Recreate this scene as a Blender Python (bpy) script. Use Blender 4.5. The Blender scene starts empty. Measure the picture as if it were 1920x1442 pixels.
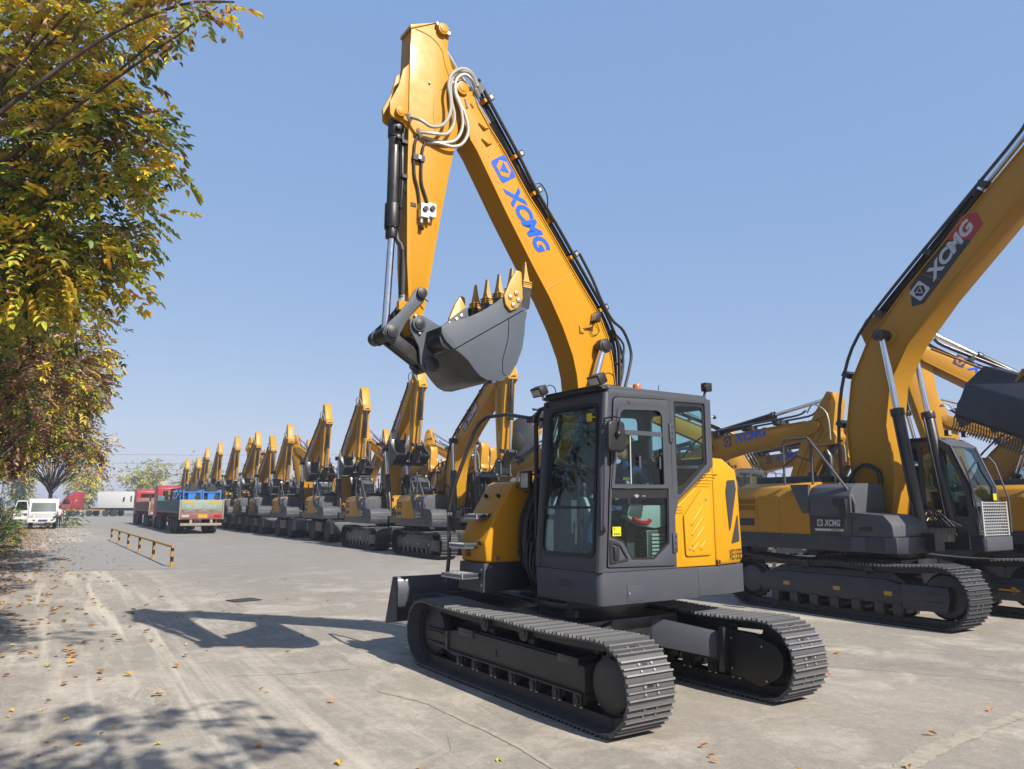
import bpy, bmesh, math, random
from mathutils import Vector, Matrix
from mathutils.geometry import delaunay_2d_cdt
random.seed(7)
SC = bpy.context.scene
COL = SC.collection
R = math.radians
PI = math.pi

# ------------------------------------------------------------------ materials
MATS = {}
def new_mat(name):
    m = bpy.data.materials.new(name); m.use_nodes = True
    nt = m.node_tree
    for n in list(nt.nodes): nt.nodes.remove(n)
    out = nt.nodes.new('ShaderNodeOutputMaterial')
    MATS[name] = m
    return m, nt, out
def N(nt, typ, **kw):
    n = nt.nodes.new(typ)
    for k, v in kw.items():
        if k.startswith('i_'): n.inputs[k[2:].replace('_', ' ')].default_value = v
        else: setattr(n, k, v)
    return n
def rgba(c): return (c[0], c[1], c[2], 1.0)
def ramp(nt, stops):
    r = nt.nodes.new('ShaderNodeValToRGB')
    el = r.color_ramp.elements
    while len(el) < len(stops): el.new(0.5)
    for e, (p, c) in zip(el, stops): e.position = p; e.color = rgba(c)
    return r
def mix(nt, a, b, fac, mode='MIX'):
    n = nt.nodes.new('ShaderNodeMix'); n.data_type = 'RGBA'; n.blend_type = mode
    for s, v in ((6, a), (7, b), (0, fac)):
        if hasattr(v, 'is_output'): nt.links.new(v, n.inputs[s])
        elif s == 0: n.inputs[0].default_value = v
        else: n.inputs[s].default_value = rgba(v)
    return n.outputs[2]

def paint(name, col, rough=0.35, metal=0.0, dirt=0.12, dirtcol=(0.23, 0.2, 0.16), scale=3.0, coat=0.0, bump=0.0, spec=0.5, objrand=0.0):
    if metal < .3: col = tuple(c * ALB for c in col); dirtcol = tuple(c * ALB for c in dirtcol)
    m, nt, out = new_mat(name)
    b = N(nt, 'ShaderNodeBsdfPrincipled')
    tc = N(nt, 'ShaderNodeTexCoord')
    n1 = N(nt, 'ShaderNodeTexNoise', i_Scale=scale, i_Detail=6.0, i_Roughness=0.65)
    nt.links.new(tc.outputs['Object'], n1.inputs['Vector'])
    r1 = ramp(nt, [(0.45, (0, 0, 0)), (0.75, (1, 1, 1))])
    nt.links.new(n1.outputs['Fac'], r1.inputs['Fac'])
    mul = N(nt, 'ShaderNodeMath', operation='MULTIPLY'); mul.inputs[1].default_value = dirt
    nt.links.new(r1.outputs['Color'], mul.inputs[0])
    c = mix(nt, col, dirtcol, mul.outputs[0])
    if objrand:
        oi = N(nt, 'ShaderNodeObjectInfo')
        mr = N(nt, 'ShaderNodeMapRange'); mr.inputs[3].default_value = 1 - objrand; mr.inputs[4].default_value = 1 + objrand * .5
        nt.links.new(oi.outputs['Random'], mr.inputs[0])
        hs = N(nt, 'ShaderNodeHueSaturation'); nt.links.new(mr.outputs[0], hs.inputs['Value']); nt.links.new(c, hs.inputs['Color']); c = hs.outputs[0]
    nt.links.new(c, b.inputs['Base Color'])
    n2 = N(nt, 'ShaderNodeTexNoise', i_Scale=scale * 4, i_Detail=4.0)
    nt.links.new(tc.outputs['Object'], n2.inputs['Vector'])
    mr = N(nt, 'ShaderNodeMapRange'); mr.inputs[3].default_value = max(0.02, rough - .08); mr.inputs[4].default_value = min(1, rough + .12)
    nt.links.new(n2.outputs['Fac'], mr.inputs[0]); nt.links.new(mr.outputs[0], b.inputs['Roughness'])
    b.inputs['Metallic'].default_value = metal
    b.inputs['Specular IOR Level'].default_value = spec
    b.inputs['Coat Weight'].default_value = coat
    b.inputs['Coat Roughness'].default_value = 0.12
    if bump:
        bp = N(nt, 'ShaderNodeBump'); bp.inputs['Strength'].default_value = bump; bp.inputs['Distance'].default_value = .004
        n3 = N(nt, 'ShaderNodeTexNoise', i_Scale=70.0, i_Detail=3.0)
        nt.links.new(tc.outputs['Object'], n3.inputs['Vector']); nt.links.new(n3.outputs['Fac'], bp.inputs['Height'])
        nt.links.new(bp.outputs[0], b.inputs['Normal'])
    nt.links.new(b.outputs[0], out.inputs[0])
    return m

ALB = .52            # the scene is exposed up; true paint albedos are a little lower
YEL = (0.77, 0.355, 0.008)
paint('yellow', YEL, .42, dirt=.10, dirtcol=(.55, .32, .06), coat=.04, spec=.22)
paint('yellow_hot', (0.83, 0.405, 0.004), .42, dirt=.05, dirtcol=(.6, .36, .05), coat=.05, spec=.22)
paint('yellow_fleet', (0.73, 0.35, 0.014), .42, dirt=.25, dirtcol=(.42, .26, .09), objrand=.2, spec=.3)
paint('grey', (0.088, 0.095, 0.118), .45, dirt=.16, dirtcol=(.15, .145, .14), coat=.05, spec=.25)
paint('grey_bucket', (0.125, 0.146, 0.182), .5, dirt=.14, dirtcol=(.2, .2, .2), coat=.0, spec=.18)
paint('grey_fleet', (0.105, 0.112, 0.132), .5, dirt=.25, spec=.3)
paint('dark', (0.018, 0.018, 0.022), .38, dirt=.2, coat=.1)
paint('navy', (0.03, 0.036, 0.055), .4, dirt=.15)
paint('black', (0.008, 0.008, 0.009), .45, dirt=.1, dirtcol=(.06, .055, .05))
paint('groove', (0.012, 0.013, 0.016), .9, spec=.05)
paint('rubber', (0.014, 0.014, 0.016), .55, dirt=.1, dirtcol=(.05, .045, .04), bump=.2)
paint('tyre', (0.022, 0.021, 0.020), .8, dirt=.5, dirtcol=(.12, .10, .08), bump=.3)
paint('frame_brown', (0.044, 0.039, 0.036), .5, dirt=.45, dirtcol=(.10, .078, .062), bump=.15)
paint('track_steel', (0.125, 0.13, 0.142), .45, metal=.15, dirt=.4, dirtcol=(.13, .115, .10), bump=.3)
paint('track_fleet', (0.05, 0.052, 0.062), .5, metal=.25, dirt=.3, dirtcol=(.12, .105, .09), bump=.2)
paint('grouser', (0.25, 0.225, 0.21), .38, metal=.5, dirt=.6, dirtcol=(.13, .10, .085), scale=9, bump=.3)
paint('link', (0.036, 0.033, 0.031), .55, dirt=.5, dirtcol=(.11, .09, .07))
paint('chrome', (0.72, 0.73, 0.76), .12, metal=1.0, dirt=.03)
paint('steel', (0.55, 0.55, 0.56), .3, metal=.9, dirt=.1)
paint('hose_grey', (0.33, 0.32, 0.28), .4, metal=.3, dirt=.1)
paint('tooth_yellow', (0.80, 0.44, 0.055), .45, dirt=.3, dirtcol=(.25, .15, .06), scale=9)
paint('white', (0.78, 0.78, 0.76), .4, dirt=.15, dirtcol=(.4, .37, .33))
paint('white_box', (0.84, 0.84, 0.82), .45, dirt=.10, dirtcol=(.6, .57, .5))
paint('red_truck', (0.50, 0.035, 0.045), .4, dirt=.3, dirtcol=(.35, .2, .17))
paint('red_faded', (0.30, 0.085, 0.085), .6, dirt=.6, dirtcol=(.28, .2, .17))
paint('teal', (0.055, 0.17, 0.19), .6, dirt=.5, dirtcol=(.15, .16, .15))
paint('pale_green', (0.30, 0.42, 0.36), .6, dirt=.5, dirtcol=(.4, .38, .32))
paint('beige', (0.40, 0.33, 0.25), .7, dirt=.5, dirtcol=(.22, .17, .13))
paint('blue', (0.015, 0.22, 0.72), .45, dirt=.1)
paint('decal_blue', (0.012, 0.15, 0.95), .3, dirt=.02)
paint('decal_navy', (0.06, 0.045, 0.20), .35, dirt=.05)
paint('decal_white', (0.75, 0.76, 0.78), .35, dirt=.03)
paint('decal_red', (0.55, 0.02, 0.035), .35, dirt=.03)
paint('decal_black', (0.018, 0.018, 0.02), .35, dirt=.03)
paint('sticker', (0.85, 0.72, 0.02), .35, dirt=.05)
paint('sticker_amber', (0.75, 0.42, 0.02), .4, dirt=.05)
paint('amber', (0.85, 0.20, 0.01), .2, dirt=.02, coat=.5)
paint('lens', (0.55, 0.55, 0.50), .2, dirt=.1, coat=.4)
paint('seat_fabric', (0.03, 0.032, 0.036), .8, dirt=.1)
paint('interior', (0.055, 0.057, 0.060), .6, dirt=.1)
paint('console_pale', (0.42, 0.46, 0.43), .5, dirt=.1)
paint('red_plastic', (0.62, 0.012, 0.02), .7, dirt=.0, spec=.05)
paint('skin', (0.52, 0.30, 0.21), .5, dirt=.1, dirtcol=(.45, .2, .15))
paint('hair', (0.012, 0.010, 0.009), .5)
paint('blue_cloth', (0.018, 0.055, 0.165), .85, dirt=.3, dirtcol=(.03, .08, .2), scale=12, bump=.4)
paint('helmet', (0.80, 0.62, 0.02), .25, dirt=.02)
paint('glove', (0.45, 0.45, 0.36), .8, dirt=.2)
paint('white_cloth', (0.68, 0.69, 0.70), .85, dirt=.1)
paint('galv', (0.42, 0.43, 0.44), .45, metal=.4, dirt=.2)
paint('bark', (0.10, 0.072, 0.05), .85, dirt=.6, dirtcol=(.05, .04, .03), scale=14, bump=.6)
paint('iron', (0.05, 0.048, 0.045), .6, dirt=.5, dirtcol=(.16, .14, .12), scale=20)
paint('barrier_yellow', (0.62, 0.33, 0.02), .55, dirt=.4, dirtcol=(.3, .2, .1), scale=8)
paint('vent_dark', (0.035, 0.04, 0.05), .6, dirt=.4, dirtcol=(.10, .075, .06), scale=5)
paint('wood', (0.25, 0.14, 0.07), .7, dirt=.4)
paint('warehouse', (0.50, 0.52, 0.54), .7, dirt=.2)

def glass(name, tint, gloss=1.0):
    m, nt, out = new_mat(name)
    t = N(nt, 'ShaderNodeBsdfTransparent'); t.inputs[0].default_value = rgba(tint)
    g = N(nt, 'ShaderNodeBsdfGlossy'); g.inputs['Roughness'].default_value = 0.02
    lw = N(nt, 'ShaderNodeLayerWeight'); lw.inputs[0].default_value = .5
    pw = N(nt, 'ShaderNodeMath', operation='POWER'); pw.inputs[1].default_value = 4.0; nt.links.new(lw.outputs['Facing'], pw.inputs[0])
    ml = N(nt, 'ShaderNodeMath', operation='MULTIPLY_ADD'); ml.inputs[1].default_value = .7 * gloss; ml.inputs[2].default_value = .025 * gloss
    nt.links.new(pw.outputs[0], ml.inputs[0])
    mx = N(nt, 'ShaderNodeMixShader')
    nt.links.new(ml.outputs[0], mx.inputs[0]); nt.links.new(t.outputs[0], mx.inputs[1]); nt.links.new(g.outputs[0], mx.inputs[2])
    nt.links.new(mx.outputs[0], out.inputs[0])
glass('glass', (0.80, 0.91, 0.90), 1.0)
glass('glass_dark', (0.42, 0.46, 0.46), 1.2)
glass('glass_fleet', (0.64, 0.75, 0.76), 1.8)

# ------------------------------------------------------------------ mesh builder
def fillet(pts, rad, n=5):
    """round the corners of a closed polygon; rad a number or list"""
    o = []; L = len(pts)
    for i, p in enumerate(pts):
        r = rad[i] if isinstance(rad, (list, tuple)) else rad
        p = Vector(p); a = Vector(pts[i - 1]); b = Vector(pts[(i + 1) % L])
        if r <= 0: o.append(tuple(p)); continue
        da = (a - p); db = (b - p); la, lb = da.length, db.length
        da.normalize(); db.normalize()
        ang = da.angle(db)
        if ang > PI - .05: o.append(tuple(p)); continue
        t = min(r / math.tan(ang / 2), la * .48, lb * .48)
        p0 = p + da * t; p1 = p + db * t
        for k in range(n + 1):
            s = k / n
            q = p0 * (1 - s) ** 2 + p * 2 * s * (1 - s) + p1 * s * s
            o.append(tuple(q))
    return o
def smooth_path(pts, n=6):
    P = [Vector(p) for p in pts]
    if len(P) < 3: return P
    o = []
    for i in range(len(P) - 1):
        p0 = P[max(i - 1, 0)]; p1 = P[i]; p2 = P[i + 1]; p3 = P[min(i + 2, len(P) - 1)]
        for k in range(n):
            t = k / n
            o.append(.5 * ((2 * p1) + (p2 - p0) * t + (2 * p0 - 5 * p1 + 4 * p2 - p3) * t * t + (3 * p1 - p0 - 3 * p2 + p3) * t ** 3))
    o.append(P[-1]); return o

class MB:
    def __init__(s): s.v = []; s.f = []; s.m = []; s.mats = []
    def mi(s, m):
        if m not in s.mats: s.mats.append(m)
        return s.mats.index(m)
    def add(s, vs, fs, m):
        o = len(s.v); k = s.mi(m)
        s.v.extend([tuple(v) for v in vs])
        for f in fs: s.f.append([i + o for i in f]); s.m.append(k)
        return s
    def box(s, x0, x1, y0, y1, z0, z1, m, M=None):
        vs = [Vector((x, y, z)) for x in (x0, x1) for y in (y0, y1) for z in (z0, z1)]
        if M is not None: vs = [M @ v for v in vs]
        return s.add(vs, [(0, 1, 3, 2), (4, 6, 7, 5), (0, 4, 5, 1), (2, 3, 7, 6), (0, 2, 6, 4), (1, 5, 7, 3)], m)
    def prism(s, poly, a0, a1, m, ax='y', M=None):
        """polygon extruded along an axis; poly in the two other axes: y->(x,z) x->(y,z) z->(x,y)"""
        n = len(poly)
        def P(p, a):
            if ax == 'y': v = Vector((p[0], a, p[1]))
            elif ax == 'x': v = Vector((a, p[0], p[1]))
            else: v = Vector((p[0], p[1], a))
            return M @ v if M is not None else v
        vs = [P(p, a0) for p in poly] + [P(p, a1) for p in poly]
        fs = [list(range(n)), list(range(2 * n - 1, n - 1, -1))]
        for i in range(n):
            j = (i + 1) % n; fs.append((i, i + n, j + n, j))
        return s.add(vs, fs, m)
    def holes(s, outer, holes, a0, a1, m, ax='y', M=None):
        """plate with holes"""
        allv = []; ed = []; loops = []
        for lp in [outer] + holes:
            o = len(allv); allv += [Vector((p[0], p[1])) for p in lp]; loops.append(len(lp))
            ed += [(o + i, o + (i + 1) % len(lp)) for i in range(len(lp))]
        def inside(p, lp):
            c = False; k = len(lp) - 1
            for i in range(len(lp)):
                a, b = lp[i], lp[k]
                if (a[1] > p[1]) != (b[1] > p[1]) and p[0] < (b[0] - a[0]) * (p[1] - a[1]) / (b[1] - a[1]) + a[0]: c = not c
                k = i
            return c
        res = delaunay_2d_cdt(allv, ed, [], 0, 1e-7)
        pts = [(v.x, v.y) for v in allv]; back = [q[0] if q else 0 for q in res[3]]
        tris = []
        for f in res[2]:
            t = [back[i] for i in f]; c = (sum(pts[i][0] for i in t) / 3, sum(pts[i][1] for i in t) / 3)
            if len(set(t)) == 3 and inside(c, outer) and not any(inside(c, h) for h in holes): tris.append(t)
        n = len(pts)
        def P(p, a):
            if ax == 'y': v = Vector((p[0], a, p[1]))
            elif ax == 'x': v = Vector((a, p[0], p[1]))
            else: v = Vector((p[0], p[1], a))
            return M @ v if M is not None else v
        vs = [P(p, a0) for p in pts] + [P(p, a1) for p in pts]
        fs = [t for t in tris] + [[i + n for i in reversed(t)] for t in tris]
        o = 0
        for L in loops:
            for i in range(L):
                a = o + i; b = o + (i + 1) % L; fs.append((a, a + n, b + n, b))
            o += L
        return s.add(vs, fs, m)
    def cyl(s, p0, p1, r0, m, r1=None, n=14, caps=True):
        p0 = Vector(p0); p1 = Vector(p1); r1 = r0 if r1 is None else r1
        d = (p1 - p0).normalized(); u = d.orthogonal().normalized(); w = d.cross(u)
        vs = []
        for p, r in ((p0, r0), (p1, r1)):
            for i in range(n):
                a = 2 * PI * i / n; vs.append(p + u * (r * math.cos(a)) + w * (r * math.sin(a)))
        fs = [(i, (i + 1) % n, (i + 1) % n + n, i + n) for i in range(n)]
        if caps: fs += [list(range(n - 1, -1, -1)), list(range(n, 2 * n))]
        return s.add(vs, fs, m)
    def tube(s, pts, r, m, n=8, smooth=0, caps=True):
        P = smooth_path(pts, smooth) if smooth else [Vector(p) for p in pts]
        vs = []; u = None
        for i, p in enumerate(P):
            a = P[max(i - 1, 0)]; b = P[min(i + 1, len(P) - 1)]
            d = (b - a)
            if d.length < 1e-9: d = Vector((0, 0, 1))
            d.normalize()
            if u is None: u = d.orthogonal().normalized()
            u = (u - d * u.dot(d))
            if u.length < 1e-6: u = d.orthogonal()
            u.normalize(); w = d.cross(u)
            rr = r(i / (len(P) - 1)) if callable(r) else r
            for k in range(n):
                t = 2 * PI * k / n; vs.append(p + u * (rr * math.cos(t)) + w * (rr * math.sin(t)))
        fs = []
        for i in range(len(P) - 1):
            for k in range(n):
                k2 = (k + 1) % n; fs.append((i * n + k, i * n + k2, (i + 1) * n + k2, (i + 1) * n + k))
        if caps: fs += [list(range(n - 1, -1, -1)), list(range((len(P) - 1) * n, len(P) * n))]
        return s.add(vs, fs, m)
    def lathe(s, prof, c, axis, m, n=24):
        """prof list of (r, h) along axis"""
        c = Vector(c); d = Vector(axis).normalized(); u = d.orthogonal().normalized(); w = d.cross(u)
        vs = []
        for r, h in prof:
            for i in range(n):
                a = 2 * PI * i / n; vs.append(c + d * h + u * (r * math.cos(a)) + w * (r * math.sin(a)))
        fs = []
        for j in range(len(prof) - 1):
            for i in range(n):
                i2 = (i + 1) % n; fs.append((j * n + i, j * n + i2, (j + 1) * n + i2, (j + 1) * n + i))
        fs += [list(range(n - 1, -1, -1)), list(range((len(prof) - 1) * n, len(prof) * n))]
        return s.add(vs, fs, m)
    def ball(s, c, r, m, n=10, sc=(1, 1, 1)):
        c = Vector(c); prof = []
        vs = []; fs = []; k = n // 2 + 1
        for j in range(k):
            th = PI * j / (k - 1)
            for i in range(n):
                a = 2 * PI * i / n
                vs.append(c + Vector((r * sc[0] * math.sin(th) * math.cos(a), r * sc[1] * math.sin(th) * math.sin(a), r * sc[2] * math.cos(th))))
        for j in range(k - 1):
            for i in range(n):
                i2 = (i + 1) % n; fs.append((j * n + i, (j + 1) * n + i, (j + 1) * n + i2, j * n + i2))
        return s.add(vs, fs, m)
    def mesh(s, name, bevel=0.0, segs=2, smooth=35, M=None):
        me = bpy.data.meshes.new(name)
        bm = bmesh.new()
        vv = [bm.verts.new(v if M is None else M @ Vector(v)) for v in s.v]
        for f, k in zip(s.f, s.m):
            try:
                fc = bm.faces.new([vv[i] for i in f]); fc.material_index = k
            except ValueError: pass
        bmesh.ops.remove_doubles(bm, verts=bm.verts[:], dist=1e-6)
        dg = [e for e in bm.edges if e.calc_length() < 1e-5]
        bmesh.ops.recalc_face_normals(bm, faces=bm.faces[:])
        if bevel:
            es = [e for e in bm.edges if len(e.link_faces) == 2 and e.calc_face_angle(0) > R(32)]
            try: bmesh.ops.bevel(bm, geom=es, offset=bevel, segments=segs, profile=.5, affect='EDGES', clamp_overlap=True)
            except Exception: pass
        bm.to_mesh(me); bm.free()
        for k in s.mats: me.materials.append(MATS[k])
        if smooth:
            me.polygons.foreach_set('use_smooth', [True] * len(me.polygons))
            me.set_sharp_from_angle(angle=R(smooth))
        return me
    def build(s, name, parent=None, bevel=0.0, segs=2, smooth=35, **kw):
        o = bpy.data.objects.new(name, s.mesh(name, bevel, segs, smooth))
        COL.objects.link(o)
        if parent: o.parent = parent
        tag(o, **kw)
        return o

def tag(o, label=None, cat=None, group=None, kind=None):
    if label: o['label'] = label
    if cat: o['category'] = cat
    if group: o['group'] = group
    if kind: o['kind'] = kind
    return o
def empty(name, loc=(0, 0, 0), rz=0, parent=None, **kw):
    o = bpy.data.objects.new(name, None); COL.objects.link(o)
    o.location = loc; o.rotation_euler = (0, 0, rz); o.empty_display_size = .3
    if parent: o.parent = parent
    return tag(o, **kw)
def copy_tree(o, parent=None):
    c = o.copy(); COL.objects.link(c)
    if parent: c.parent = parent
    for ch in list(o.children): copy_tree(ch, c)
    return c

# ------------------------------------------------------------------ lettering
_txt = {}
def text_geo(txt, bold=.0, shear=0.0):
    key = (txt, bold, shear)
    if key in _txt: return _txt[key]
    cu = bpy.data.curves.new('t', 'FONT'); cu.body = txt; cu.offset = bold; cu.shear = shear; cu.resolution_u = 3
    ob = bpy.data.objects.new('t', cu); COL.objects.link(ob)
    bpy.context.view_layer.update()
    me = bpy.data.meshes.new_from_object(ob.evaluated_get(bpy.context.evaluated_depsgraph_get()))
    vs = [(v.co.x, v.co.y) for v in me.vertices]; fs = [list(p.vertices) for p in me.polygons]
    bpy.data.objects.remove(ob); bpy.data.curves.remove(cu); bpy.data.meshes.remove(me)
    x0 = min(v[0] for v in vs); x1 = max(v[0] for v in vs); y0 = min(v[1] for v in vs); y1 = max(v[1] for v in vs)
    vs = [((x - x0) / (x1 - x0), (y - y0) / (y1 - y0)) for x, y in vs]
    _txt[key] = (vs, fs); return _txt[key]
def put_text(mb, txt, O, U, V, m, bold=.02, shear=.0, mapf=None):
    """text filling the parallelogram O, O+U, O+V"""
    O = Vector(O); U = Vector(U); V = Vector(V)
    vs, fs = text_geo(txt, bold, shear)
    mb.add([O + U * x + V * y for x, y in vs], fs, m)
def put_poly(mb, pts, O, U, V, m):
    O = Vector(O); U = Vector(U); V = Vector(V)
    mb.add([O + U * x + V * y for x, y in pts], [list(range(len(pts)))], m)
def put_holes(mb, outer, holes, O, U, V, m):
    O = Vector(O); U = Vector(U); V = Vector(V)
    t = MB(); t.holes(outer, holes, 0, 0, m, ax='z')
    k = len(t.v) // 2; nt_ = [f for f in t.f if len(f) == 3 and max(f) < k]
    mb.add([O + U * v[0] + V * v[1] for v in t.v[:k]], nt_, m)
HEX = [(.5 + .40 * math.cos(PI / 6 + i * PI / 3), .5 + .40 * math.sin(PI / 6 + i * PI / 3)) for i in range(6)]
def emblem(mb, O, U, V, msq, mring, lift):
    """rounded square with a hexagonal ring and a triangle in it"""
    L = Vector(lift)
    put_poly(mb, fillet([(0, 0), (1, 0), (1, 1), (0, 1)], .14, 4), O, U, V, msq)
    hexr = [(.5 + (y - .5) * 1.0, .5 + (x - .5) * 1.0) for x, y in HEX]
    put_poly(mb, hexr, Vector(O) + L, U, V, mring)
    put_poly(mb, [(.24, .665), (.5, .215), (.76, .665)], Vector(O) + L * 2, U, V, msq)
    put_poly(mb, [(.33, .615), (.5, .325), (.67, .615)], Vector(O) + L * 3, U, V, mring) if mring == 'decal_black' else None
# ------------------------------------------------------------------ tracks
def track_path(L, Rr, sag=.02, lift=.0):
    """closed polyline of the track's outer plate surface, counter-clockwise seen from -y, (x,z)"""
    P = []
    nb = 40
    for i in range(nb): P.append((L / 2 - L * i / nb, lift))
    for i in range(24):
        a = -PI / 2 - PI * i / 24; P.append((-L / 2 + (Rr - lift) * math.cos(a), Rr + (Rr - lift) * math.sin(a)))
    for i in range(nb):
        u = i / nb; P.append((-L / 2 + L * u, 2 * Rr - lift - sag * abs(math.sin(u * PI * 2)) - sag * .6 * math.sin(u * PI)))
    for i in range(24):
        a = PI / 2 - PI * i / 24; P.append((L / 2 + (Rr - lift) * math.cos(a), Rr + (Rr - lift) * math.sin(a)))
    return P
def belt(L, Rr, w, pitch, mshoe, mtip, mlink, detail=True, h=.024, sag=.02):
    mb = MB(); P = [Vector((x, 0, z)) for x, z in track_path(L, Rr, sag, h)]
    seg = []; tot = 0
    for i in range(len(P)):
        d = (P[(i + 1) % len(P)] - P[i]).length; seg.append((tot, d)); tot += d
    n = round(tot / pitch); pt = tot / n
    def at(s):
        s %= tot
        for i, (a, d) in enumerate(seg):
            if s < a + d or i == len(seg) - 1:
                return P[i].lerp(P[(i + 1) % len(P)], (s - a) / d)
    Y = Vector((0, 1, 0)); hw = w / 2
    for k in range(n):
        c0 = at(k * pt - pt * .5); c1 = at(k * pt + pt * .5)
        t = (c1 - c0).normalized(); nn = Vector((t.z, 0, -t.x)) * -1
        c = (c0 + c1) / 2
        cen = Vector((0, 0, Rr))
        # outward = away from the loop's inside
        if nn.dot(c - Vector((max(-L / 2, min(L / 2, c.x)), 0, Rr))) < 0: nn = -nn
        q = pt * .5
        def T(s_, h_, y_): return c + t * s_ + nn * h_ + Y * y_
        prof = [(-q * .97, -.014), (q * .97, -.014), (q * .99, 0), (q * .62, 0), (q * .52, h), (q * .36, h), (q * .26, .0),
                (-q * .1, 0), (-q * .18, h * .92), (-q * .3, h * .92), (-q * .38, 0), (-q * .72, 0), (-q * .80, h), (-q * .95, h)] if detail else \
               [(-q * .96, -.012), (q * .96, -.012), (q * .96, 0), (q * .5, 0), (q * .4, h), (q * .2, h), (q * .1, 0), (-q * .55, 0), (-q * .65, h), (-q * .9, h)]
        m = len(prof)
        wy = hw * random.uniform(.985, 1.01) if detail else hw
        vs = [T(s_, h_, -wy) for s_, h_ in prof] + [T(s_, h_, wy) for s_, h_ in prof]
        fs = [list(range(m)), list(range(2 * m - 1, m - 1, -1))]; tips = []
        for i in range(m):
            j = (i + 1) % m
            tip = prof[i][1] >= h * .9 and prof[j][1] >= h * .9
            (tips if tip else fs).append((i, i + m, j + m, j))
        mb.add(vs, fs, mshoe); o = len(mb.v) - len(vs); kk = mb.mi(mtip)
        for f in tips: mb.f.append([i + o for i in f]); mb.m.append(kk)
        for y in (-.075, .075) if detail else (-.09, .09):
            e = .018
            vs = [T(a, b, y + g) for a in (-q * 1.05, q * 1.05) for g in (-e, e) for b in (-.10, -.014)]
            mb.add(vs, [(0, 1, 3, 2), (4, 6, 7, 5), (0, 4, 5, 1), (2, 3, 7, 6), (0, 2, 6, 4), (1, 5, 7, 3)], mlink)
        if detail:
            for s_, in ((q * .02 + q * .09,), (-q * .55,)):
                for y in (-.066, .066):
                    mb.cyl(T(s_, 0, y), T(s_, .012, y), .011, 'steel' if k % 3 else mtip, n=6)
            vs = [T(a, b, y) for a in (q * .0, q * .22) for y in (-.026, .026) for b in (-.001, .003)]
            mb.add(vs, [(0, 1, 3, 2), (4, 6, 7, 5), (0, 4, 5, 1), (2, 3, 7, 6), (0, 2, 6, 4), (1, 5, 7, 3)], 'black')
    return mb

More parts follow.
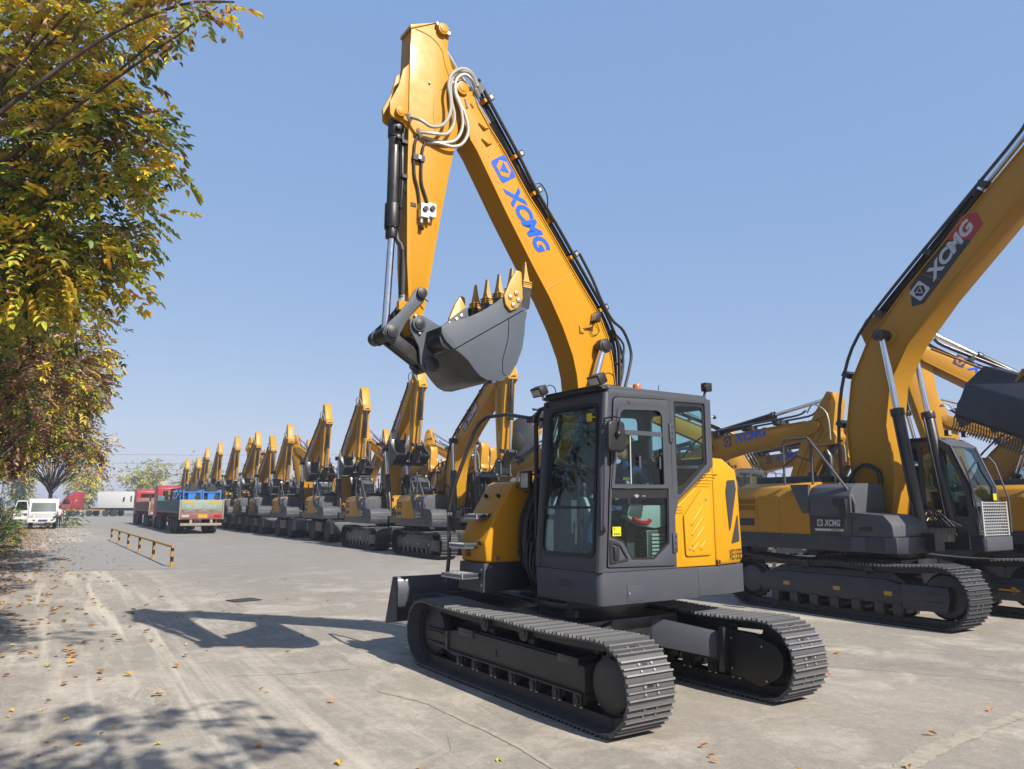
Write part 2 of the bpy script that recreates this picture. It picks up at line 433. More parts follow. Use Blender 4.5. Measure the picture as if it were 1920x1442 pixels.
# ------------------------------------------------------------------ the main excavator
MX, MY, MROT = .844, 8.226, R(-146.35)
main = empty('crawler_excavator', (MX, MY, 0), MROT,
             label='foreground yellow and grey crawler excavator holding its curled bucket high in the air',
             cat='excavator')
UROT = R(123.2) - MROT
L0, R0, W0, G0 = 3.14, .375, .488, 1.962
def uc(mb, name, par=main, **k):
    o = mb.build(name, par, **k)
    if par is main: o.rotation_euler.z = UROT
    return o
tb_mesh = None
for sy in (1, -1):
    b = belt(L0, R0, W0, .170, 'track_steel', 'grouser', 'link')
    b.v = [(x, y + sy * G0 / 2, z) for x, y, z in b.v]
    uc(b, 'track_belt', smooth=25)
for sy in (1, -1):
    f = MB(); yc = sy * G0 / 2; yo = yc + sy * .14; yi = yc - sy * .13
    ya, yb = min(yo, yi), max(yo, yi)
    f.prism([(-1.27, .26), (1.10, .26), (1.10, .45), (.70, .50), (-1.10, .50), (-1.27, .47)], ya, yb, 'frame_brown')
    f.box(-1.25, 1.09, yo - .012 if sy > 0 else yo - .03, yo + .03 if sy > 0 else yo + .012, .245, .262, 'frame_brown')
    # recoil guide plates by the idler
    f.box(1.10, 1.62, ya + .01, yb - .01, .24, .43, 'frame_brown')
    f.box(1.14, 1.58, yo - .02, yo + .02, .39, .41, 'black'); f.box(1.14, 1.58, yo - .02, yo + .02, .275, .295, 'black')
    f.box(1.08, 1.13, ya - .02, yb + .02, .25, .45, 'dark')
    # black plate added so the gap reads as deep shade; raised deck pieces
    f.box(-1.2, 1.5, yi - .01, yi + .01, .40, .66, 'black')
    f.box(-.95, .72, ya + .03, yb - .03, .50, .515, 'black')
    f.box(.55, .86, ya - .012, yb + .012, .44, .52, 'dark'); f.box(-1.2, -.9, ya - .012, yb + .012, .46, .53, 'dark')
    f.box(.10, .13, yo - .004, yo + .004 * sy + .004, .33, .40, 'black')
    fr = uc(f, 'track_frame', bevel=.006)
    for x in (.87, .55, .2, -.15, -.5, -.85, -1.15):
        r = MB()
        for d in (-.115, .115):
            r.box(x - .055, x + .055, yc + d - .016, yc + d + .016, .14, .262, 'frame_brown')
            r.cyl((x, yc + d + (.016 if d > 0 else -.016), .185), (x, yc + d + (.03 if d > 0 else -.03), .185), .035, 'frame_brown', n=10)
            r.cyl((x - .04, yc + d, .13), (x - .04, yc + d, .145), .013, 'steel', n=6); r.cyl((x + .04, yc + d, .13), (x + .04, yc + d, .145), .013, 'steel', n=6)
        r.lathe([(.05, -.10), (.085, -.10), (.085, -.05), (.068, -.045), (.068, .045), (.085, .05), (.085, .10), (.05, .10)], (x, yc, .21), (0, 1, 0), 'link', n=18)
        r.build('track_roller', fr)
    for x in (.34, -.36):
        r = MB(); yq = yo - sy * .02
        r.lathe([(.045, -.1), (.062, -.1), (.062, .05), (.075, .05), (.075, .09), (.06, .10), (.045, .10)], (x, yc + sy * .05, .62), (0, sy, 0), 'frame_brown', n=18)
        r.cyl((x, yc + sy * .15, .62), (x, yc + sy * .158, .62), .05, 'frame_brown', n=14)
        for q in range(3):
            a = q * 2.1; r.cyl((x + .03 * math.cos(a), yc + sy * .158, .62 + .03 * math.sin(a)), (x + .03 * math.cos(a), yc + sy * .162, .62 + .03 * math.sin(a)), .009, 'black', n=6)
        r.box(x - .05, x + .05, yc - .05, yc + .05, .50, .57, 'frame_brown')
        r.build('carrier_roller', fr)
    g = MB()          # idler wheel at the blade end
    g.lathe([(.06, -.09), (.2, -.08), (.25, -.06), (.255, -.03), (.27, -.03), (.27, .03), (.255, .03), (.25, .06), (.2, .08), (.06, .09)], (L0 / 2, yc, R0 + .01), (0, 1, 0), 'frame_brown', n=32)
    g.build('idler_wheel', fr)
    g = MB()          # sprocket with teeth
    teeth = []
    for q in range(42):
        a = 2 * PI * q / 42; rr = .278 if q % 2 else .252
        teeth.append((-L0 / 2 + rr * math.cos(a), R0 + rr * math.sin(a)))
    g.prism(teeth, yc - .03, yc + .03, 'link')
    g.lathe([(.05, 0), (.21, 0), (.215, -.01), (.215, -.09), (.17, -.12), (.05, -.13)] if sy < 0 else [(.05, 0), (.21, 0), (.215, .01), (.215, .09), (.17, .12), (.05, .13)], (-L0 / 2, yc + sy * .03, R0), (0, 1, 0), 'frame_brown', n=26)
    scal = []
    for q in range(44):
        a = 2 * PI * q / 44; rr = .212 if q % 2 else .202
        scal.append((-L0 / 2 + rr * math.cos(a), R0 + rr * math.sin(a)))
    g.prism(scal, yc + sy * .10, yc + sy * .125, 'frame_brown')
    g.build('sprocket', fr)
    g = MB()          # travel motor cover on the inner side
    pl = fillet([(-1.16, .60), (-1.45, .60), (-1.80, .50), (-1.80, .28), (-1.55, .13), (-1.16, .21)], [0, .05, .16, .16, .16, 0], 6)
    y0 = yc - sy * .24; y1 = yc - sy * .16
    g.prism(pl, min(y0, y1), max(y0, y1), 'black')
    for (x, z) in ((-1.22, .53), (-1.58, .50), (-1.22, .25), (-1.62, .20)):
        g.cyl((x, y0, z), (x, y0 - sy * .012, z), .016, 'steel', n=8)
    g.box(-1.17, -1.10, min(y0, y1) - .02, max(y0, y1) + .06, .20, .62, 'dark')
    g.build('motor_cover', fr, bevel=.006)
cb = MB()
cb.box(-.62, .62, -.62, .62, .40, .70, 'dark')
for sx in (1, -1):
    for sy in (1, -1):
        cb.add([(sx * .25, sy * .3, .70), (sx * .62, sy * .25, .70), (sx * 1.18, sy * .84, .54), (sx * .70, sy * .86, .54),
                (sx * .25, sy * .3, .42), (sx * .62, sy * .25, .42), (sx * 1.18, sy * .84, .28), (sx * .70, sy * .86, .28)],
               [(0, 1, 2, 3), (4, 7, 6, 5), (0, 4, 5, 1), (1, 5, 6, 2), (2, 6, 7, 3), (3, 7, 4, 0)], 'grey')
cb.lathe([(.1, 0), (.56, 0), (.56, .07), (.60, .07), (.60, .14), (.1, .14)], (0, 0, .70), (0, 0, 1), 'dark', n=40)
for q in range(36):
    a = 2 * PI * q / 36; cb.cyl((.58 * math.cos(a), .58 * math.sin(a), .835), (.58 * math.cos(a), .58 * math.sin(a), .86), .013, 'steel', n=6)
uc(cb, 'car_body', bevel=.008)
bl = MB()
prof = [(2.52, .36), (2.40, .42), (2.31, .52), (2.27, .66), (2.28, .80), (2.33, .93), (2.36, .93), (2.315, .80), (2.305, .66), (2.345, .53), (2.43, .44), (2.55, .38)]
bl.prism(prof, -1.22, 1.22, 'grey')
for y in (-1.22, 1.20): bl.prism([(2.22, .42), (2.50, .36), (2.56, .36), (2.36, .93), (2.25, .93)], y, y + .02, 'grey')
bl.box(2.2, 2.28, -1.0, 1.0, .60, .72, 'grey')
for y in (-.45, .45):
    bl.add([(.6, y - .07, .42), (.6, y + .07, .42), (2.3, y * 1.5 + .06, .55), (2.3, y * 1.5 - .06, .55), (.6, y - .07, .58), (.6, y + .07, .58), (2.3, y * 1.5 + .06, .72), (2.3, y * 1.5 - .06, .72)],
           [(0, 3, 2, 1), (4, 5, 6, 7), (0, 1, 5, 4), (1, 2, 6, 5), (2, 3, 7, 6), (3, 0, 4, 7)], 'grey')
bl.cyl((.6, .18, .75), (2.25, .25, .8), .05, 'dark'); bl.cyl((.6, -.18, .75), (2.25, -.25, .8), .05, 'dark')
uc(bl, 'dozer_blade', bevel=.004)

# ---- upper structure: skirt and deck
YL, YR = .976, -1.15
sk = MB()
front = fillet([(-.10, YL), (.711, YL), (.711, -.01), (.30, -.01), (-.10, -.01)], [0, .07, .02, 0, 0], 5)
sk.prism(fillet([(-.57, YL), (.711, YL), (.711, -.01), (-.57, -.01)], [0, .08, .02, 0], 5), .893, 1.186, 'grey', ax='z')
sk.prism([(-.57, -.012), (.15, -.012), (.15, YR), (-.57, YR)], .90, 1.18, 'grey', ax='z')
sk.box(-.57, .45, -.62, -.012, .84, .92, 'black')
for i, z in enumerate((1.095, 1.075, 1.055, 1.035)):
    sk.box(.705, .7125, .33, .45, z - .006, z + .006, 'black'); sk.box(.705, .7125, .46, .565, z - .006, z + .006, 'black')
sk.box(.16, .38, YL - .004, YL + .005, .915, 1.065, 'grey')
for a, b, c, d in ((.155, .385, .908, .914), (.155, .385, 1.066, 1.072), (.154, .160, .908, 1.07), (.380, .386, .908, 1.07)):
    sk.box(a, b, YL - .004, YL + .003, c, d, 'black')
sk.cyl((.36, YL + .004, .99), (.36, YL + .012, .99), .012, 'steel')
sk.build('skirt', main, bevel=.018, segs=3)
tail = fillet([(-.575, .974), (-.95, .965), (-1.385, .875), (-1.58, .55), (-1.66, 0), (-1.56, -.6), (-1.25, -1.1), (-.575, -1.15)], [0, .2, .14, .3, .4, .3, .2, 0], 5)
s2 = MB(); s2.prism(tail, .893, 1.184, 'grey', ax='z'); s2.build('rear_skirt', main, bevel=.014, segs=3)
# slewing motor and pieces under the house
um = MB(); um.cyl((.45, .25, .70), (.45, .25, .90), .09, 'dark'); um.box(-.2, .5, -.3, .6, .84, .893, 'black'); um.cyl((-.7, .3, .78), (-.7, .3, .9), .05, 'black')
um.box(-1.1, -.5, -.4, .2, .82, .90, 'black'); um.build('underside', main)

# counterweight and engine house
cwp = fillet([(-.86, .962), (-.93, .962), (-1.39, .862), (-1.56, .55), (-1.63, 0), (-1.53, -.6), (-1.22, -1.08), (-.86, -1.13)], [0, .03, .09, .3, .3, .3, .15, 0], 4)
cw = MB()
n = len(cwp)
def ring(k, z, sh): return [(p[0] * (1 - sh) + (-.86) * sh, p[1] * (1 - sh * .35), z) for p in cwp]
levels = [ring(0, 1.19, 0.06), ring(0, 1.24, 0.0), ring(0, 2.0, .03), ring(0, 2.17, .06), ring(0, 2.30, .30)]
vs = [q for lv in levels for q in lv]
fs = [list(range(n - 1, -1, -1)), list(range((len(levels) - 1) * n, len(levels) * n))]
for j in range(len(levels) - 1):
    for i in range(n):
        i2 = (i + 1) % n; fs.append((j * n + i, j * n + i2, (j + 1) * n + i2, (j + 1) * n + i))
cw.add(vs, fs, 'yellow_hot')
cwo = cw.build('counterweight', main, bevel=.014, segs=3)
# dark vents let into the counterweight's corner (follow its slanting face)
def on_cw(t, z, lift=.006):
    """point on the slanted corner face: t from 0 (at y .945) to 1 (y .70)"""
    a = Vector((-.93, .962)); b = Vector((-1.39, .862)); p = a.lerp(b, t); nrm = Vector((-(a - b).y, (a - b).x)).normalized()
    if nrm.dot(a) < 0: nrm = -nrm
    sh = .03 * (z - 1.24) / .76 if z < 2 else .03 + .03 * (z - 2) / .17
    q = Vector((p[0] * (1 - sh) - .86 * sh, p[1] * (1 - sh * .35))) + nrm * lift
    return (q[0], q[1], z)
vt = MB()
def cwpoly(pts, m, lift=.007):
    vt.add([on_cw(t, z, lift) for t, z in pts], [list(range(len(pts)))], m)
cwpoly([(.36, 1.94), (.47, 2.06), (.84, 2.07), (.86, 1.97), (.50, 1.56), (.44, 1.53)], 'vent_dark')
cwpoly([(.50, 1.40), (.86, 1.42), (.86, 1.70), (.82, 1.68)], 'vent_dark')
vt.build('air_vent', cwo, smooth=0)
lt = MB()
put_text(lt, 'XE155E', on_cw(.36, 1.235, .008), Vector(on_cw(.93, 1.235, .008)) - Vector(on_cw(.36, 1.235, .008)), (0, 0, .105), 'black', bold=.0)
lt.build('model_lettering', cwo, smooth=0)

eh = MB()
ypoly = [(-.86, 1.19), (-.285, 1.19), (-.285, 1.66), (-.34, 1.80), (-.83, 2.14), (-.86, 2.24)]
eh.prism(ypoly, -1.12, .955, 'yellow_hot')
eh.box(-.86, -.20, -1.12, -.66, 1.9, 2.12, 'yellow')
eh.build('engine_cover', main, bevel=.012, segs=3)
ed = MB()
dp = fillet([(-.40, 1.69), (-.665, 1.955), (-.80, 1.955), (-.79, 1.30), (-.415, 1.295)], .04, 4)
ed.prism(dp, .955, .975, 'yellow_hot')
for (x0, z0, x1, z1) in ((-.50, 1.60, -.67, 1.78), (-.50, 1.50, -.68, 1.68), (-.50, 1.40, -.70, 1.59), (-.51, 1.345, -.60, 1.425), (-.62, 1.36, -.70, 1.44)):
    d = Vector((x1 - x0, 0, z1 - z0)).normalized(); w_ = Vector((d.z, 0, -d.x)) * .017
    a = Vector((x0, .975, z0)); b = Vector((x1, .975, z1)); o_ = Vector((0, .008, 0))
    ed.add([a - w_, a + w_, b + w_, b - w_, a - w_ * .5 + o_, a + w_ * .5 + o_, b + w_ * .5 + o_, b - w_ * .5 + o_], [(4, 5, 6, 7), (0, 1, 5, 4), (1, 2, 6, 5), (2, 3, 7, 6), (3, 0, 4, 7)], 'yellow_hot')
for x, z in ((-.73, 1.86), (-.47, 1.37)): ed.cyl((x, .974, z), (x, .982, z), .017, 'steel', n=12)
for k in range(5):
    x0 = -.60 - k * .035; ed.box(x0 - .20, x0, .953, .962, 1.985 + k * .032, 1.997 + k * .032, 'yellow_hot')
for k in range(3): ed.box(-.40, -.29, .953, .962, 1.72 + k * .03, 1.73 + k * .03, 'grey')
ed.box(-.868, -.856, .90, .958, 1.19, 2.2, 'black')
ed.box(-.90, -.86, .955, .985, 1.20, 1.25, 'black')
ed.build('engine_door', main, bevel=.008, segs=2)

# ---- toolbox with steps, right of the boom
tbx = MB()
side = [(.30, 1.19), (.93, 1.19), (.955, 1.40), (.86, 1.62), (.60, 2.03), (.54, 2.06), (.15, 2.06), (.15, 1.19)]
tbx.prism(fillet(side, [0, 0, .10, .02, .03, .03, 0, 0], 4), -1.14, -.61, 'yellow')
tbo = tbx.build('toolbox', main, bevel=.02, segs=3)
t2 = MB()
t2.prism([(.15, .90), (.97, .885), (.955, 1.187), (.15, 1.187)], -1.14, -.61, 'navy')
t2.prism([(.93, .885), (.985, .885), (.965, 1.187), (.925, 1.187)], -.665, -.60, 'grey')
for z in (.96, 1.12): t2.cyl((.975, -.632, z), (.985, -.632, z), .017, 'steel', n=10)
t2.build('toolbox_base', main, bevel=.006)
t3 = MB()
for k in range(4): t3.box(.946, .958, -1.02, -.93, 1.245 + k * .026, 1.257 + k * .026, 'black')
t3.build('air_vent', tbo)
for x, y, z in ((.70, -1.0, 1.893), (.70, -.74, 1.893), (.951, -.70, 1.385)):
    t3 = MB(); t3.cyl((x - .03, y, z - .01), (x + .025, y, z + .02), .02, 'black', n=12); t3.build('plug', tbo)
t3 = MB(); t3.box(.17, .45, -.612, -.605, 1.94, 1.95, 'black'); t3.build('seam', tbo)
for x, z in ((.50, 2.0), (.55, 2.0), (.80, 1.24)): t3 = MB(); t3.cyl((x, -.61, z), (x, -.595, z), .02, 'steel'); t3.build('bolt', tbo)
t3 = MB(); t3.box(.30, .32, -.612, -.604, 1.55, 1.62, 'yellow_hot'); t3.build('latch_plate', tbo)
for (x0, z, ya, yb, dep) in ((.80, 1.70, -.98, -.72, .20), (.955, 1.385, -1.13, -.78, .15), (.97, 1.075, -1.14, -.69, .22)):
    st = MB()
    st.box(x0 - .04, x0 + dep, ya, yb, z - .035, z - .005, 'dark')
    st.box(x0 + dep - .015, x0 + dep, ya, yb, z - .05, z + .0, 'galv')
    st.box(x0 - .04, x0 + dep, yb - .015, yb, z - .05, z + .01, 'grey_bucket')
    for k in range(int((yb - ya) / .03)):
        for j in range(3): st.box(x0 + .03 + j * .05, x0 + .055 + j * .05, ya + k * .03 + .006, ya + k * .03 + .02, z - .006, z + .006, 'galv')
    st.build('step', tbo)
hr = MB()
hr.tube([(1.06, -1.25, .95), (1.04, -1.24, 1.25), (1.03, -1.27, 1.75), (.97, -1.24, 2.05), (.80, -1.13, 2.62), (.76, -1.06, 2.74), (.72, -.96, 2.80), (.66, -.62, 2.80), (.62, -.12, 2.70), (.62, -.02, 2.69)], .022, 'dark', n=10)
hr.tube([(.62, -.13, 1.45), (.62, -.13, 2.72), (.60, -.08, 2.80), (.58, .05, 2.82)], .024, 'black', n=10)
hr.box(.60, .68, -.22, -.10, 2.665, 2.735, 'dark')
hr.box(1.0, 1.06, -1.27, -1.05, 1.66, 1.74, 'black')
hr.cyl((1.04, -1.16, 1.70), (1.07, -1.16, 1.70), .02, 'steel'); hr.cyl((1.04, -1.22, 1.70), (1.07, -1.22, 1.70), .02, 'steel')
hr.tube([(.62, -.13, 2.10), (.64, -.02, 2.10)], .02, 'black')
hr.build('handrail', main)
mr_ = MB(); mr_.box(.62, .66, -.38, -.20, 1.96, 2.16, 'black'); mr_.box(.655, .665, -.36, -.22, 1.98, 2.14, 'lens'); mr_.tube([(.62, -.13, 2.12), (.64, -.25, 2.12)], .012, 'black')
mr_.build('mirror', main, bevel=.02)
# hoses and valve bank between cab and toolbox
hb = MB()
rr = random.Random(3)
for k in range(9):
    y = -.06 - k * .055; x = .30 + rr.uniform(-.04, .12)
    hb.tube([(x - .3, y, 1.0), (x + .18, y + rr.uniform(-.03, .03), 1.12), (x + .26, y, 1.5 + rr.uniform(-.1, .1)), (x + .16, y, 1.85), (x - .05, y, 2.17 + k * .008), (x - .35, y, 2.15)], .021, 'rubber', n=8, smooth=5)
for k in range(5):
    y = -.05 - k * .06; hb.tube([(.55, y, .95), (.66, y - .02, 1.05 + k * .06), (.60, y, 1.35 + .05 * k), (.3, y, 1.3)], .013, 'rubber' if k % 2 else 'navy', n=6, smooth=4)
hb.box(.0, .40, -.58, -.04, 1.0, 1.55, 'black')
for k in range(5): hb.cyl((.42, -.08 - .05 * k, 1.3 + .07 * k), (.52, -.08 - .05 * k, 1.34 + .07 * k), .016, 'steel', n=8)
for k in range(4): hb.box(.60, .68, -.5 + .05 * k, -.3 + .05 * k, .905 + .004 * k, .915 + .004 * k, 'navy')
hb.build('hydraulic_hoses', main)
# ------------------------------------------------------------------ cab of the main excavator
def slope_x(z): return -(z - 1.19) * .0725          # the front leans back
cab = MB()
so = fillet([(.703, 1.19), (.582, 2.86), (.53, 2.895), (-.80, 2.91), (-.853, 2.87), (-.86, 2.20), (-.337, 1.853), (-.285, 1.70), (-.285, 1.19)], [0, .06, 0, .0, .05, .03, .03, .03, 0], 4)
hd = fillet([(.622, 1.228), (.508, 2.828), (-.236, 2.852), (-.266, 1.21)], [.02, .06, .05, .02], 4)
hq = fillet([(-.310, 2.842), (-.772, 2.852), (-.768, 2.212), (-.372, 1.900), (-.330, 1.905)], [.03, .03, .02, .03, .02], 4)
cab.holes(so, [hd, hq], .93, .968, 'grey')
# right wall
hr_ = fillet([(.55, 1.75), (.50, 2.75), (-.72, 2.78), (-.74, 2.25), (-.2, 1.75)], .06, 4)
cab.holes(so, [hr_], -.012, .028, 'grey')
# front frame with the windscreen hole, leaning back
ff = MB()
ws = fillet([(.855, 2.765), (.10, 2.765), (.06, 1.33), (.885, 1.33)], .09, 6)
ff.holes([(.968, 1.19), (.968, 2.87), (-.01, 2.87), (-.01, 1.19)], [ws], .665, .705, 'grey', ax='x')
ff.v = [(x + slope_x(z), y, z) for x, y, z in ff.v]
cab.add(ff.v, ff.f, 'grey')
# front corner posts
for y in (.945, .012):
    cab.tube([(.688 + slope_x(1.19), y, 1.19), (.688 + slope_x(2.86), y, 2.86)], .042, 'grey', n=10)
# rear wall
cab.holes([(-.01, 2.2), (.965, 2.2), (.965, 2.9), (-.01, 2.9)], [fillet([(.09, 2.28), (.87, 2.28), (.87, 2.80), (.09, 2.80)], .06, 4)], -.86, -.825, 'grey', ax='x')
cab.box(-.86, -.28, -.005, .93, 2.17, 2.2, 'interior'); cab.box(-.34, -.28, -.005, .93, 1.19, 2.2, 'interior')
cab.box(-.30, .66, .0, .95, 1.187, 1.22, 'interior')
# roof
cab.prism(fillet([(.565, -.0), (.565, .955), (-.84, .955), (-.84, 0)], .06, 4), 2.875, 2.935, 'grey', ax='z')
cabo = cab.build('cab', main, bevel=.007, segs=2)
rf = MB(); rf.box(.36, .61, .02, .93, 2.905, 2.95, 'black'); rf.box(.545, .63, -.01, .97, 2.885, 2.915, 'black'); rf.build('roof_edge', cabo, bevel=.012)
# rubber frame, glass and divider of the windscreen
wi = fillet([(.835, 2.745), (.12, 2.745), (.08, 1.35), (.865, 1.35)], .085, 6)
g = MB(); g.holes(fillet([(.868, 2.778), (.09, 2.778), (.048, 1.318), (.898, 1.318)], .095, 6), [wi], .700, .716, 'black', ax='x')
g.box(.690, .712, .06, .875, 1.765, 1.79, 'black')
g.v = [(x + slope_x(z), y, z) for x, y, z in g.v]
wso = g.build('windscreen', cabo)
g = MB(); g.prism(ws, .686, .690, 'glass', ax='x'); g.v = [(x + slope_x(z), y, z) for x, y, z in g.v]; g.build('pane', wso, smooth=0)
g = MB(); g.prism(fillet(hq, 0), .944, .948, 'glass'); 
hqi = fillet([(-.345, 2.80), (-.735, 2.81), (-.735, 2.235), (-.40, 1.985), (-.352, 1.975)], .03, 3)
g.holes(hq, [hqi], .950, .9545, 'black')
g.build('quarter_window', cabo, smooth=0)
g = MB(); g.prism(hr_, .006, .010, 'glass'); g.build('side_window', cabo, smooth=0)
g = MB(); g.prism(fillet([(.09, 2.28), (.87, 2.28), (.87, 2.80), (.09, 2.80)], .06, 4), -.845, -.841, 'glass', ax='x'); g.build('rear_window', cabo, smooth=0)
# ---- door
do = fillet([(.614, 1.236), (.501, 2.820), (-.228, 2.844), (-.258, 1.218)], [.02, .06, .05, .02], 5)
up = fillet([(.548, 1.968), (.448, 2.728), (-.142, 2.755), (-.150, 1.975)], [.015, .09, .09, .015], 6)
lo = fillet([(.575, 1.950), (-.188, 1.957), (-.178, 1.425), (.028, 1.285), (.318, 1.292), (.425, 1.452), (.588, 1.505)], [.005, .005, .03, .02, .02, .03, .01], 4)
dr = MB(); dr.holes(do, [up, lo], .950, .984, 'grey')
dr.cyl((.30, .984, 2.79), (.30, .990, 2.79), .022, 'grey', n=12)
dro = dr.build('door', cabo, bevel=.006)
w = MB()
ui = fillet([(.520, 1.990), (.425, 2.705), (-.118, 2.730), (-.126, 1.997)], [.015, .08, .08, .015], 6)
w.holes(fillet([(.560, 1.955), (.458, 2.742), (-.155, 2.769), (-.162, 1.962)], [.015, .09, .09, .015], 6), [ui], .978, .994, 'grey')
w.box(-.13, .475, .975, .990, 2.468, 2.512, 'grey')
w.box(.292, .302, .972, .978, 1.99, 2.47, 'galv')
w.box(-.125, .50, .972, .988, 1.97, 1.998, 'dark')
w.box(.17, .195, .975, .986, 2.15, 2.27, 'grey'); w.box(-.10, -.08, .97, .98, 2.15, 2.27, 'grey')
wo = w.build('sliding_window', dro)
w = MB(); w.prism(up, .960, .964, 'glass'); w.build('pane', wo, smooth=0)
w = MB()
loi = fillet([(.555, 1.86), (-.172, 1.87), (-.160, 1.44), (.036, 1.305), (.305, 1.312), (.41, 1.472), (.565, 1.53)], .02, 3)
w.holes(lo, [loi], .970, .9745, 'black'); w.prism(lo, .960, .964, 'glass')
w.cyl((.24, .974, 1.885), (.24, .99, 1.885), .018, 'steel', n=10); w.cyl((.19, .974, 1.885), (.19, .99, 1.885), .018, 'black', n=10); w.cyl((.13, .985, 1.885), (.28, .985, 1.885), .005, 'steel', n=6)
w.box(.48, .545, .9748, .977, 1.585, 1.592, 'decal_white')
w.build('lower_pane', dro, smooth=0)
w = MB(); w.box(.442, .545, .9745, .978, 1.515, 1.600, 'sticker')
for k in range(4): w.box(.455 + .02 * k, .468 + .02 * k, .978, .979, 1.527, 1.54, 'decal_black')
w.add([(.535, .9785, 1.575), (.515, .9785, 1.575), (.525, .9785, 1.593)], [(0, 1, 2)], 'decal_black')
w.build('warning_sticker', dro, smooth=0)
w = MB()
hp = fillet([(.590, 1.49), (.475, 1.455), (.36, 1.29), (.595, 1.265)], .015, 3)
w.holes(hp, [fillet([(.555, 1.45), (.47, 1.425), (.385, 1.305), (.555, 1.285)], .012, 3)], .978, .996, 'dark')
w.prism(hp, .972, .979, 'black'); w.box(.49, .545, .98, 1.002, 1.30, 1.42, 'dark')
w.build('door_handle', dro, bevel=.003)
w = MB()
for z0 in (2.42, 1.34):
    w.box(-.275, -.215, .975, 1.0, z0, z0 + .19, 'grey')
    for k in range(3): w.cyl((-.248, 1.0, z0 + .035 + .06 * k), (-.248, 1.006, z0 + .035 + .06 * k), .011, 'black', n=8)
w.box(-.262, -.246, .966, .972, 1.21, 2.85, 'black')
w.build('hinge', dro, bevel=.003)
# grab rail at the front post, mirror on its arm
gr = MB()
gr.tube([(.665, 1.0, 1.56), (.69, 1.03, 1.60), (.69, 1.035, 1.7), (.655, 1.035, 2.45), (.65, 1.03, 2.54), (.61, 1.0, 2.57)], .017, 'grey', n=10, smooth=4)
gr.build('grab_rail', cabo)
mm = MB()
mm.prism(fillet([(.48, 2.285), (.70, 2.285), (.695, 2.575), (.49, 2.575)], .055, 5), 1.075, 1.125, 'black')
mo = mm.build('mirror', cabo, bevel=.02, segs=3)
mm = MB(); mm.tube([(.64, .99, 2.53), (.66, 1.03, 2.60), (.60, 1.09, 2.615), (.57, 1.14, 2.60), (.595, 1.145, 2.47)], .009, 'black', n=8)
mm.ball((.595, 1.14, 2.45), .03, 'black'); mm.tube([(.595, 1.13, 2.45), (.595, 1.13, 2.40)], .01, 'black')
mm.box(.50, .68, 1.068, 1.074, 2.31, 2.56, 'lens'); mm.build('bracket', mo)
# lamps, beacon, aerial, camera on the roof
for (x, y) in ((.62, .015), (.60, .93)):
    l = MB(); M = Matrix.Translation((x + .05, y, 2.985)) @ Matrix.Rotation(R(28), 4, 'Y')
    l.box(-.03, .055, -.085, .085, -.05, .05, 'black', M)
    for k in range(6): l.box(-.05, -.03, -.07 + k * .026, -.06 + k * .026, -.045, .045, 'black', M)
    l.box(.0555, .06, -.07, .07, -.036, .036, 'lens', M)
    l.tube([(x, y, 2.9), (x + .03, y, 2.95)], .014, 'steel')
    l.tube([(x, y + .02, 2.99), (x - .04, y + .03, 3.05), (x - .13, y + .02, 3.03), (x - .16, y, 2.93)], .006, 'black', n=6, smooth=4)
    l.build('roof_lamp', cabo, bevel=.006)
bc = MB(); bc.cyl((-.33, .42, 2.93), (-.33, .42, 3.0), .03, 'black'); bc.lathe([(.055, 0), (.055, .02), (.046, .025), (.046, .085), (.038, .105), (.015, .112)], (-.33, .42, 2.985), (0, 0, 1), 'amber', n=20); bc.build('beacon', cabo)
an = MB(); an.tube([(-.78, .25, 2.93), (-.83, .25, 3.15)], .005, 'black', n=6); an.build('aerial', cabo)
cm = MB(); cm.tube([(-.80, .93, 2.9), (-.83, .93, 3.0)], .014, 'black'); cm.box(-.89, -.80, .90, .975, 2.99, 3.08, 'black'); cm.cyl((-.80, .94, 3.035), (-.785, .94, 3.035), .032, 'dark')
cm.build('work_camera', cabo, bevel=.03, segs=3)
cm = MB(); cm.tube([(-.855, .94, 2.72), (-.93, .95, 2.72)], .008, 'steel'); cm.ball((-.935, .95, 2.72), .022, 'black'); cm.build('sensor', cabo)
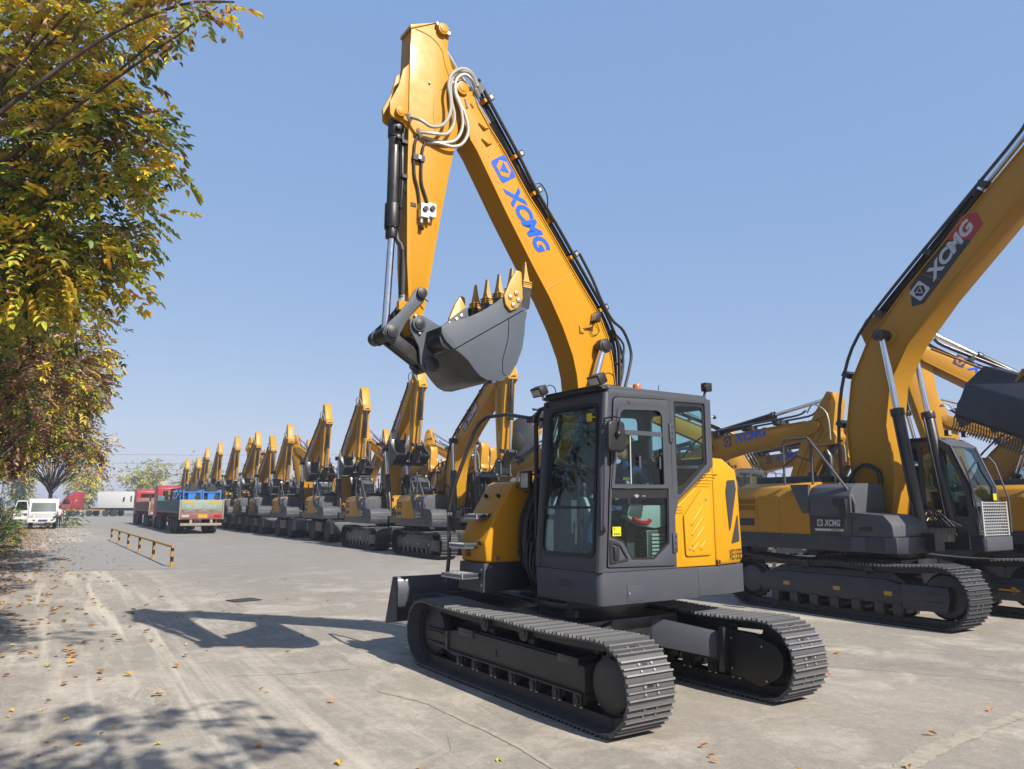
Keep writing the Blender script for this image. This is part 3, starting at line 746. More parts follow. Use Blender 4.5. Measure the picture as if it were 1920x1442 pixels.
# interior
st = MB()
st.prism(fillet([(.18, 1.56), (.18, 1.68), (-.22, 1.67), (-.22, 1.56)], .04, 4), .24, .74, 'seat_fabric')
st.prism(fillet([(-.12, 1.62), (-.24, 2.22), (-.32, 2.24), (-.30, 1.62)], .04, 4), .25, .73, 'seat_fabric')
st.prism(fillet([(-.24, 2.26), (-.25, 2.48), (-.32, 2.48), (-.31, 2.26)], .04, 4), .36, .62, 'seat_fabric')
st.build('seat', cabo, bevel=.02)
sb = MB(); sb.box(-.20, .12, .28, .70, 1.22, 1.56, 'interior')
for k in range(8): sb.box(-.21, -.05, .70, .715, 1.27 + k * .035, 1.29 + k * .035, 'console_pale')
sb.build('seat_base', cabo)
for yy in (.79, .12):
    cn = MB()
    cn.prism(fillet([(.28, 1.68), (.24, 1.80), (-.24, 1.80), (-.26, 1.60), (-.08, 1.575), (.08, 1.60)], .04, 4), yy, yy + .10, 'console_pale' if yy > .5 else 'interior')
    cn.prism(fillet([(.285, 1.70), (.24, 1.812), (.06, 1.812), (.10, 1.66)], .03, 4), yy - .004, yy + .104, 'interior')
    if yy > .5:
        cn.prism(fillet([(.0, 1.26), (.0, 1.555), (-.21, 1.555), (-.21, 1.26)], .02, 3), yy + .0, yy + .07, 'interior')
        for k in range(7): cn.box(-.21, -.05, yy + .07, yy + .085, 1.28 + k * .036, 1.305 + k * .036, 'console_pale')
    cn.tube([(.20, yy + .05, 1.80), (.22, yy + .05, 1.95)], .014, 'black'); cn.ball((.222, yy + .05, 1.99), .028, 'black', sc=(1, 1, 1.8))
    cn.build('control_console', cabo, bevel=.01)
    if yy > .5:
        cn = MB(); cn.tube([(.22, yy + .11, 1.675), (.12, yy + .11, 1.635), (.03, yy + .11, 1.63), (-.01, yy + .11, 1.655)], .02, 'red_plastic', n=8, smooth=4); cn.build('safety_lever', cabo)
iv = MB(); iv.box(.40, .48, .08, .28, 1.22, 1.85, 'interior'); iv.box(.38, .40, .03, .30, 1.85, 2.05, 'black')
iv.tube([(.45, .42, 1.22), (.42, .42, 1.75)], .012, 'black'); iv.tube([(.45, .56, 1.22), (.42, .56, 1.75)], .012, 'black')
iv.prism(fillet([(.12, 1.35), (.38, 1.35), (.40, 1.72), (.30, 1.90), (.14, 1.82)], .06, 4), .30, .34, 'console_pale', ax='x')
iv.cyl((.345, .32, 1.62), (.355, .32, 1.62), .05, 'black', n=16)
iv.build('dashboard', cabo)
cl = MB(); cl.tube([(.52, .66, 1.45), (.50, .69, 1.62), (.47, .70, 1.80), (.47, .69, 1.86)], lambda t: .10 - .05 * t, 'blue_cloth', n=9, smooth=4); cl.build('work_bag', cabo)
sk_ = MB(); sk_.box(.60, .606, .70, .78, 2.60, 2.68, 'sticker'); sk_.build('notice', cabo); sk_ = MB(); sk_.box(-.842, -.838, .14, .55, 2.27, 2.36, 'sticker_amber'); sk_.build('notice', cabo)

# ------------------------------------------------------------------ boom, arm, bucket
B0, B1 = -.475, -.17
btop = [(1.60, 6.33), (1.50, 6.345), (1.42, 6.26), (1.35, 6.10), (1.199, 5.892), (1.024, 5.688), (.668, 5.207), (.506, 5.03), (.05, 4.449), (-.313, 4.006), (-.44, 3.75), (-.503, 3.511), (-.545, 3.143), (-.50, 2.6), (-.30, 1.9), (-.16, 1.55)]
bbot = [(-.02, 1.45), (.10, 1.55), (.06, 2.3), (-.011, 3.06), (.01, 3.25), (.066, 3.47), (.203, 3.779), (.386, 4.099), (.567, 4.358), (.681, 4.527), (.957, 4.948), (1.345, 5.581), (1.431, 5.692), (1.60, 6.05), (1.655, 6.20), (1.65, 6.29)]
bm_ = MB(); poly = btop + bbot
bm_.prism(poly, B0 + .012, B1 - .012, 'yellow')
def strip(mb, line, y0, y1, th, m, side):
    """a plate of thickness th laid along a line in the xz plane"""
    L = [Vector((p[0], 0, p[1])) for p in line]
    off = []
    for i, p in enumerate(L):
        d = (L[min(i + 1, len(L) - 1)] - L[max(i - 1, 0)]).normalized(); nrm = Vector((-d.z, 0, d.x)) * side
        off.append(p + nrm * th)
    vs = []
    for a, b in zip(L, off): vs += [(a.x, y0, a.z), (a.x, y1, a.z), (b.x, y1, b.z), (b.x, y0, b.z)]
    fs = [(0, 1, 2, 3)]
    for i in range(len(L) - 1):
        o = i * 4; q = o + 4
        for k in range(4): fs.append((o + k, o + (k + 1) % 4, q + (k + 1) % 4, q + k))
    fs.append(tuple(range((len(L) - 1) * 4, len(L) * 4)))
    mb.add(vs, fs, m)
strip(bm_, btop[3:13], B0, B1, .014, 'yellow', -1)
strip(bm_, bbot[3:13], B0, B1, .014, 'yellow', -1)
for Y_, s_ in ((B1 - .012, 1), (B0 + .012, -1)):
    bm_.cyl((1.545, Y_, 6.232), (1.545, Y_ + s_ * .03, 6.232), .075, 'yellow', n=20); bm_.cyl((1.545, Y_ + s_ * .03, 6.232), (1.545, Y_ + s_ * .036, 6.232), .045, 'yellow', n=16)
bm_.tube([(1.50, B1 - .008, 6.13), (1.475, B1 - .006, 6.03)], .014, 'chrome'); bm_.tube([(1.43, B1 - .008, 6.10), (1.40, B1 - .006, 6.06)], .014, 'chrome')
boom = bm_.build('boom', main, bevel=.010, segs=3)
sm = MB()
inner = [(p[0] * .93 + q[0] * .07, p[1] * .93 + q[1] * .07) for p, q in zip(btop[4:12], [bbot[11], bbot[10], bbot[9], bbot[8], bbot[7], bbot[6], bbot[5], bbot[4]])]
sm.tube([(x - .03, B1 - .0115, z - .02) for x, z in inner], .006, 'yellow_fleet', n=6)
sm.tube([(1.20, B1 - .0115, 5.55), (1.13, B1 - .0115, 5.68), (1.06, B1 - .0115, 5.74)], .006, 'yellow', n=6)
sm.tube([(.44, B1 - .0115, 4.17), (.05, B1 - .0115, 4.43)], .006, 'yellow', n=6)
for (x, z) in ((1.33, 5.90), (1.29, 5.73)): sm.tube([(x, B1 - .01, z), (x - .07, B1 + .01, z - .05), (x - .12, B1 - .01, z - .02)], .014, 'yellow', n=6)
sm.build('weld_seam', boom)
# lettering on the boom's left face
dl = MB(); yb = B1 - .0075
U = Vector((-.58, 0, -.8146)); V = Vector((-.8146, 0, .58))
emblem(dl, Vector((1.175, yb, 5.500)) + U * .0, U * .27, V * .225, 'decal_blue', 'yellow', (0, .003, 0))
put_text(dl, 'XCMG', Vector((1.015, yb, 5.225)), U * .84, V * .205, 'decal_blue', bold=.045, shear=.28)
lto = dl.build('lettering', boom, smooth=0)
wl = MB(); wl.box(-.30, -.24, yb, yb + .002, 3.28, 3.36, 'sticker_amber'); wl.build('warning_sticker', boom, smooth=0)
ho = MB()
pipe = [(1.30, 6.44), (1.173, 6.253), (.951, 5.95), (.77, 5.70), (.519, 5.33), (.19, 4.92), (.0, 4.67), (-.26, 4.33), (-.433, 4.10), (-.56, 3.90), (-.66, 3.63), (-.66, 3.2)]
for k, y in enumerate((-.185, -.225, -.27, -.33, -.39)):
    o_ = (.0, .03, .012, .03, .015)[k]
    ho.tube([(x - o_ * .8 + .03, y, z + o_ * .6 - .02) for x, z in pipe], .019 if k % 2 else .016, 'rubber', n=8, smooth=4)
for i in (1, 3, 4, 6, 8):
    x, z = pipe[i]; x1, z1 = pipe[i + 1]; d = Vector((x1 - x, 0, z1 - z)).normalized()
    M = Matrix.Translation((x, -.295, z)) @ Matrix.Rotation(math.atan2(-d.z, d.x), 4, 'Y')
    ho.box(-.035, .035, -.125, .125, -.035, .03, 'black', M)
    ho.box(-.02, .02, .09, .13, -.02, .02, 'steel', M)
    ho.box(-.02, .02, -.10, .10, .02, .09, 'yellow', M)
lh = [(.02, 4.65), (-.162, 4.385), (-.306, 4.13), (-.46, 3.93), (-.63, 3.82), (-.74, 3.58), (-.70, 3.36), (-.61, 3.10), (-.55, 2.95)]
ho.tube([(x, -.10, z) for x, z in lh], .017, 'rubber', n=8, smooth=4)
ho.tube([(x + .04, -.20, z - .05) for x, z in lh], .014, 'rubber', n=8, smooth=4)
ho.tube([(-.56, -.24, 3.85), (-.75, -.24, 3.70), (-.71, -.24, 3.48), (-.60, -.24, 3.45)], .013, 'rubber', n=8, smooth=4)
ho.tube([(-.58, -.30, 3.85), (-.80, -.32, 3.62), (-.78, -.32, 3.3), (-.66, -.32, 3.1)], .015, 'rubber', n=8, smooth=4)
ho.tube([(.62, -.22, 5.37), (.50, -.20, 5.42), (.40, -.2, 5.30), (.38, -.22, 5.12)], .008, 'black', n=6, smooth=4)
ho.build('pipe_run', boom)
lp = MB(); M = Matrix.Translation((-.23, -.12, 3.93)) @ Matrix.Rotation(R(-12), 4, 'Y')
lp.box(-.025, .03, -.055, .055, -.055, .055, 'black', M); lp.box(.0305, .034, -.045, .045, -.045, .045, 'lens', M)
lp.tube([(-.22, -.14, 3.87), (-.16, -.15, 3.82), (-.06, -.175, 3.79)], .012, 'yellow'); lp.box(-.09, -.03, -.185, -.165, 3.74, 3.82, 'yellow')
lp.tube([(-.23, -.15, 3.92), (-.32, -.17, 3.80), (-.22, -.165, 3.73), (-.16, -.165, 3.82)], .005, 'black', n=6, smooth=4)
lp.build('boom_lamp', boom, bevel=.004)
# boom cylinders
for y in (-.095, -.56):
    c = MB(); a = Vector((-.31, y, 3.60)); b = Vector((.52, y, 1.20)); d = (b - a).normalized()
    m_ = a.lerp(b, .30)
    c.cyl(m_, a.lerp(b, .97), .068, 'dark', n=20); c.cyl(m_ - d * .02, m_ + d * .10, .078, 'black', n=20)
    c.cyl(a + Vector((0, -.05, 0)), a + Vector((0, .045, 0)), .085, 'dark', n=20); c.cyl(a + Vector((0, .045, 0)), a + Vector((0, .06, 0)), .06, 'black', n=16)
    c.cyl(a + Vector((0, -.1, 0)), a + Vector((0, -.05, 0)), .06, 'dark', n=16)
    c.tube([m_ + Vector((.07, .05, 0)), a.lerp(b, .9) + Vector((.07, .05, 0))], .012, 'black')
    co = c.build('boom_cylinder', boom, bevel=.005)
    c = MB(); c.cyl(a, m_, .042, 'chrome', n=20); c.build('piston_rod', co)

A0, A1 = -.43, -.20
ap = [(2.146, 6.741), (1.875, 6.885), (1.80, 6.925), (1.72, 6.90), (1.70, 6.82), (1.715, 6.62), (1.655, 6.447), (1.50, 6.30), (1.455, 6.22), (1.48, 6.10), (1.555, 5.85), (1.63, 5.445), (1.669, 5.248), (1.759, 4.77), (1.937, 3.684), (1.94, 3.56), (1.985, 3.47), (2.05, 3.48), (2.09, 3.56), (2.135, 4.2), (2.152, 5.0), (2.150, 5.74), (2.155, 6.335)]
am = MB(); am.prism(ap, A0, A1, 'yellow')
am.prism([(2.16, 6.72), (1.875, 6.888), (1.86, 6.90), (2.16, 6.765)], A0 - .012, A1 + .012, 'yellow')
am.cyl((1.79, A1, 6.835), (1.79, A1 + .05, 6.835), .062, 'yellow', n=20); am.cyl((1.79, A0, 6.835), (1.79, A0 - .05, 6.835), .062, 'yellow', n=20)
am.cyl((1.79, A1 + .05, 6.835), (1.79, A1 + .058, 6.835), .042, 'yellow', n=18)
am.box(1.70, 1.74, A1 + .005, A1 + .045, 6.79, 6.83, 'steel'); am.box(1.85, 1.87, A1 + .005, A1 + .045, 6.85, 6.89, 'steel')
lug = fillet([(2.155, 6.33), (2.22, 6.25), (2.265, 6.05), (2.36, 5.84), (2.35, 5.70), (2.22, 5.66), (2.15, 5.60)], [0, .05, .08, .03, .05, .04, 0], 4)
for y in (A1 - .045, A0 + .015): am.prism(lug, y, y + .03, 'yellow')
am.cyl((2.25, A0 - .02, 5.755), (2.25, A1 + .03, 5.755), .055, 'yellow', n=18); am.cyl((2.25, A1 + .03, 5.755), (2.25, A1 + .036, 5.755), .036, 'yellow', n=16)
am.cyl((1.925, A1, 6.18), (1.925, A1 + .02, 6.18), .012, 'steel', n=8)
am.cyl((2.02, A1, 3.79), (2.02, A1 + .012, 3.79), .025, 'yellow', n=10)
arm = am.build('arm', main, bevel=.009, segs=3)
se = MB()
se.tube([(2.10, A1 + .0005, 6.74), (1.93, A1 + .0005, 6.72), (1.79, A1 + .0005, 6.62), (1.74, A1 + .0005, 6.45), (1.66, A1 + .0005, 6.27)], .006, 'yellow', n=6, smooth=4)
se.tube([(1.64, A1 + .001, 6.22), (1.80, A1 + .001, 6.15), (1.86, A1 + .001, 6.0), (1.86, A1 + .001, 5.75), (1.80, A1 + .001, 5.5)], .006, 'yellow', n=6, smooth=4)
se.build('weld_seam', arm)
ah = MB()
yh = -.10
hoses = [
 [(2.166, 5.712), (2.071, 5.668), (1.956, 5.629), (1.821, 5.687), (1.741, 5.841), (1.731, 5.995), (1.75, 6.16), (1.702, 6.319), (1.57, 6.428), (1.446, 6.416), (1.31, 6.33)],
 [(2.05, 5.574), (1.917, 5.576), (1.761, 5.62), (1.673, 5.749), (1.655, 5.886), (1.688, 6.047), (1.691, 6.256), (1.611, 6.389), (1.466, 6.409), (1.33, 6.30)],
 [(2.05, 5.574), (1.916, 5.539), (1.76, 5.547), (1.621, 5.614), (1.552, 5.766), (1.575, 5.949), (1.658, 6.113), (1.65, 6.269), (1.549, 6.361), (1.445, 6.318), (1.35, 6.25)],
 [(1.992, 5.499), (1.838, 5.515), (1.68, 5.513), (1.56, 5.575), (1.491, 5.727), (1.523, 5.908), (1.597, 6.057), (1.629, 6.201), (1.52, 6.32), (1.36, 6.23)]]
for k, h_ in enumerate(hoses):
    ah.tube([(x, yh + .03 * math.sin(k * 2 + i * .5) - .02 * k - (.06 if i == 0 else 0) - (.08 if i >= len(h_) - 1 else 0), z) for i, (x, z) in enumerate(h_)], .0185, 'hose_grey', n=9, smooth=6)
for x, z in ((1.31, 6.33), (1.33, 6.30), (1.36, 6.24), (2.17, 5.715), (2.05, 5.575)):
    ah.cyl((x - .03, yh - .08, z - .03), (x + .03, yh - .04, z + .02), .024, 'steel', n=8)
for y, pts in ((-.24, [(2.17, 5.70), (2.185, 5.492), (2.18, 5.026), (2.10, 4.848), (2.06, 4.733), (2.02, 4.583)]),
               (-.18, [(2.039, 5.576), (2.089, 5.434), (2.086, 5.127), (2.045, 4.976), (2.013, 4.788)]),
               (-.18, [(1.965, 5.505), (2.001, 5.385), (2.006, 5.076), (1.959, 4.925), (1.918, 4.809)])):
    ah.tube([(x, y, z) for x, z in pts], .014, 'black', n=8, smooth=3)
for z in (5.30,): ah.box(1.98, 2.11, A1, -.155, z - .03, z + .03, 'black'); ah.box(2.03, 2.06, -.155, -.14, z - .02, z + .02, 'steel')
for x, z in ((2.19, 5.45), (2.18, 5.08), (2.08, 4.80)): ah.box(x - .03, x + .03, -.26, -.19, z - .018, z + .018, 'black')
for x, z in ((1.985, 4.74), (1.905, 4.76)):
    ah.box(x - .045, x + .045, A1, -.12, z - .075, z + .07, 'steel'); ah.cyl((x, -.12, z + .01), (x, -.10, z + .01), .028, 'black', n=10); ah.cyl((x + .02, -.16, z - .075), (x + .02, -.16, z - .13), .018, 'steel', n=8)
ah.cyl((2.0, -.2, 4.58), (2.0, -.15, 4.55), .022, 'black', n=8)
ah.tube([(2.23, -.36, 5.2), (2.215, -.30, 4.5), (2.17, -.26, 4.35), (2.15, -.25, 4.1), (2.155, -.25, 3.8)], .028, 'rubber', n=9, smooth=5)
for k in range(24): 
    zz = 4.32 - k * .021; ah.cyl((2.165, -.25, zz), (2.165, -.25, zz - .010), .031, 'black', n=9)
ah.box(2.10, 2.20, -.28, -.22, 3.70, 3.79, 'yellow'); ah.cyl((2.155, -.25, 3.79), (2.155, -.25, 3.86), .03, 'steel', n=10)
ah.build('arm_hoses', arm)
# arm cylinder along the boom's top, up to the arm's end
ac = MB(); a = Vector((1.79, -.315, 6.835)); b = Vector((.30, -.32, 5.06)); 
ac.cyl(a.lerp(b, .46), b, .058, 'dark', n=18); ac.cyl(b + Vector((0, -.07, 0)), b + Vector((0, .07, 0)), .05, 'yellow', n=14)
ac_o = ac.build('arm_cylinder', arm)
ac = MB(); ac.cyl(a, a.lerp(b, .46), .036, 'chrome', n=18); ac.build('piston_rod', ac_o)
# bucket cylinder in front of the arm
bc = MB(); a = Vector((2.25, -.315, 5.755)); b = Vector((2.303, -.315, 3.445)); 
bc.cyl(a + Vector((0, 0, -.05)), (2.255, -.315, 4.56), .062, 'dark', n=22)
bc.cyl((2.255, -.315, 4.80), (2.256, -.315, 4.55), .078, 'black', n=22); bc.cyl((2.256, -.315, 4.55), (2.258, -.315, 4.44), .062, 'black', n=22)
bc.cyl((2.25, -.315, 5.66), (2.25, -.315, 5.52), .072, 'black', n=22)
bc.cyl((2.25, -.36, 5.60), (2.25, -.2, 5.60), .03, 'black'); bc.cyl((2.25, -.40, 5.49), (2.25, -.2, 5.49), .025, 'black')
for k in range(8):
    t_ = k * PI / 4; bc.cyl((2.256 + .068 * math.cos(t_), -.315 + .068 * math.sin(t_), 4.56), (2.256 + .068 * math.cos(t_), -.315 + .068 * math.sin(t_), 4.535), .011, 'black', n=6)
bc.tube([(2.20, -.24, 5.55), (2.19, -.235, 5.0), (2.20, -.24, 4.75)], .018, 'black', n=8)
bco = bc.build('bucket_cylinder', arm, bevel=.004)
bc = MB(); bc.cyl((2.257, -.315, 4.46), b, .037, 'chrome', n=22); bc.cyl(b + Vector((0, -.06, 0)), b + Vector((0, .06, 0)), .06, 'dark', n=18); bc.build('piston_rod', bco)
# rocker links
hl = MB()
for y in (-.185, -.465):
    P0 = Vector((1.995, 0, 3.875)); P1 = Vector((2.303, 0, 3.445)); d = (P1 - P0).normalized(); nn = Vector((-d.z, 0, d.x))
    poly = [P0 + nn * .068, P0 + d * -.055 + nn * .045, P0 - d * .072, P0 + d * -.055 - nn * .045, P0 - nn * .068, P0.lerp(P1, .35) - nn * .05, P0.lerp(P1, .65) - nn * .055, P1 - nn * .085, P1 + d * .065 - nn * .06, P1 + d * .085, P1 + d * .065 + nn * .06, P1 + nn * .085, P0.lerp(P1, .65) + nn * .055, P0.lerp(P1, .35) + nn * .05]
    hl.prism([(p.x, p.z) for p in poly], y, y + .03, 'grey_bucket')
for (x, z, r) in ((1.995, 3.875, .052), (2.303, 3.445, .055)):
    hl.cyl((x, -.50, z), (x, -.115, z), r, 'dark', n=20); hl.cyl((x, -.115, z), (x, -.105, z), r * .75, 'black', n=18)
hl.cyl((2.303, -.57, 3.445), (2.303, -.14, 3.445), .072, 'black', n=20)
hl.tube([(1.97, -.13, 3.82), (1.93, -.12, 3.795)], .008, 'steel')
hl.build('rocker_link', main, bevel=.004)
lk = MB()
P1 = Vector((2.303, 0, 3.445)); P2 = Vector((1.85, 0, 3.17)); d = (P2 - P1).normalized(); nn = Vector((-d.z, 0, d.x))
for y in (-.265, -.395):
    lk.prism([((P1 + nn * .06).x, (P1 + nn * .06).z), ((P1 - d * .06).x, (P1 - d * .06).z), ((P1 - nn * .06).x, (P1 - nn * .06).z), ((P2 - nn * .06).x, (P2 - nn * .06).z), ((P2 + d * .06).x, (P2 + d * .06).z), ((P2 + nn * .06).x, (P2 + nn * .06).z)], y, y + .03, 'dark')
lk.cyl(P1.lerp(P2, .2) + Vector((0, -.33, 0)), P1.lerp(P2, .8) + Vector((0, -.33, 0)), .055, 'dark')
lk.build('bucket_link', main, bevel=.004)
# bucket
BY0, BY1 = -.77, .13
def ktap(z): return 1.0 + .26 * max(0, min(1, (z - 3.2) / .75))
def taper(mb): mb.v = [(x, BY1 - (BY1 - y) * ktap(z), z) for x, y, z in mb.v]; return mb
sidep = [(1.913, 3.499), (1.815, 3.552), (1.638, 3.617), (1.454, 3.714), (1.301, 3.819), (1.193, 3.909), (1.02, 4.05), (.93, 4.07), (.885, 4.0), (.921, 3.802), (.946, 3.681), (.959, 3.542), (.984, 3.393), (1.046, 3.239), (1.12, 3.119), (1.216, 3.05), (1.298, 3.021), (1.392, 3.018), (1.472, 3.05), (1.542, 3.112), (1.61, 3.19), (1.701, 3.255), (1.79, 3.300), (1.868, 3.362), (1.91, 3.43)]
bk = MB()
for y in (BY0, BY1 - .028): bk.prism(sidep, y, y + .028, 'grey_bucket')
wr = sidep[8:] + [sidep[0]]
ins = []
L = [Vector((p[0], p[1])) for p in wr]
for i, p in enumerate(L):
    d = (L[min(i + 1, len(L) - 1)] - L[max(i - 1, 0)]).normalized(); ins.append(p + Vector((d.y, -d.x)) * -.022)
vs = []
for p, q in zip(L, ins): vs += [(p.x, BY0 + .02, p.y), (p.x, BY1 - .02, p.y), (q.x, BY1 - .02, q.y), (q.x, BY0 + .02, q.y)]
fs = [(0, 1, 2, 3)]
for i in range(len(L) - 1):
    o = i * 4
    for k in range(4): fs.append((o + k, o + (k + 1) % 4, o + 4 + (k + 1) % 4, o + 4 + k))
fs.append(tuple(range((len(L) - 1) * 4, len(L) * 4)))
bk.add(vs, fs, 'dark')
taper(bk); bko = bk.build('bucket', main, bevel=.005)
dt = MB()
dt.tube([(1.779, BY1 + .001, 3.281), (.965, BY1 + .001, 3.79)], .005, 'groove', n=6)
dt.tube([(1.139, BY1 + .001, 3.671), (1.151, BY1 + .001, 3.462), (1.211, BY1 + .001, 3.25), (1.21, BY1 + .001, 3.107), (1.17, BY1 + .001, 3.09)], .004, 'groove', n=6, smooth=3)
for i in range(9, 16):      # wear strips on the curved back
    p, q = Vector(sidep[i]), Vector(sidep[i + 1])
    for t_ in (.15, .65):
        c = p.lerp(q, t_); d = (q - p).normalized(); o_ = Vector((-d.y, d.x)); o_ = o_ if o_.dot(c - Vector((1.4, 3.5))) > 0 else -o_
        dt.prism([tuple(c - o_ * .01), tuple(c + d * .07 - o_ * .01), tuple(c + d * .07 + o_ * .014), tuple(c + o_ * .014)], BY1 - .09, BY1 - .002, 'grey_bucket')
dt.build('wear_plate', bko)
er = MB()
earp = fillet([(2.09, 3.50), (2.10, 3.60), (2.035, 3.665), (1.95, 3.66), (1.764, 3.585), (1.70, 3.50), (1.80, 3.36), (1.84, 3.13), (1.90, 3.10), (1.97, 3.17), (1.99, 3.34)], [.05, .06, .06, .05, .02, .02, .05, .04, .05, .04, .06], 4)
for y in (-.215, -.445): er.prism(earp, y, y + .03, 'grey_bucket')
er.cyl((2.006, -.50, 3.563), (2.006, -.13, 3.563), .05, 'dark', n=20); er.cyl((2.006, -.17, 3.563), (2.006, -.15, 3.563), .075, 'grey', n=20); er.cyl((2.006, -.13, 3.563), (2.006, -.12, 3.563), .036, 'black', n=18)
for x, z in ((2.04, 3.645), (1.99, 3.475)): er.cyl((x, -.185, z), (x, -.165, z), .02, 'steel', n=8)
er.cyl((1.86, -.50, 3.17), (1.86, -.13, 3.17), .055, 'black', n=20); er.cyl((1.86, -.16, 3.17), (1.86, -.14, 3.17), .078, 'dark', n=20)
for x, z in ((1.80, 3.14), (1.92, 3.20)): er.cyl((x, -.185, z), (x, -.165, z), .018, 'steel', n=8)
er.cyl((1.80, BY0 + .01, 3.40), (1.80, BY1 - .03, 3.40), .115, 'dark', n=22)
er.build('hinge_bracket', bko, bevel=.005)
for k in range(5):
    y = BY1 - .045 - k * .198; a = MB()
    def wed(x0, x1, z0, w0, X0, X1, z1, w1, m):
        a.add([(x0, y - w0, z0), (x1, y - w0, z0), (x1, y + w0, z0), (x0, y + w0, z0), (X0, y - w1, z1), (X1, y - w1, z1), (X1, y + w1, z1), (X0, y + w1, z1)],
              [(0, 3, 2, 1), (4, 5, 6, 7), (0, 1, 5, 4), (1, 2, 6, 5), (2, 3, 7, 6), (3, 0, 4, 7)], m)
    wed(.885, .985, 3.82, .045, .86, .955, 4.045, .052, 'dark')
    wed(.86, .965, 4.04, .056, .88, .945, 4.13, .040, 'tooth_yellow')
    wed(.88, .945, 4.13, .040, .895, .93, 4.22, .030, 'tooth_yellow')
    wed(.895, .93, 4.22, .030, .908, .916, 4.33, .022, 'tooth_yellow')
    for q in range(3): a.box(.855, .97, y - .058, y + .058, 4.055 + q * .022, 4.063 + q * .022, 'tooth_yellow')
    a.v = [(x, yy - (BY1 - .045 - y) * .265, z) for x, yy, z in a.v]; a.build('tooth', bko)
cut = fillet([(1.133, 4.083), (1.062, 4.20), (1.0, 4.19), (.985, 3.902), (1.05, 3.80), (1.133, 3.752), (1.195, 3.812), (1.215, 3.90)], .03, 4)
for y in (BY1 + .001, BY0 - .031):
    c = MB(); c.prism(cut, y, y + .03, 'tooth_yellow')
    ys = y + .03 if y > 0 else y; s_ = 1 if y > 0 else -1
    for x, z in ((1.07, 3.95), (1.14, 3.90), (1.04, 3.88), (1.105, 3.82)): c.cyl((x, ys, z), (x, ys + s_ * .014, z), .028, 'steel', n=8); c.cyl((x, ys, z), (x, ys + s_ * .02, z), .014, 'steel', n=6)
    if y < 0:
        for x, z in ((1.07, 3.95), (1.14, 3.90), (1.30, 3.78), (1.24, 3.83)): c.cyl((x, BY0 + .028, z), (x, BY0 + .045, z), .026, 'steel', n=8)
    (taper(c) if y < 0 else c).build('side_cutter', bko, bevel=.006)

# ------------------------------------------------------------------ the operator in the cab
def skin_body(name, chains, mat, parent=None, sub=2, loc=None):
    """chains: lists of (point, radius) that share points by position; grown with a skin modifier and baked"""
    bm = bmesh.new(); vid = {}; rad = []
    def V_(p, r):
        k = tuple(round(c, 4) for c in p)
        if k not in vid: vid[k] = bm.verts.new(p); rad.append(r)
        return vid[k]
    for ch in chains:
        pv = None
        for p, r in ch:
            v = V_(p, r)
            if pv is not None and pv != v:
                try: bm.edges.new((pv, v))
                except ValueError: pass
            pv = v
    me = bpy.data.meshes.new(name); bm.to_mesh(me); bm.free()
    o = bpy.data.objects.new(name, me); COL.objects.link(o)
    o.modifiers.new('s', 'SKIN').use_smooth_shade = True
    for i, r in enumerate(rad):
        rr = r if isinstance(r, tuple) else (r, r)
        me.skin_vertices[0].data[i].radius = rr
    me.skin_vertices[0].data[0].use_root = True
    o.modifiers.new('b', 'SUBSURF').levels = sub; o.modifiers['b'].render_levels = sub
    bpy.context.view_layer.update()
    m2 = bpy.data.meshes.new_from_object(o.evaluated_get(bpy.context.evaluated_depsgraph_get()))
    bpy.data.objects.remove(o)
    m2.polygons.foreach_set('use_smooth', [True] * len(m2.polygons))
    m2.materials.clear(); m2.materials.append(MATS[mat])
    o = bpy.data.objects.new(name, m2); COL.objects.link(o)
    if parent: o.parent = parent
    return o
def head_mesh(c, M, m='skin', s=1.0):
    """a head with brow, nose, mouth, chin and ears looking along local +x"""
    mb = MB(); nlat, nlon = 22, 28; vs = []; fs = []
    for j in range(nlat + 1):
        th = PI * j / nlat
        for i in range(nlon):
            ph = 2 * PI * i / nlon; x = math.sin(th) * math.cos(ph); y = math.sin(th) * math.sin(ph); z = math.cos(th)
            rx, ry, rz = .098, .074, .122
            X, Y_, Z = x * rx, y * ry, z * rz
            if z < 0: k = 1 + .28 * z; Y_ *= k; X = X * (1 + .12 * z) + (.012 * -z if x > 0 else 0)
            if x > .2:
                fx = (x - .2) / .8
                X += .026 * fx * math.exp(-((y / .16) ** 2) - ((z + .18) / .17) ** 2)
                X += .006 * fx * math.exp(-((y / .3) ** 2) - ((z + .52) / .09) ** 2)
                X -= .010 * fx * math.exp(-(((abs(y) - .34) / .14) ** 2) - ((z - .02) / .1) ** 2)
                X += .007 * fx * math.exp(-((z - .17) / .08) ** 2)
                X += .008 * fx * math.exp(-((y / .25) ** 2) - ((z + .85) / .15) ** 2)
            vs.append(M @ Vector((X * s, Y_ * s, Z * s)) + Vector(c))
    for j in range(nlat):
        for i in range(nlon):
            i2 = (i + 1) % nlon; fs.append((j * nlon + i, (j + 1) * nlon + i, (j + 1) * nlon + i2, j * nlon + i2))
    mb.add(vs, fs, m)
    for sy in (-1, 1):
        e = M @ Vector((-.005 * s, sy * .074 * s, -.01 * s)) + Vector(c); mb.ball(e, .03 * s, m, 10, (.6, .35, 1))
        e = M @ Vector((.082 * s, sy * .03 * s, .006 * s)) + Vector(c); mb.ball(e, .0105 * s, 'hair', 8, (.6, 1.2, .6))
        mb.box(.085 * s, .098 * s, sy * .030 * s - .015 * s, sy * .03 * s + .015 * s, .027 * s, .034 * s, 'hair', Matrix.Translation(c) @ M.to_4x4())
    mb.box(.094 * s, .103 * s, -.02 * s, .02 * s, -.066 * s, -.061 * s, 'red_faded', Matrix.Translation(c) @ M.to_4x4())
    return mb
op = empty('person', (0, 0, 0), 0, label='operator in blue overalls and yellow hard hat seated in the excavator cab', cat='person')
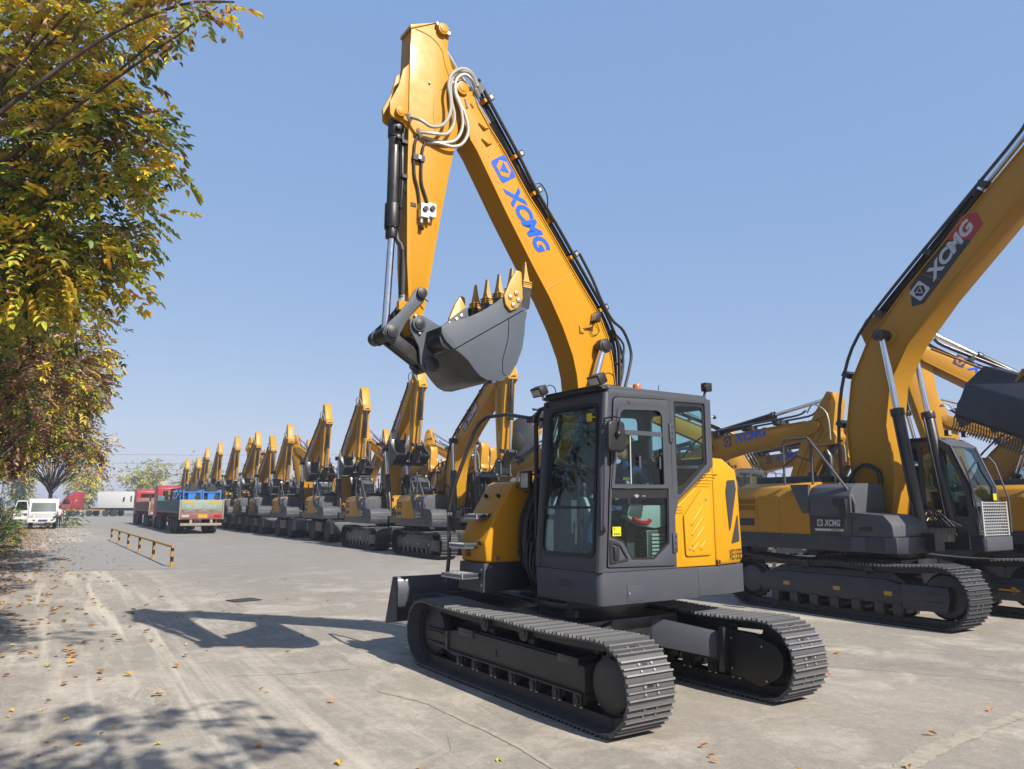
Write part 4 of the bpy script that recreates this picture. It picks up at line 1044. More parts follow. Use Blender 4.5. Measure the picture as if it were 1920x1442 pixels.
op.matrix_world = main.matrix_basis @ Matrix.Translation((-.075, .50, 1.595))
pelvis = (-.10, 0, .10)
ch = [[(pelvis, (.17, .12)), ((-.10, 0, .28), (.165, .12)), ((-.06, 0, .46), (.19, .125)), ((-.03, 0, .575), (.16, .10)), ((.0, 0, .64), (.062, .062)), ((.015, 0, .685), (.055, .055))]]
for sy in (1, -1):
    ch.append([((-.03, 0, .575), (.16, .10)), ((-.05, sy * .17, .565), .075), ((-.07, sy * .235, .46), .062), ((-.04, sy * .26, .30), .052), ((.06, sy * .21, .285), .047), ((.17, sy * .15 if sy > 0 else sy * .22, .30), .038)])
    ch.append([(pelvis, (.17, .12)), ((.02, sy * .10, .11), .095), ((.36, sy * .12, .13), .075), ((.40, sy * .12, .0), .06), ((.42, sy * .12, -.28), .05), ((.52, sy * .12, -.33), .045)])
bod = skin_body('overalls', ch, 'blue_cloth', op)
HM = Matrix.Rotation(R(24), 3, 'Y') @ Matrix.Rotation(R(6), 3, 'Z')
hm = head_mesh((.045, 0, .775), HM); hm.build('head', op, smooth=80)
hr2 = MB(); hr2.ball((.025, 0, .80), .1, 'hair', 14, (.98, .80, .95)); hr2.build('hair', op)
he = MB(); MM = Matrix.Translation((.04, 0, .835)) @ HM.to_4x4()
prof = [(.118, -.005), (.120, .0), (.112, .03), (.10, .065), (.075, .10), (.035, .118), (.005, .122)]
vs = []; nn_ = 24
for r, z in prof:
    for i in range(nn_):
        t_ = 2 * PI * i / nn_; vs.append(MM @ Vector((r * 1.1 * math.cos(t_), r * .95 * math.sin(t_), z)))
fs = [(j * nn_ + i, j * nn_ + (i + 1) % nn_, (j + 1) * nn_ + (i + 1) % nn_, (j + 1) * nn_ + i) for j in range(len(prof) - 1) for i in range(nn_)]
he.add(vs, fs + [list(range((len(prof) - 1) * nn_, len(prof) * nn_))], 'helmet')
he.prism(fillet([(.05, -.09), (.185, -.055), (.185, .055), (.05, .09)], .04, 4), -.012, -.002, 'helmet', ax='z', M=MM)
he.tube([MM @ Vector((.03, .105, -.01)), MM @ Vector((.05, .085, -.10)), MM @ Vector((.07, .04, -.165))], .006, 'black', n=6)
he.build('hard_hat', op)
def hand(par, wrist, direction, up, m, curl=.7, s=1.0):
    w = Vector(wrist); d = Vector(direction).normalized(); u = Vector(up).normalized(); sd = d.cross(u).normalized(); u = sd.cross(d)
    def P(a, b, c): return tuple(w + d * a * s + sd * b * s + u * c * s)
    root = (P(0, 0, 0), .026 * s)
    palm = (P(.05, 0, 0), (.036 * s, .018 * s))
    cs = [[root, palm]]
    for k, (b, ln) in enumerate(((-.028, .85), (-.009, 1.0), (.011, .95), (.030, .75))):
        l1 = .032 * ln; p1 = (.085, b, 0)
        q = [(.085, b, 0)]; ang = -.25
        for l_ in (.034 * ln, .024 * ln, .018 * ln):
            a, bb, c = q[-1]; q.append((a + l_ * math.cos(ang), bb, c + l_ * math.sin(ang))); ang -= curl
        cs.append([palm] + [(P(*t), .0085 * s) for t in q])
    cs.append([(P(.02, -.012, 0), .016 * s), (P(.04, -.042, -.012), .011 * s), (P(.07, -.050, -.03), .0095 * s), (P(.09, -.04, -.045), .008 * s)])
    cs[0].insert(1, (P(.02, -.012, 0), .016 * s))
    return skin_body('hand', cs, m, par, sub=1)
hand(op, (.19, .145, .30), (1, -.35, .1), (0, .3, 1), 'glove')
hand(op, (.19, -.22, .30), (1, .2, .1), (0, -.3, 1), 'glove')
bd = MB(); bd.box(.055, .062, .02, .11, .455, .485, 'sticker', Matrix.Translation((.055, .03, .0)) @ Matrix.Rotation(R(18), 4, 'Z')); bd.build('badge', op); bd = MB(); bd.box(-.06, .02, .300, .306, .41, .425, 'sticker', Matrix.Translation((-.03, -.015, 0)) )
bd.build('badge', op)
# ------------------------------------------------------------------ the parked fleet
FR = R(-59)                                   # every parked machine faces this way
ROW0 = Vector((6.51, 13.52)); ROWD = Vector((-.515, .857)); ROWR = Vector((.857, .515))
def rowpos(k, lat=0.0): return ROW0 + ROWD * k + ROWR * lat
ARM = [(-.86, -.10), (-.90, .06), (-.70, .24), (-.05, .46), (.05, .60), (.24, .62), (.34, .44), (.9, .36), (2.86, .15), (2.98, .05), (2.96, -.08), (2.85, -.12), (1.3, -.24), (.22, -.30), (-.05, -.22), (-.3, -.2)]
def boom_poly(L):
    k = L / 5.7
    up = [(-.14, .10), (.25, .55), (.9, .98), (1.55, 1.22), (2.2, 1.24), (3.0, 1.04), (4.4, .58), (5.45, .22), (5.68, .17)]
    lo = [(5.80, .0), (5.70, -.14), (5.4, -.13), (4.2, .17), (3.1, .50), (2.35, .66), (1.75, .66), (1.2, .45), (.6, .02), (.12, -.18), (-.10, -.12)]
    return [(x * k, z * k) for x, z in up], [(x * k, z * k) for x, z in lo]
BKT = [(-.09, -.06), (-.19, -.01), (-.37, .05), (-.55, .15), (-.70, .26), (-.90, .42), (-1.07, .535), (-1.15, .50), (-1.085, .24), (-1.06, .12), (-1.047, -.02), (-1.02, -.17), (-.96, -.32), (-.886, -.44), (-.79, -.51), (-.71, -.54), (-.61, -.54), (-.53, -.51), (-.46, -.45), (-.4, -.37), (-.3, -.30), (-.22, -.255), (-.14, -.2), (-.095, -.13)]
def band(mb, line, th, y0, y1, m):
    L = [Vector(p) for p in line]; vs = []; fs = [(0, 1, 2, 3)]
    for i, p in enumerate(L):
        d = (L[min(i + 1, len(L) - 1)] - L[max(i - 1, 0)]).normalized(); q = p + Vector((d.y, -d.x)) * -th
        vs += [(p.x, y0, p.y), (p.x, y1, p.y), (q.x, y1, q.y), (q.x, y0, q.y)]
    for i in range(len(L) - 1):
        o = i * 4
        for k in range(4): fs.append((o + k, o + (k + 1) % 4, o + 4 + (k + 1) % 4, o + 4 + k))
    fs.append(tuple(range((len(L) - 1) * 4, len(L) * 4))); mb.add(vs, fs, m)
_cache = {}
def cached(key, fn, **kw):
    if key not in _cache: _cache[key] = fn().mesh(key, **kw)
    return _cache[key]
def inst(name, me, par, loc=(0, 0, 0), ry=0.0):
    o = bpy.data.objects.new(name, me); COL.objects.link(o); o.parent = par; o.location = loc; o.rotation_euler.y = ry; return o

def f_track(sy, detail):
    def fn():
        b = belt(3.55, .47, .60, .19 if detail else .24, 'track_fleet', 'track_steel' if detail else 'track_fleet', 'link', detail=detail, h=.026, sag=.035)
        b.v = [(x, y + sy * 1.2, z) for x, y, z in b.v]; return b
    return fn
def f_frame(sy):
    def fn():
        f = MB(); y = sy * 1.2
        f.prism([(-1.5, .30), (1.25, .30), (1.25, .58), (.9, .66), (-1.2, .66), (-1.5, .58)], y - .20, y + .20, 'navy')
        f.prism([(1.2, .26), (1.86, .26), (1.92, .45), (1.90, .62), (1.2, .62)], y - .24, y + .24, 'navy')
        f.box(1.25, 1.8, y - .25, y + .25, .50, .53, 'dark'); f.box(1.25, 1.8, y - .25, y + .25, .38, .40, 'dark')
        f.prism([(-1.45, .60), (-1.1, .76), (1.0, .76), (1.25, .60)], y - .12, y + .12, 'dark')
        for x in (-1.2, -.8, -.4, 0, .4, .8, 1.1):
            f.lathe([(.06, -.17), (.10, -.17), (.10, -.1), (.08, -.09), (.08, .09), (.10, .1), (.10, .17), (.06, .17)], (x, y, .21), (0, 1, 0), 'dark', n=12)
            for d in (-.2, .2): f.box(x - .08, x + .08, y + d - .02, y + d + .02, .15, .32, 'dark')
        for x in (-.6, .6): f.lathe([(.05, -.12), (.075, -.12), (.075, .16), (.05, .17)], (x, y, .78), (0, 1, 0), 'dark', n=12)
        f.lathe([(.08, -.1), (.30, -.08), (.34, -.04), (.34, .04), (.30, .08), (.08, .1)], (1.775, y, .48), (0, 1, 0), 'dark', n=22)
        pr = []
        for q in range(40):
            a = 2 * PI * q / 40; rr = .35 if q % 2 else .32; pr.append((-1.775 + rr * math.cos(a), .47 + rr * math.sin(a)))
        f.prism(pr, y - .03, y + .03, 'dark'); f.lathe([(.05, -.16), (.24, -.14), (.26, 0), (.24, .16), (.05, .18)], (-1.775, y, .47), (0, 1, 0), 'grey_fleet', n=22)
        ys = y - sy * 0; yo = y + sy * .2
        for x in (-.95, .05, .95): f.box(x - .07, x + .07, yo - .004, yo + .004, .42, .49, 'sticker_amber')
        if sy > 0:      # yellow arrow on the inner side of the far frame
            yi = y - .245
            f.add([(1.38, yi, .41), (1.38, yi, .44), (1.62, yi, .44), (1.62, yi, .41)], [(0, 1, 2, 3)], 'sticker_amber')
            f.add([(1.60, yi, .485), (1.57, yi, .465), (1.655, yi, .425), (1.57, yi, .385), (1.60, yi, .365), (1.72, yi, .425)], [(0, 1, 2, 3, 4, 5)], 'sticker_amber')
        return f
    return fn
def f_carbody():
    f = MB(); f.box(-.8, .8, -.75, .75, .52, .92, 'dark')
    for sx in (1, -1):
        for sy in (1, -1):
            f.add([(sx * .3, sy * .4, .92), (sx * .8, sy * .3, .92), (sx * 1.3, sy * 1.02, .66), (sx * .8, sy * 1.02, .66), (sx * .3, sy * .4, .52), (sx * .8, sy * .3, .52), (sx * 1.3, sy * 1.02, .34), (sx * .8, sy * 1.02, .34)],
                  [(0, 1, 2, 3), (4, 7, 6, 5), (0, 4, 5, 1), (1, 5, 6, 2), (2, 6, 7, 3), (3, 7, 4, 0)], 'dark')
    f.lathe([(.1, 0), (.66, 0), (.66, .16), (.1, .16)], (0, 0, .92), (0, 0, 1), 'dark', n=30)
    for q in range(28):
        a = 2 * PI * q / 28; f.cyl((.70 * math.cos(a), .70 * math.sin(a), .98), (.70 * math.cos(a), .70 * math.sin(a), 1.06), .018, 'galv', n=5)
    return f
def f_wheelbase():
    f = MB(); f.box(-1.9, 1.9, -.45, .45, .62, 1.0, 'navy'); f.box(-1.35, -1.05, -1.05, 1.05, .45, .75, 'dark'); f.box(1.15, 1.45, -1.05, 1.05, .45, .75, 'dark')
    f.box(1.75, 2.35, -1.2, 1.2, .42, .98, 'grey_fleet'); f.box(-2.3, -1.9, -1.2, 1.2, .45, .9, 'grey_fleet')
    f.box(-.55, .6, -1.25, -.6, .50, .95, 'dark'); f.box(-.55, .6, .6, 1.25, .50, .95, 'dark')
    f.box(-.75, .8, -1.25, -1.18, .93, .97, 'grey_fleet')
    f.lathe([(.1, 0), (.6, 0), (.6, .1), (.1, .1)], (0, 0, 1.0), (0, 0, 1), 'dark', n=26)
    return f
def f_wheel():
    f = MB()
    f.lathe([(.28, -.17), (.44, -.19), (.50, -.15), (.52, -.05), (.52, .05), (.50, .15), (.44, .19), (.28, .17)], (0, 0, 0), (0, 1, 0), 'tyre', n=30)
    for q in range(22):
        a = 2 * PI * q / 22
        for s_ in (1, -1):
            M = Matrix.Rotation(a + (PI / 22 if s_ > 0 else 0), 4, 'Y') @ Matrix.Translation((0, s_ * .08, .525)) @ Matrix.Rotation(s_ * .5, 4, 'Z')
            f.box(-.028, .028, -.10, .10, -.03, .022, 'tyre', M)
    f.lathe([(.02, -.06), (.12, -.06), (.14, -.1), (.27, -.12), (.28, -.15), (.28, .15), (.27, .12), (.14, .1), (.12, .06), (.02, .06)], (0, 0, 0), (0, 1, 0), 'grey_fleet', n=24)
    return f
def f_skirt():
    f = MB(); f.prism(fillet([(1.15, -1.38), (1.15, -.45), (.2, -.4), (.2, .4), (1.50, .45), (1.50, 1.30), (-2.1, 1.40), (-2.55, 1.0), (-2.72, 0), (-2.55, -1.0), (-2.1, -1.40)], [.05, .05, 0, 0, .05, .08, .1, .3, .4, .3, .1], 4), 1.05, 1.30, 'navy', ax='z')
    f.box(.35, .62, -1.388, -1.37, 1.06, 1.29, 'grey_fleet'); f.box(.95, 1.15, -1.388, -1.37, 1.06, 1.29, 'grey_fleet')
    f.box(1.0, 1.503, .50, 1.31, 1.06, 1.29, 'grey_fleet')
    f.box(-.75, -.70, -1.391, -1.38, 1.21, 1.25, 'sticker_amber')
    return f
def f_hood():
    f = MB()
    sec = [(-1.37, 1.30), (-1.37, 1.95), (-1.28, 2.12), (-1.05, 2.20), (-.45, 2.20), (-.45, 1.30)]
    f.prism(fillet(sec, [0, .08, .08, .1, 0, 0], 3), -2.05, -.42, 'yellow_fleet', ax='x')
    for x in (-1.55, -1.05): f.box(x - .004, x + .004, -1.376, -1.365, 1.30, 1.98, 'dark')
    for k in range(14):
        for j in range(2): f.box(-2.0 + k * .03, -1.985 + k * .03, -1.378, -1.366, 1.70 + j * .12, 1.80 + j * .12, 'black')
    f.box(-2.0, -1.62, -1.377, -1.366, 1.42, 1.56, 'vent_dark')
    f.box(-2.0, -.6, -.45, 1.30, 1.30, 2.02, 'yellow_fleet')
    return f
def f_engine_top():
    f = MB(); f.prism(fillet([(-1.95, -.95), (-.5, -.95), (-.5, .95), (-1.95, .95)], .1, 3), 2.02, 2.32, 'navy', ax='z')
    for k in range(16): f.box(-1.8 + k * .07, -1.765 + k * .07, -.957, -.94, 2.12, 2.24, 'black')
    f.cyl((-1.2, -.2, 2.3), (-1.2, -.2, 2.42), .08, 'dark')
    return f
def f_exhaust():
    f = MB(); f.tube([(-1.35, .55, 2.25), (-1.35, .55, 2.75), (-1.42, .55, 2.85)], .07, 'dark', n=12); return f
def f_cw():
    f = MB()
    P = fillet([(-2.02, -1.37), (-2.25, -1.30), (-2.6, -.9), (-2.74, 0), (-2.6, .9), (-2.25, 1.30), (-2.02, 1.37)], [0, .1, .3, .5, .3, .1, 0], 4)
    f.prism(P, 1.30, 2.02, 'yellow_fleet', ax='z')
    P2 = [(-2.02 + (x + 2.02) * .82, y * .94) for x, y in P]
    f.prism(P2, 2.02, 2.10, 'yellow_fleet', ax='z')
    return f
def f_sidebox():
    f = MB()
    sec = [(-1.37, 1.30), (-1.37, 1.95), (-1.28, 2.10), (-1.10, 2.16), (-.45, 2.16), (-.45, 1.30)]
    f.prism(fillet(sec, [0, .08, .08, .1, 0, 0], 3), -.41, .38, 'grey_fleet', ax='x')
    f.prism(fillet([(.38, 1.30), (1.10, 1.30), (1.08, 1.50), (.95, 1.64), (.38, 1.68)], [0, .03, .08, .05, 0], 3), -1.37, -.48, 'grey_fleet')
    f.prism([(-.78, 2.152), (-.415, 2.152), (-.415, 1.66), (-.55, 1.66)], -1.385, -1.30, 'grey_fleet')
    f.box(.05, .32, -1.378, -1.36, 1.78, 1.92, 'black')
    f.prism([(-.40, 1.30), (.18, 1.30), (.30, 1.62), (-.40, 1.62)], -1.378, -1.36, 'decal_black')
    f.box(.5, .75, -1.375, -1.36, 1.38, 1.46, 'black')
    return f
def f_sidetext():
    f = MB(); y = -1.3805
    emblem(f, Vector((-.26, y, 1.45)), Vector((.11, 0, 0)), Vector((0, 0, .11)), 'decal_white', 'decal_black', (0, -.002, 0))
    put_text(f, 'XCMG', (-.13, y, 1.45), (.32, 0, 0), (0, 0, .11), 'decal_white', bold=.04, shear=.25)
    f.box(-.30, .24, y - .0004, y + .0004, 1.37, 1.41, 'decal_white')
    for k in range(4): f.add([(-.30 + k * .035, y, 1.37), (-.28 + k * .035, y, 1.37), (-.295 + k * .035, y, 1.41), (-.315 + k * .035, y, 1.41)], [(0, 1, 2, 3)], 'decal_white')
    put_text(f, 'XE370D', (.0, y - .002, 1.377), (.16, 0, 0), (0, 0, .026), 'decal_black', bold=.02)
    return f
def f_rails():
    f = MB(); y = -1.30
    f.tube([(-.95, y, 2.15), (-.95, y, 2.88), (-.90, y, 2.96), (-.42, y, 2.97), (-.36, y, 2.90), (.36, y, 1.98), (.42, y, 1.80), (.40, y, 1.45), (.36, y, 1.30)], .022, 'grey_fleet', n=8)
    f.tube([(-.36, y, 2.92), (-.36, y, 2.15)], .022, 'grey_fleet', n=8); f.tube([(-.95, y, 2.5), (-.66, y, 2.66), (-.36, y, 2.55)], .016, 'dark', n=6)
    f.tube([(-.95, -.5, 2.15), (-.95, -.5, 2.85), (-.36, -.5, 2.9), (-.36, -.5, 2.15)], .018, 'dark', n=6)
    return f
def f_mirror():
    f = MB(); f.tube([(.33, -1.42, 1.35), (.33, -1.48, 1.62)], .012, 'dark'); f.box(.28, .42, -1.55, -1.46, 1.62, 1.90, 'black'); return f
def f_hoses():
    f = MB(); rr = random.Random(5)
    for k in range(7):
        y = -.36 + k * .1; f.tube([(-.35, y - .1, 2.15), (-.1, y, 2.45 + rr.uniform(-.1, .1)), (.25, y, 2.35), (.2, y, 1.9)], .022, 'rubber', n=7, smooth=4)
        f.tube([(.6, y, 1.3), (.95, y * .8, 1.6 + rr.uniform(-.1, .2)), (1.25, y * 1.1, 1.45)], .016, 'rubber', n=6, smooth=4)
    for k in range(5): f.cyl((.85, -.3 + k * .13, 1.55), (.95, -.3 + k * .13, 1.72), .022, 'chrome', n=8)
    f.box(.2, 1.1, -.42, .42, 1.2, 1.42, 'dark'); f.box(.75, 1.3, -.62, -.36, 1.08, 1.36, 'dark'); f.box(.75, 1.3, .36, .62, 1.08, 1.36, 'dark')
    return f
CABS = [(.05, 1.30), (.05, 2.60), (.15, 2.92), (1.05, 2.94), (1.30, 2.80), (1.62, 2.10), (1.70, 1.30)]
def cabfix(f):
    f.v = [(.05 + (x - .05) * .84, .42 + (y - .46) * .88, z) for x, y, z in f.v]; return f
def f_cab():
    f = MB(); so = fillet(CABS, [0, .05, .1, .08, .12, .15, 0], 4)
    h1 = fillet([(.68, 1.65), (.68, 2.80), (1.02, 2.82), (1.20, 2.70), (1.50, 2.08), (1.55, 1.60)], .06, 4); h2 = fillet([(.13, 2.05), (.16, 2.72), (.60, 2.80), (.60, 2.05)], .06, 3)
    for y in (.46, 1.34): f.holes(so, [h1, h2], y, y + .05, 'grey_fleet')
    def slant(x0, z0, x1, z1, m, ya=.46, yb=1.39, t=.04):
        d = Vector((x1 - x0, 0, z1 - z0)).normalized(); n_ = Vector((-d.z, 0, d.x)) * t
        f.add([(x0, ya, z0), (x0, yb, z0), (x1, yb, z1), (x1, ya, z1), (x0 + n_.x, ya, z0 + n_.z), (x0 + n_.x, yb, z0 + n_.z), (x1 + n_.x, yb, z1 + n_.z), (x1 + n_.x, ya, z1 + n_.z)], [(0, 3, 2, 1), (4, 5, 6, 7), (0, 1, 5, 4), (1, 2, 6, 5), (2, 3, 7, 6), (3, 0, 4, 7)], m)
    slant(1.30, 2.80, 1.05, 2.94, 'grey_fleet'); slant(1.05, 2.94, .15, 2.92, 'grey_fleet'); slant(.15, 2.92, .05, 2.60, 'grey_fleet'); slant(1.70, 1.30, 1.66, 1.75, 'grey_fleet')
    for y in (.46, 1.35): slant(1.66, 1.75, 1.62, 2.10, 'grey_fleet', y, y + .04); slant(1.62, 2.10, 1.30, 2.80, 'grey_fleet', y, y + .04)
    slant(1.655, 1.78, 1.65, 1.84, 'grey_fleet')
    f.box(.06, .10, .5, 1.35, 1.3, 2.1, 'interior'); f.box(.1, 1.66, .5, 1.35, 1.28, 1.32, 'interior')
    f.box(.25, .65, .66, 1.18, 1.3, 1.8, 'seat_fabric'); f.prism([(.25, 1.8), (.40, 1.8), (.30, 2.5), (.20, 2.5)], .66, 1.18, 'seat_fabric')
    f.box(.7, 1.1, .5, .62, 1.3, 1.85, 'interior'); f.box(.7, 1.1, 1.22, 1.34, 1.3, 1.85, 'interior'); f.box(1.3, 1.45, .6, .8, 1.3, 1.95, 'interior')
    f.box(.3, .95, .55, 1.3, 2.945, 2.975, 'grey_fleet')
    return cabfix(f)
def f_cabglass(y):
    def fn():
        return cabfix(MB().prism([(.10, 1.7), (.12, 2.75), (1.03, 2.86), (1.24, 2.74), (1.54, 2.1), (1.58, 1.6)], y, y + .004, 'glass_fleet'))
    return fn
def f_screen():
    f = MB(); f.add([(1.645, .50, 1.84), (1.645, 1.35, 1.84), (1.61, 1.35, 2.11), (1.61, .50, 2.11), (1.29, 1.35, 2.79), (1.29, .5, 2.79)], [(0, 1, 2, 3), (3, 2, 4, 5)], 'glass_fleet'); return cabfix(f)
def f_grille():
    f = MB()
    for y in (.50, 1.36): f.box(1.76, 1.79, y - .02, y + .02, 1.30, 1.86, 'galv')
    for k in range(12): f.box(1.765, 1.78, .5, 1.36, 1.31 + k * .048, 1.322 + k * .048, 'galv')
    for k in range(14): f.box(1.768, 1.777, .53 + k * .062, .537 + k * .062, 1.30, 1.85, 'galv')
    return cabfix(f)
def f_cabtrim():
    f = MB(); f.tube([(1.80, 1.42, 1.35), (1.80, 1.44, 1.9), (1.60, 1.44, 2.5), (1.5, 1.42, 2.62)], .018, 'grey_fleet', n=8); f.tube([(1.78, .44, 1.4), (1.62, .42, 2.3), (1.5, .42, 2.6)], .015, 'dark', n=6)
    for y in (.6, 1.2): f.box(1.12, 1.2, y, y + .12, 2.98, 3.08, 'black'); f.box(1.2, 1.205, y + .01, y + .11, 2.99, 3.07, 'lens')
    f.box(1.66, 1.665, 1.15, 1.27, 1.88, 1.99, 'sticker'); f.tube([(1.67, .9, 1.85), (1.60, .8, 2.15), (1.50, .72, 2.4)], .008, 'black', n=5)
    return cabfix(f)
def f_boom(L):
    def fn():
        f = MB(); up, lo = boom_poly(L); k = L / 5.7
        f.prism(up + lo, -.25, .25, 'yellow_fleet')
        strip(f, up[1:8], -.275, .275, .016, 'yellow_fleet', 1); strip(f, lo[2:9], -.275, .275, .016, 'yellow_fleet', 1)
        f.cyl((L, -.30, 0), (L, .30, 0), .10 * k, 'yellow_fleet', n=18)
        x, z = 2.35 * k, .98 * k; f.cyl((x, -.30, z), (x, .30, z), .15, 'yellow_fleet', n=18); f.cyl((x, -.58, z), (x, .58, z), .09, 'dark', n=14)
        f.prism([(2.0 * k, 1.2 * k), (2.25 * k, 1.52 * k), (2.45 * k, 1.50 * k), (2.75 * k, 1.1 * k)], -.12, -.09, 'yellow_fleet'); f.prism([(2.0 * k, 1.2 * k), (2.25 * k, 1.52 * k), (2.45 * k, 1.50 * k), (2.75 * k, 1.1 * k)], .09, .12, 'yellow_fleet')
        for X in (1.3, 3.3):
            f.tube([(X * k, -.2515, .5 * k if X < 2 else .45 * k), (X * k, -.2515, (1.1 if X < 2 else .9) * k)], .006, 'yellow_fleet', n=5)
        return f
    return fn
def f_pipes(L):
    def fn():
        f = MB(); k = L / 5.7
        ln = [(.2, .72), (.9, 1.12), (1.6, 1.36), (2.2, 1.40), (3.0, 1.19), (4.4, .72), (5.3, .42), (5.55, .42)]
        for j, y in enumerate((-.235, -.18, .18, .235)):
            f.tube([(x * k, y, (z + .05 + .02 * (j % 2)) * k) for x, z in ln], .024, 'navy', n=7, smooth=3)
        for x, z in ((.9, 1.10), (1.6, 1.34), (2.6, 1.26), (3.6, .95), (4.6, .62)): f.box(x * k - .05, x * k + .05, -.275, .275, z * k - .05, z * k + .10, 'dark')
        for y in (-.17, .17): f.tube([(5.55 * k, y, .42 * k), (5.85 * k, y * 1.4, .50 * k), (6.1 * k, y * 1.5, .1 * k), (5.9 * k, y * 1.4, -.5 * k)], .02, 'hose_grey', n=7, smooth=4)
        return f
    return fn
def f_decal(style, L, s_):
    def fn():
        f = MB(); k = L / 5.7
        if 1:
            y = s_ * .2545
            x0, x1 = (2.85, 4.15) if style == 'patch' else (3.35, 4.85) if style == 'tip' else (2.75, 4.4); P0 = Vector((x0 * k, y, (.70 - (x0 - 2.75) * .251) * k)); U = Vector((x1 - x0, 0, -(x1 - x0) * .251)) * k; U_ = U.normalized(); V = Vector((-U_.z, 0, U_.x)); H = (.225 if style == 'patch' else .28) * k; LL = U.length
            if s_ > 0: P0 = P0 + U; U = -U; U_ = -U_
            O = P0 + V * .09 * k; ln = Vector((0, s_ * .003, 0))
            if style == 'patch':
                put_poly(f, [(-.03, .28), (.06, -.22), (.97, -.22), (1.03, .55), (.94, 1.2), (.12, 1.2)][:], O, U, V * H, 'decal_black')
                put_poly(f, [(.74, .5), (.80, -.215), (.972, -.215), (1.032, .55), (.942, 1.195), (.66, 1.195)], O + ln * .5, U, V * H, 'decal_red')
                emblem(f, O + U * .06 + V * H * .02 + ln, U_ * H * .95, V * H * .95, 'decal_white', 'decal_black', ln * .5)
                put_text(f, 'XCMG', O + U * .28 + V * H * .1 + ln, U * .66, V * H * .8, 'decal_white', bold=.045, shear=.25)
            else:
                emblem(f, O + ln * .3, U_ * H * .95, V * H * .95, 'decal_navy', 'yellow_fleet', ln * .6)
                put_text(f, 'XCMG', O + U * .22 + V * H * .08, U * .68, V * H * .82, 'decal_blue', bold=.045, shear=.28)
        return f
    return fn
def f_arm():
    f = MB(); f.prism(ARM, -.19, .19, 'yellow_fleet'); f.cyl((0, -.2, 0), (0, .2, 0), .11, 'yellow_fleet', n=16); f.cyl((-.78, -.2, .03), (-.78, .2, .03), .085, 'yellow_fleet', n=16); f.cyl((.15, -.2, .53), (.15, .2, .53), .08, 'yellow_fleet', n=16)
    f.tube([(.0, -.20, .2), (.6, -.205, .1), (1.6, -.205, .05), (1.9, -.205, .0)], .018, 'dark', n=6); f.tube([(.3, -.20, .0), (.8, -.205, -.05), (1.7, -.205, -.05)], .015, 'dark', n=6)
    f.tube([(-.3, -.205, .1), (.1, -.25, -.25), (.5, -.24, -.1), (.4, -.2, .2), (.1, -.205, .3)], .018, 'hose_grey', n=6, smooth=4)
    return f
def f_bucket(w):
    def fn():
        f = MB()
        for y in (-w / 2, w / 2 - .03): f.prism(BKT, y, y + .03, 'grey_fleet')
        band(f, BKT[7:] + [BKT[0]], .025, -w / 2 + .02, w / 2 - .02, 'dark')
        for y in (-.23, .19):
            f.prism(fillet([(.10, .05), (.03, .12), (-.25, .03), (-.3, -.1), (-.16, -.42), (-.06, -.42), (.0, -.2), (.09, -.05)], .04, 3), y, y + .04, 'grey_fleet')
        f.cyl((0, -.3, 0), (0, .3, 0), .06, 'dark'); f.cyl((-.13, -.3, -.38), (-.13, .3, -.38), .06, 'dark')
        for i in range(10, 18): p = Vector(BKT[i]); f.box(p.x - .03, p.x + .03, -w / 2 - .012, w / 2 + .012, p.y - .03, p.y + .02, 'grey_fleet')
        return f
    return fn
def f_tooth():
    f = MB(); f.add([(-.05, -.05, -.15), (.06, -.05, -.15), (.06, .05, -.15), (-.05, .05, -.15), (-.01, -.03, .24), (.02, -.03, .24), (.02, .03, .24), (-.01, .03, .24)], [(0, 3, 2, 1), (4, 5, 6, 7), (0, 1, 5, 4), (1, 2, 6, 5), (2, 3, 7, 6), (3, 0, 4, 7)], 'grey_fleet'); return f
def f_coupler():
    f = MB(); f.prism(fillet([(.12, .10), (.12, -.45), (-.10, -.52), (-.25, -.40), (-.25, .02), (-.1, .12)], .05, 3), -.2, -.15, 'grey_fleet'); f.prism(fillet([(.12, .10), (.12, -.45), (-.10, -.52), (-.25, -.40), (-.25, .02), (-.1, .12)], .05, 3), .15, .2, 'grey_fleet')
    f.cyl((0, -.25, 0), (0, .25, 0), .06, 'dark'); f.cyl((-.05, -.3, -.45), (-.05, .3, -.45), .065, 'grey_fleet'); f.box(-.205, .08, -.15, .15, -.4, -.05, 'dark'); return f
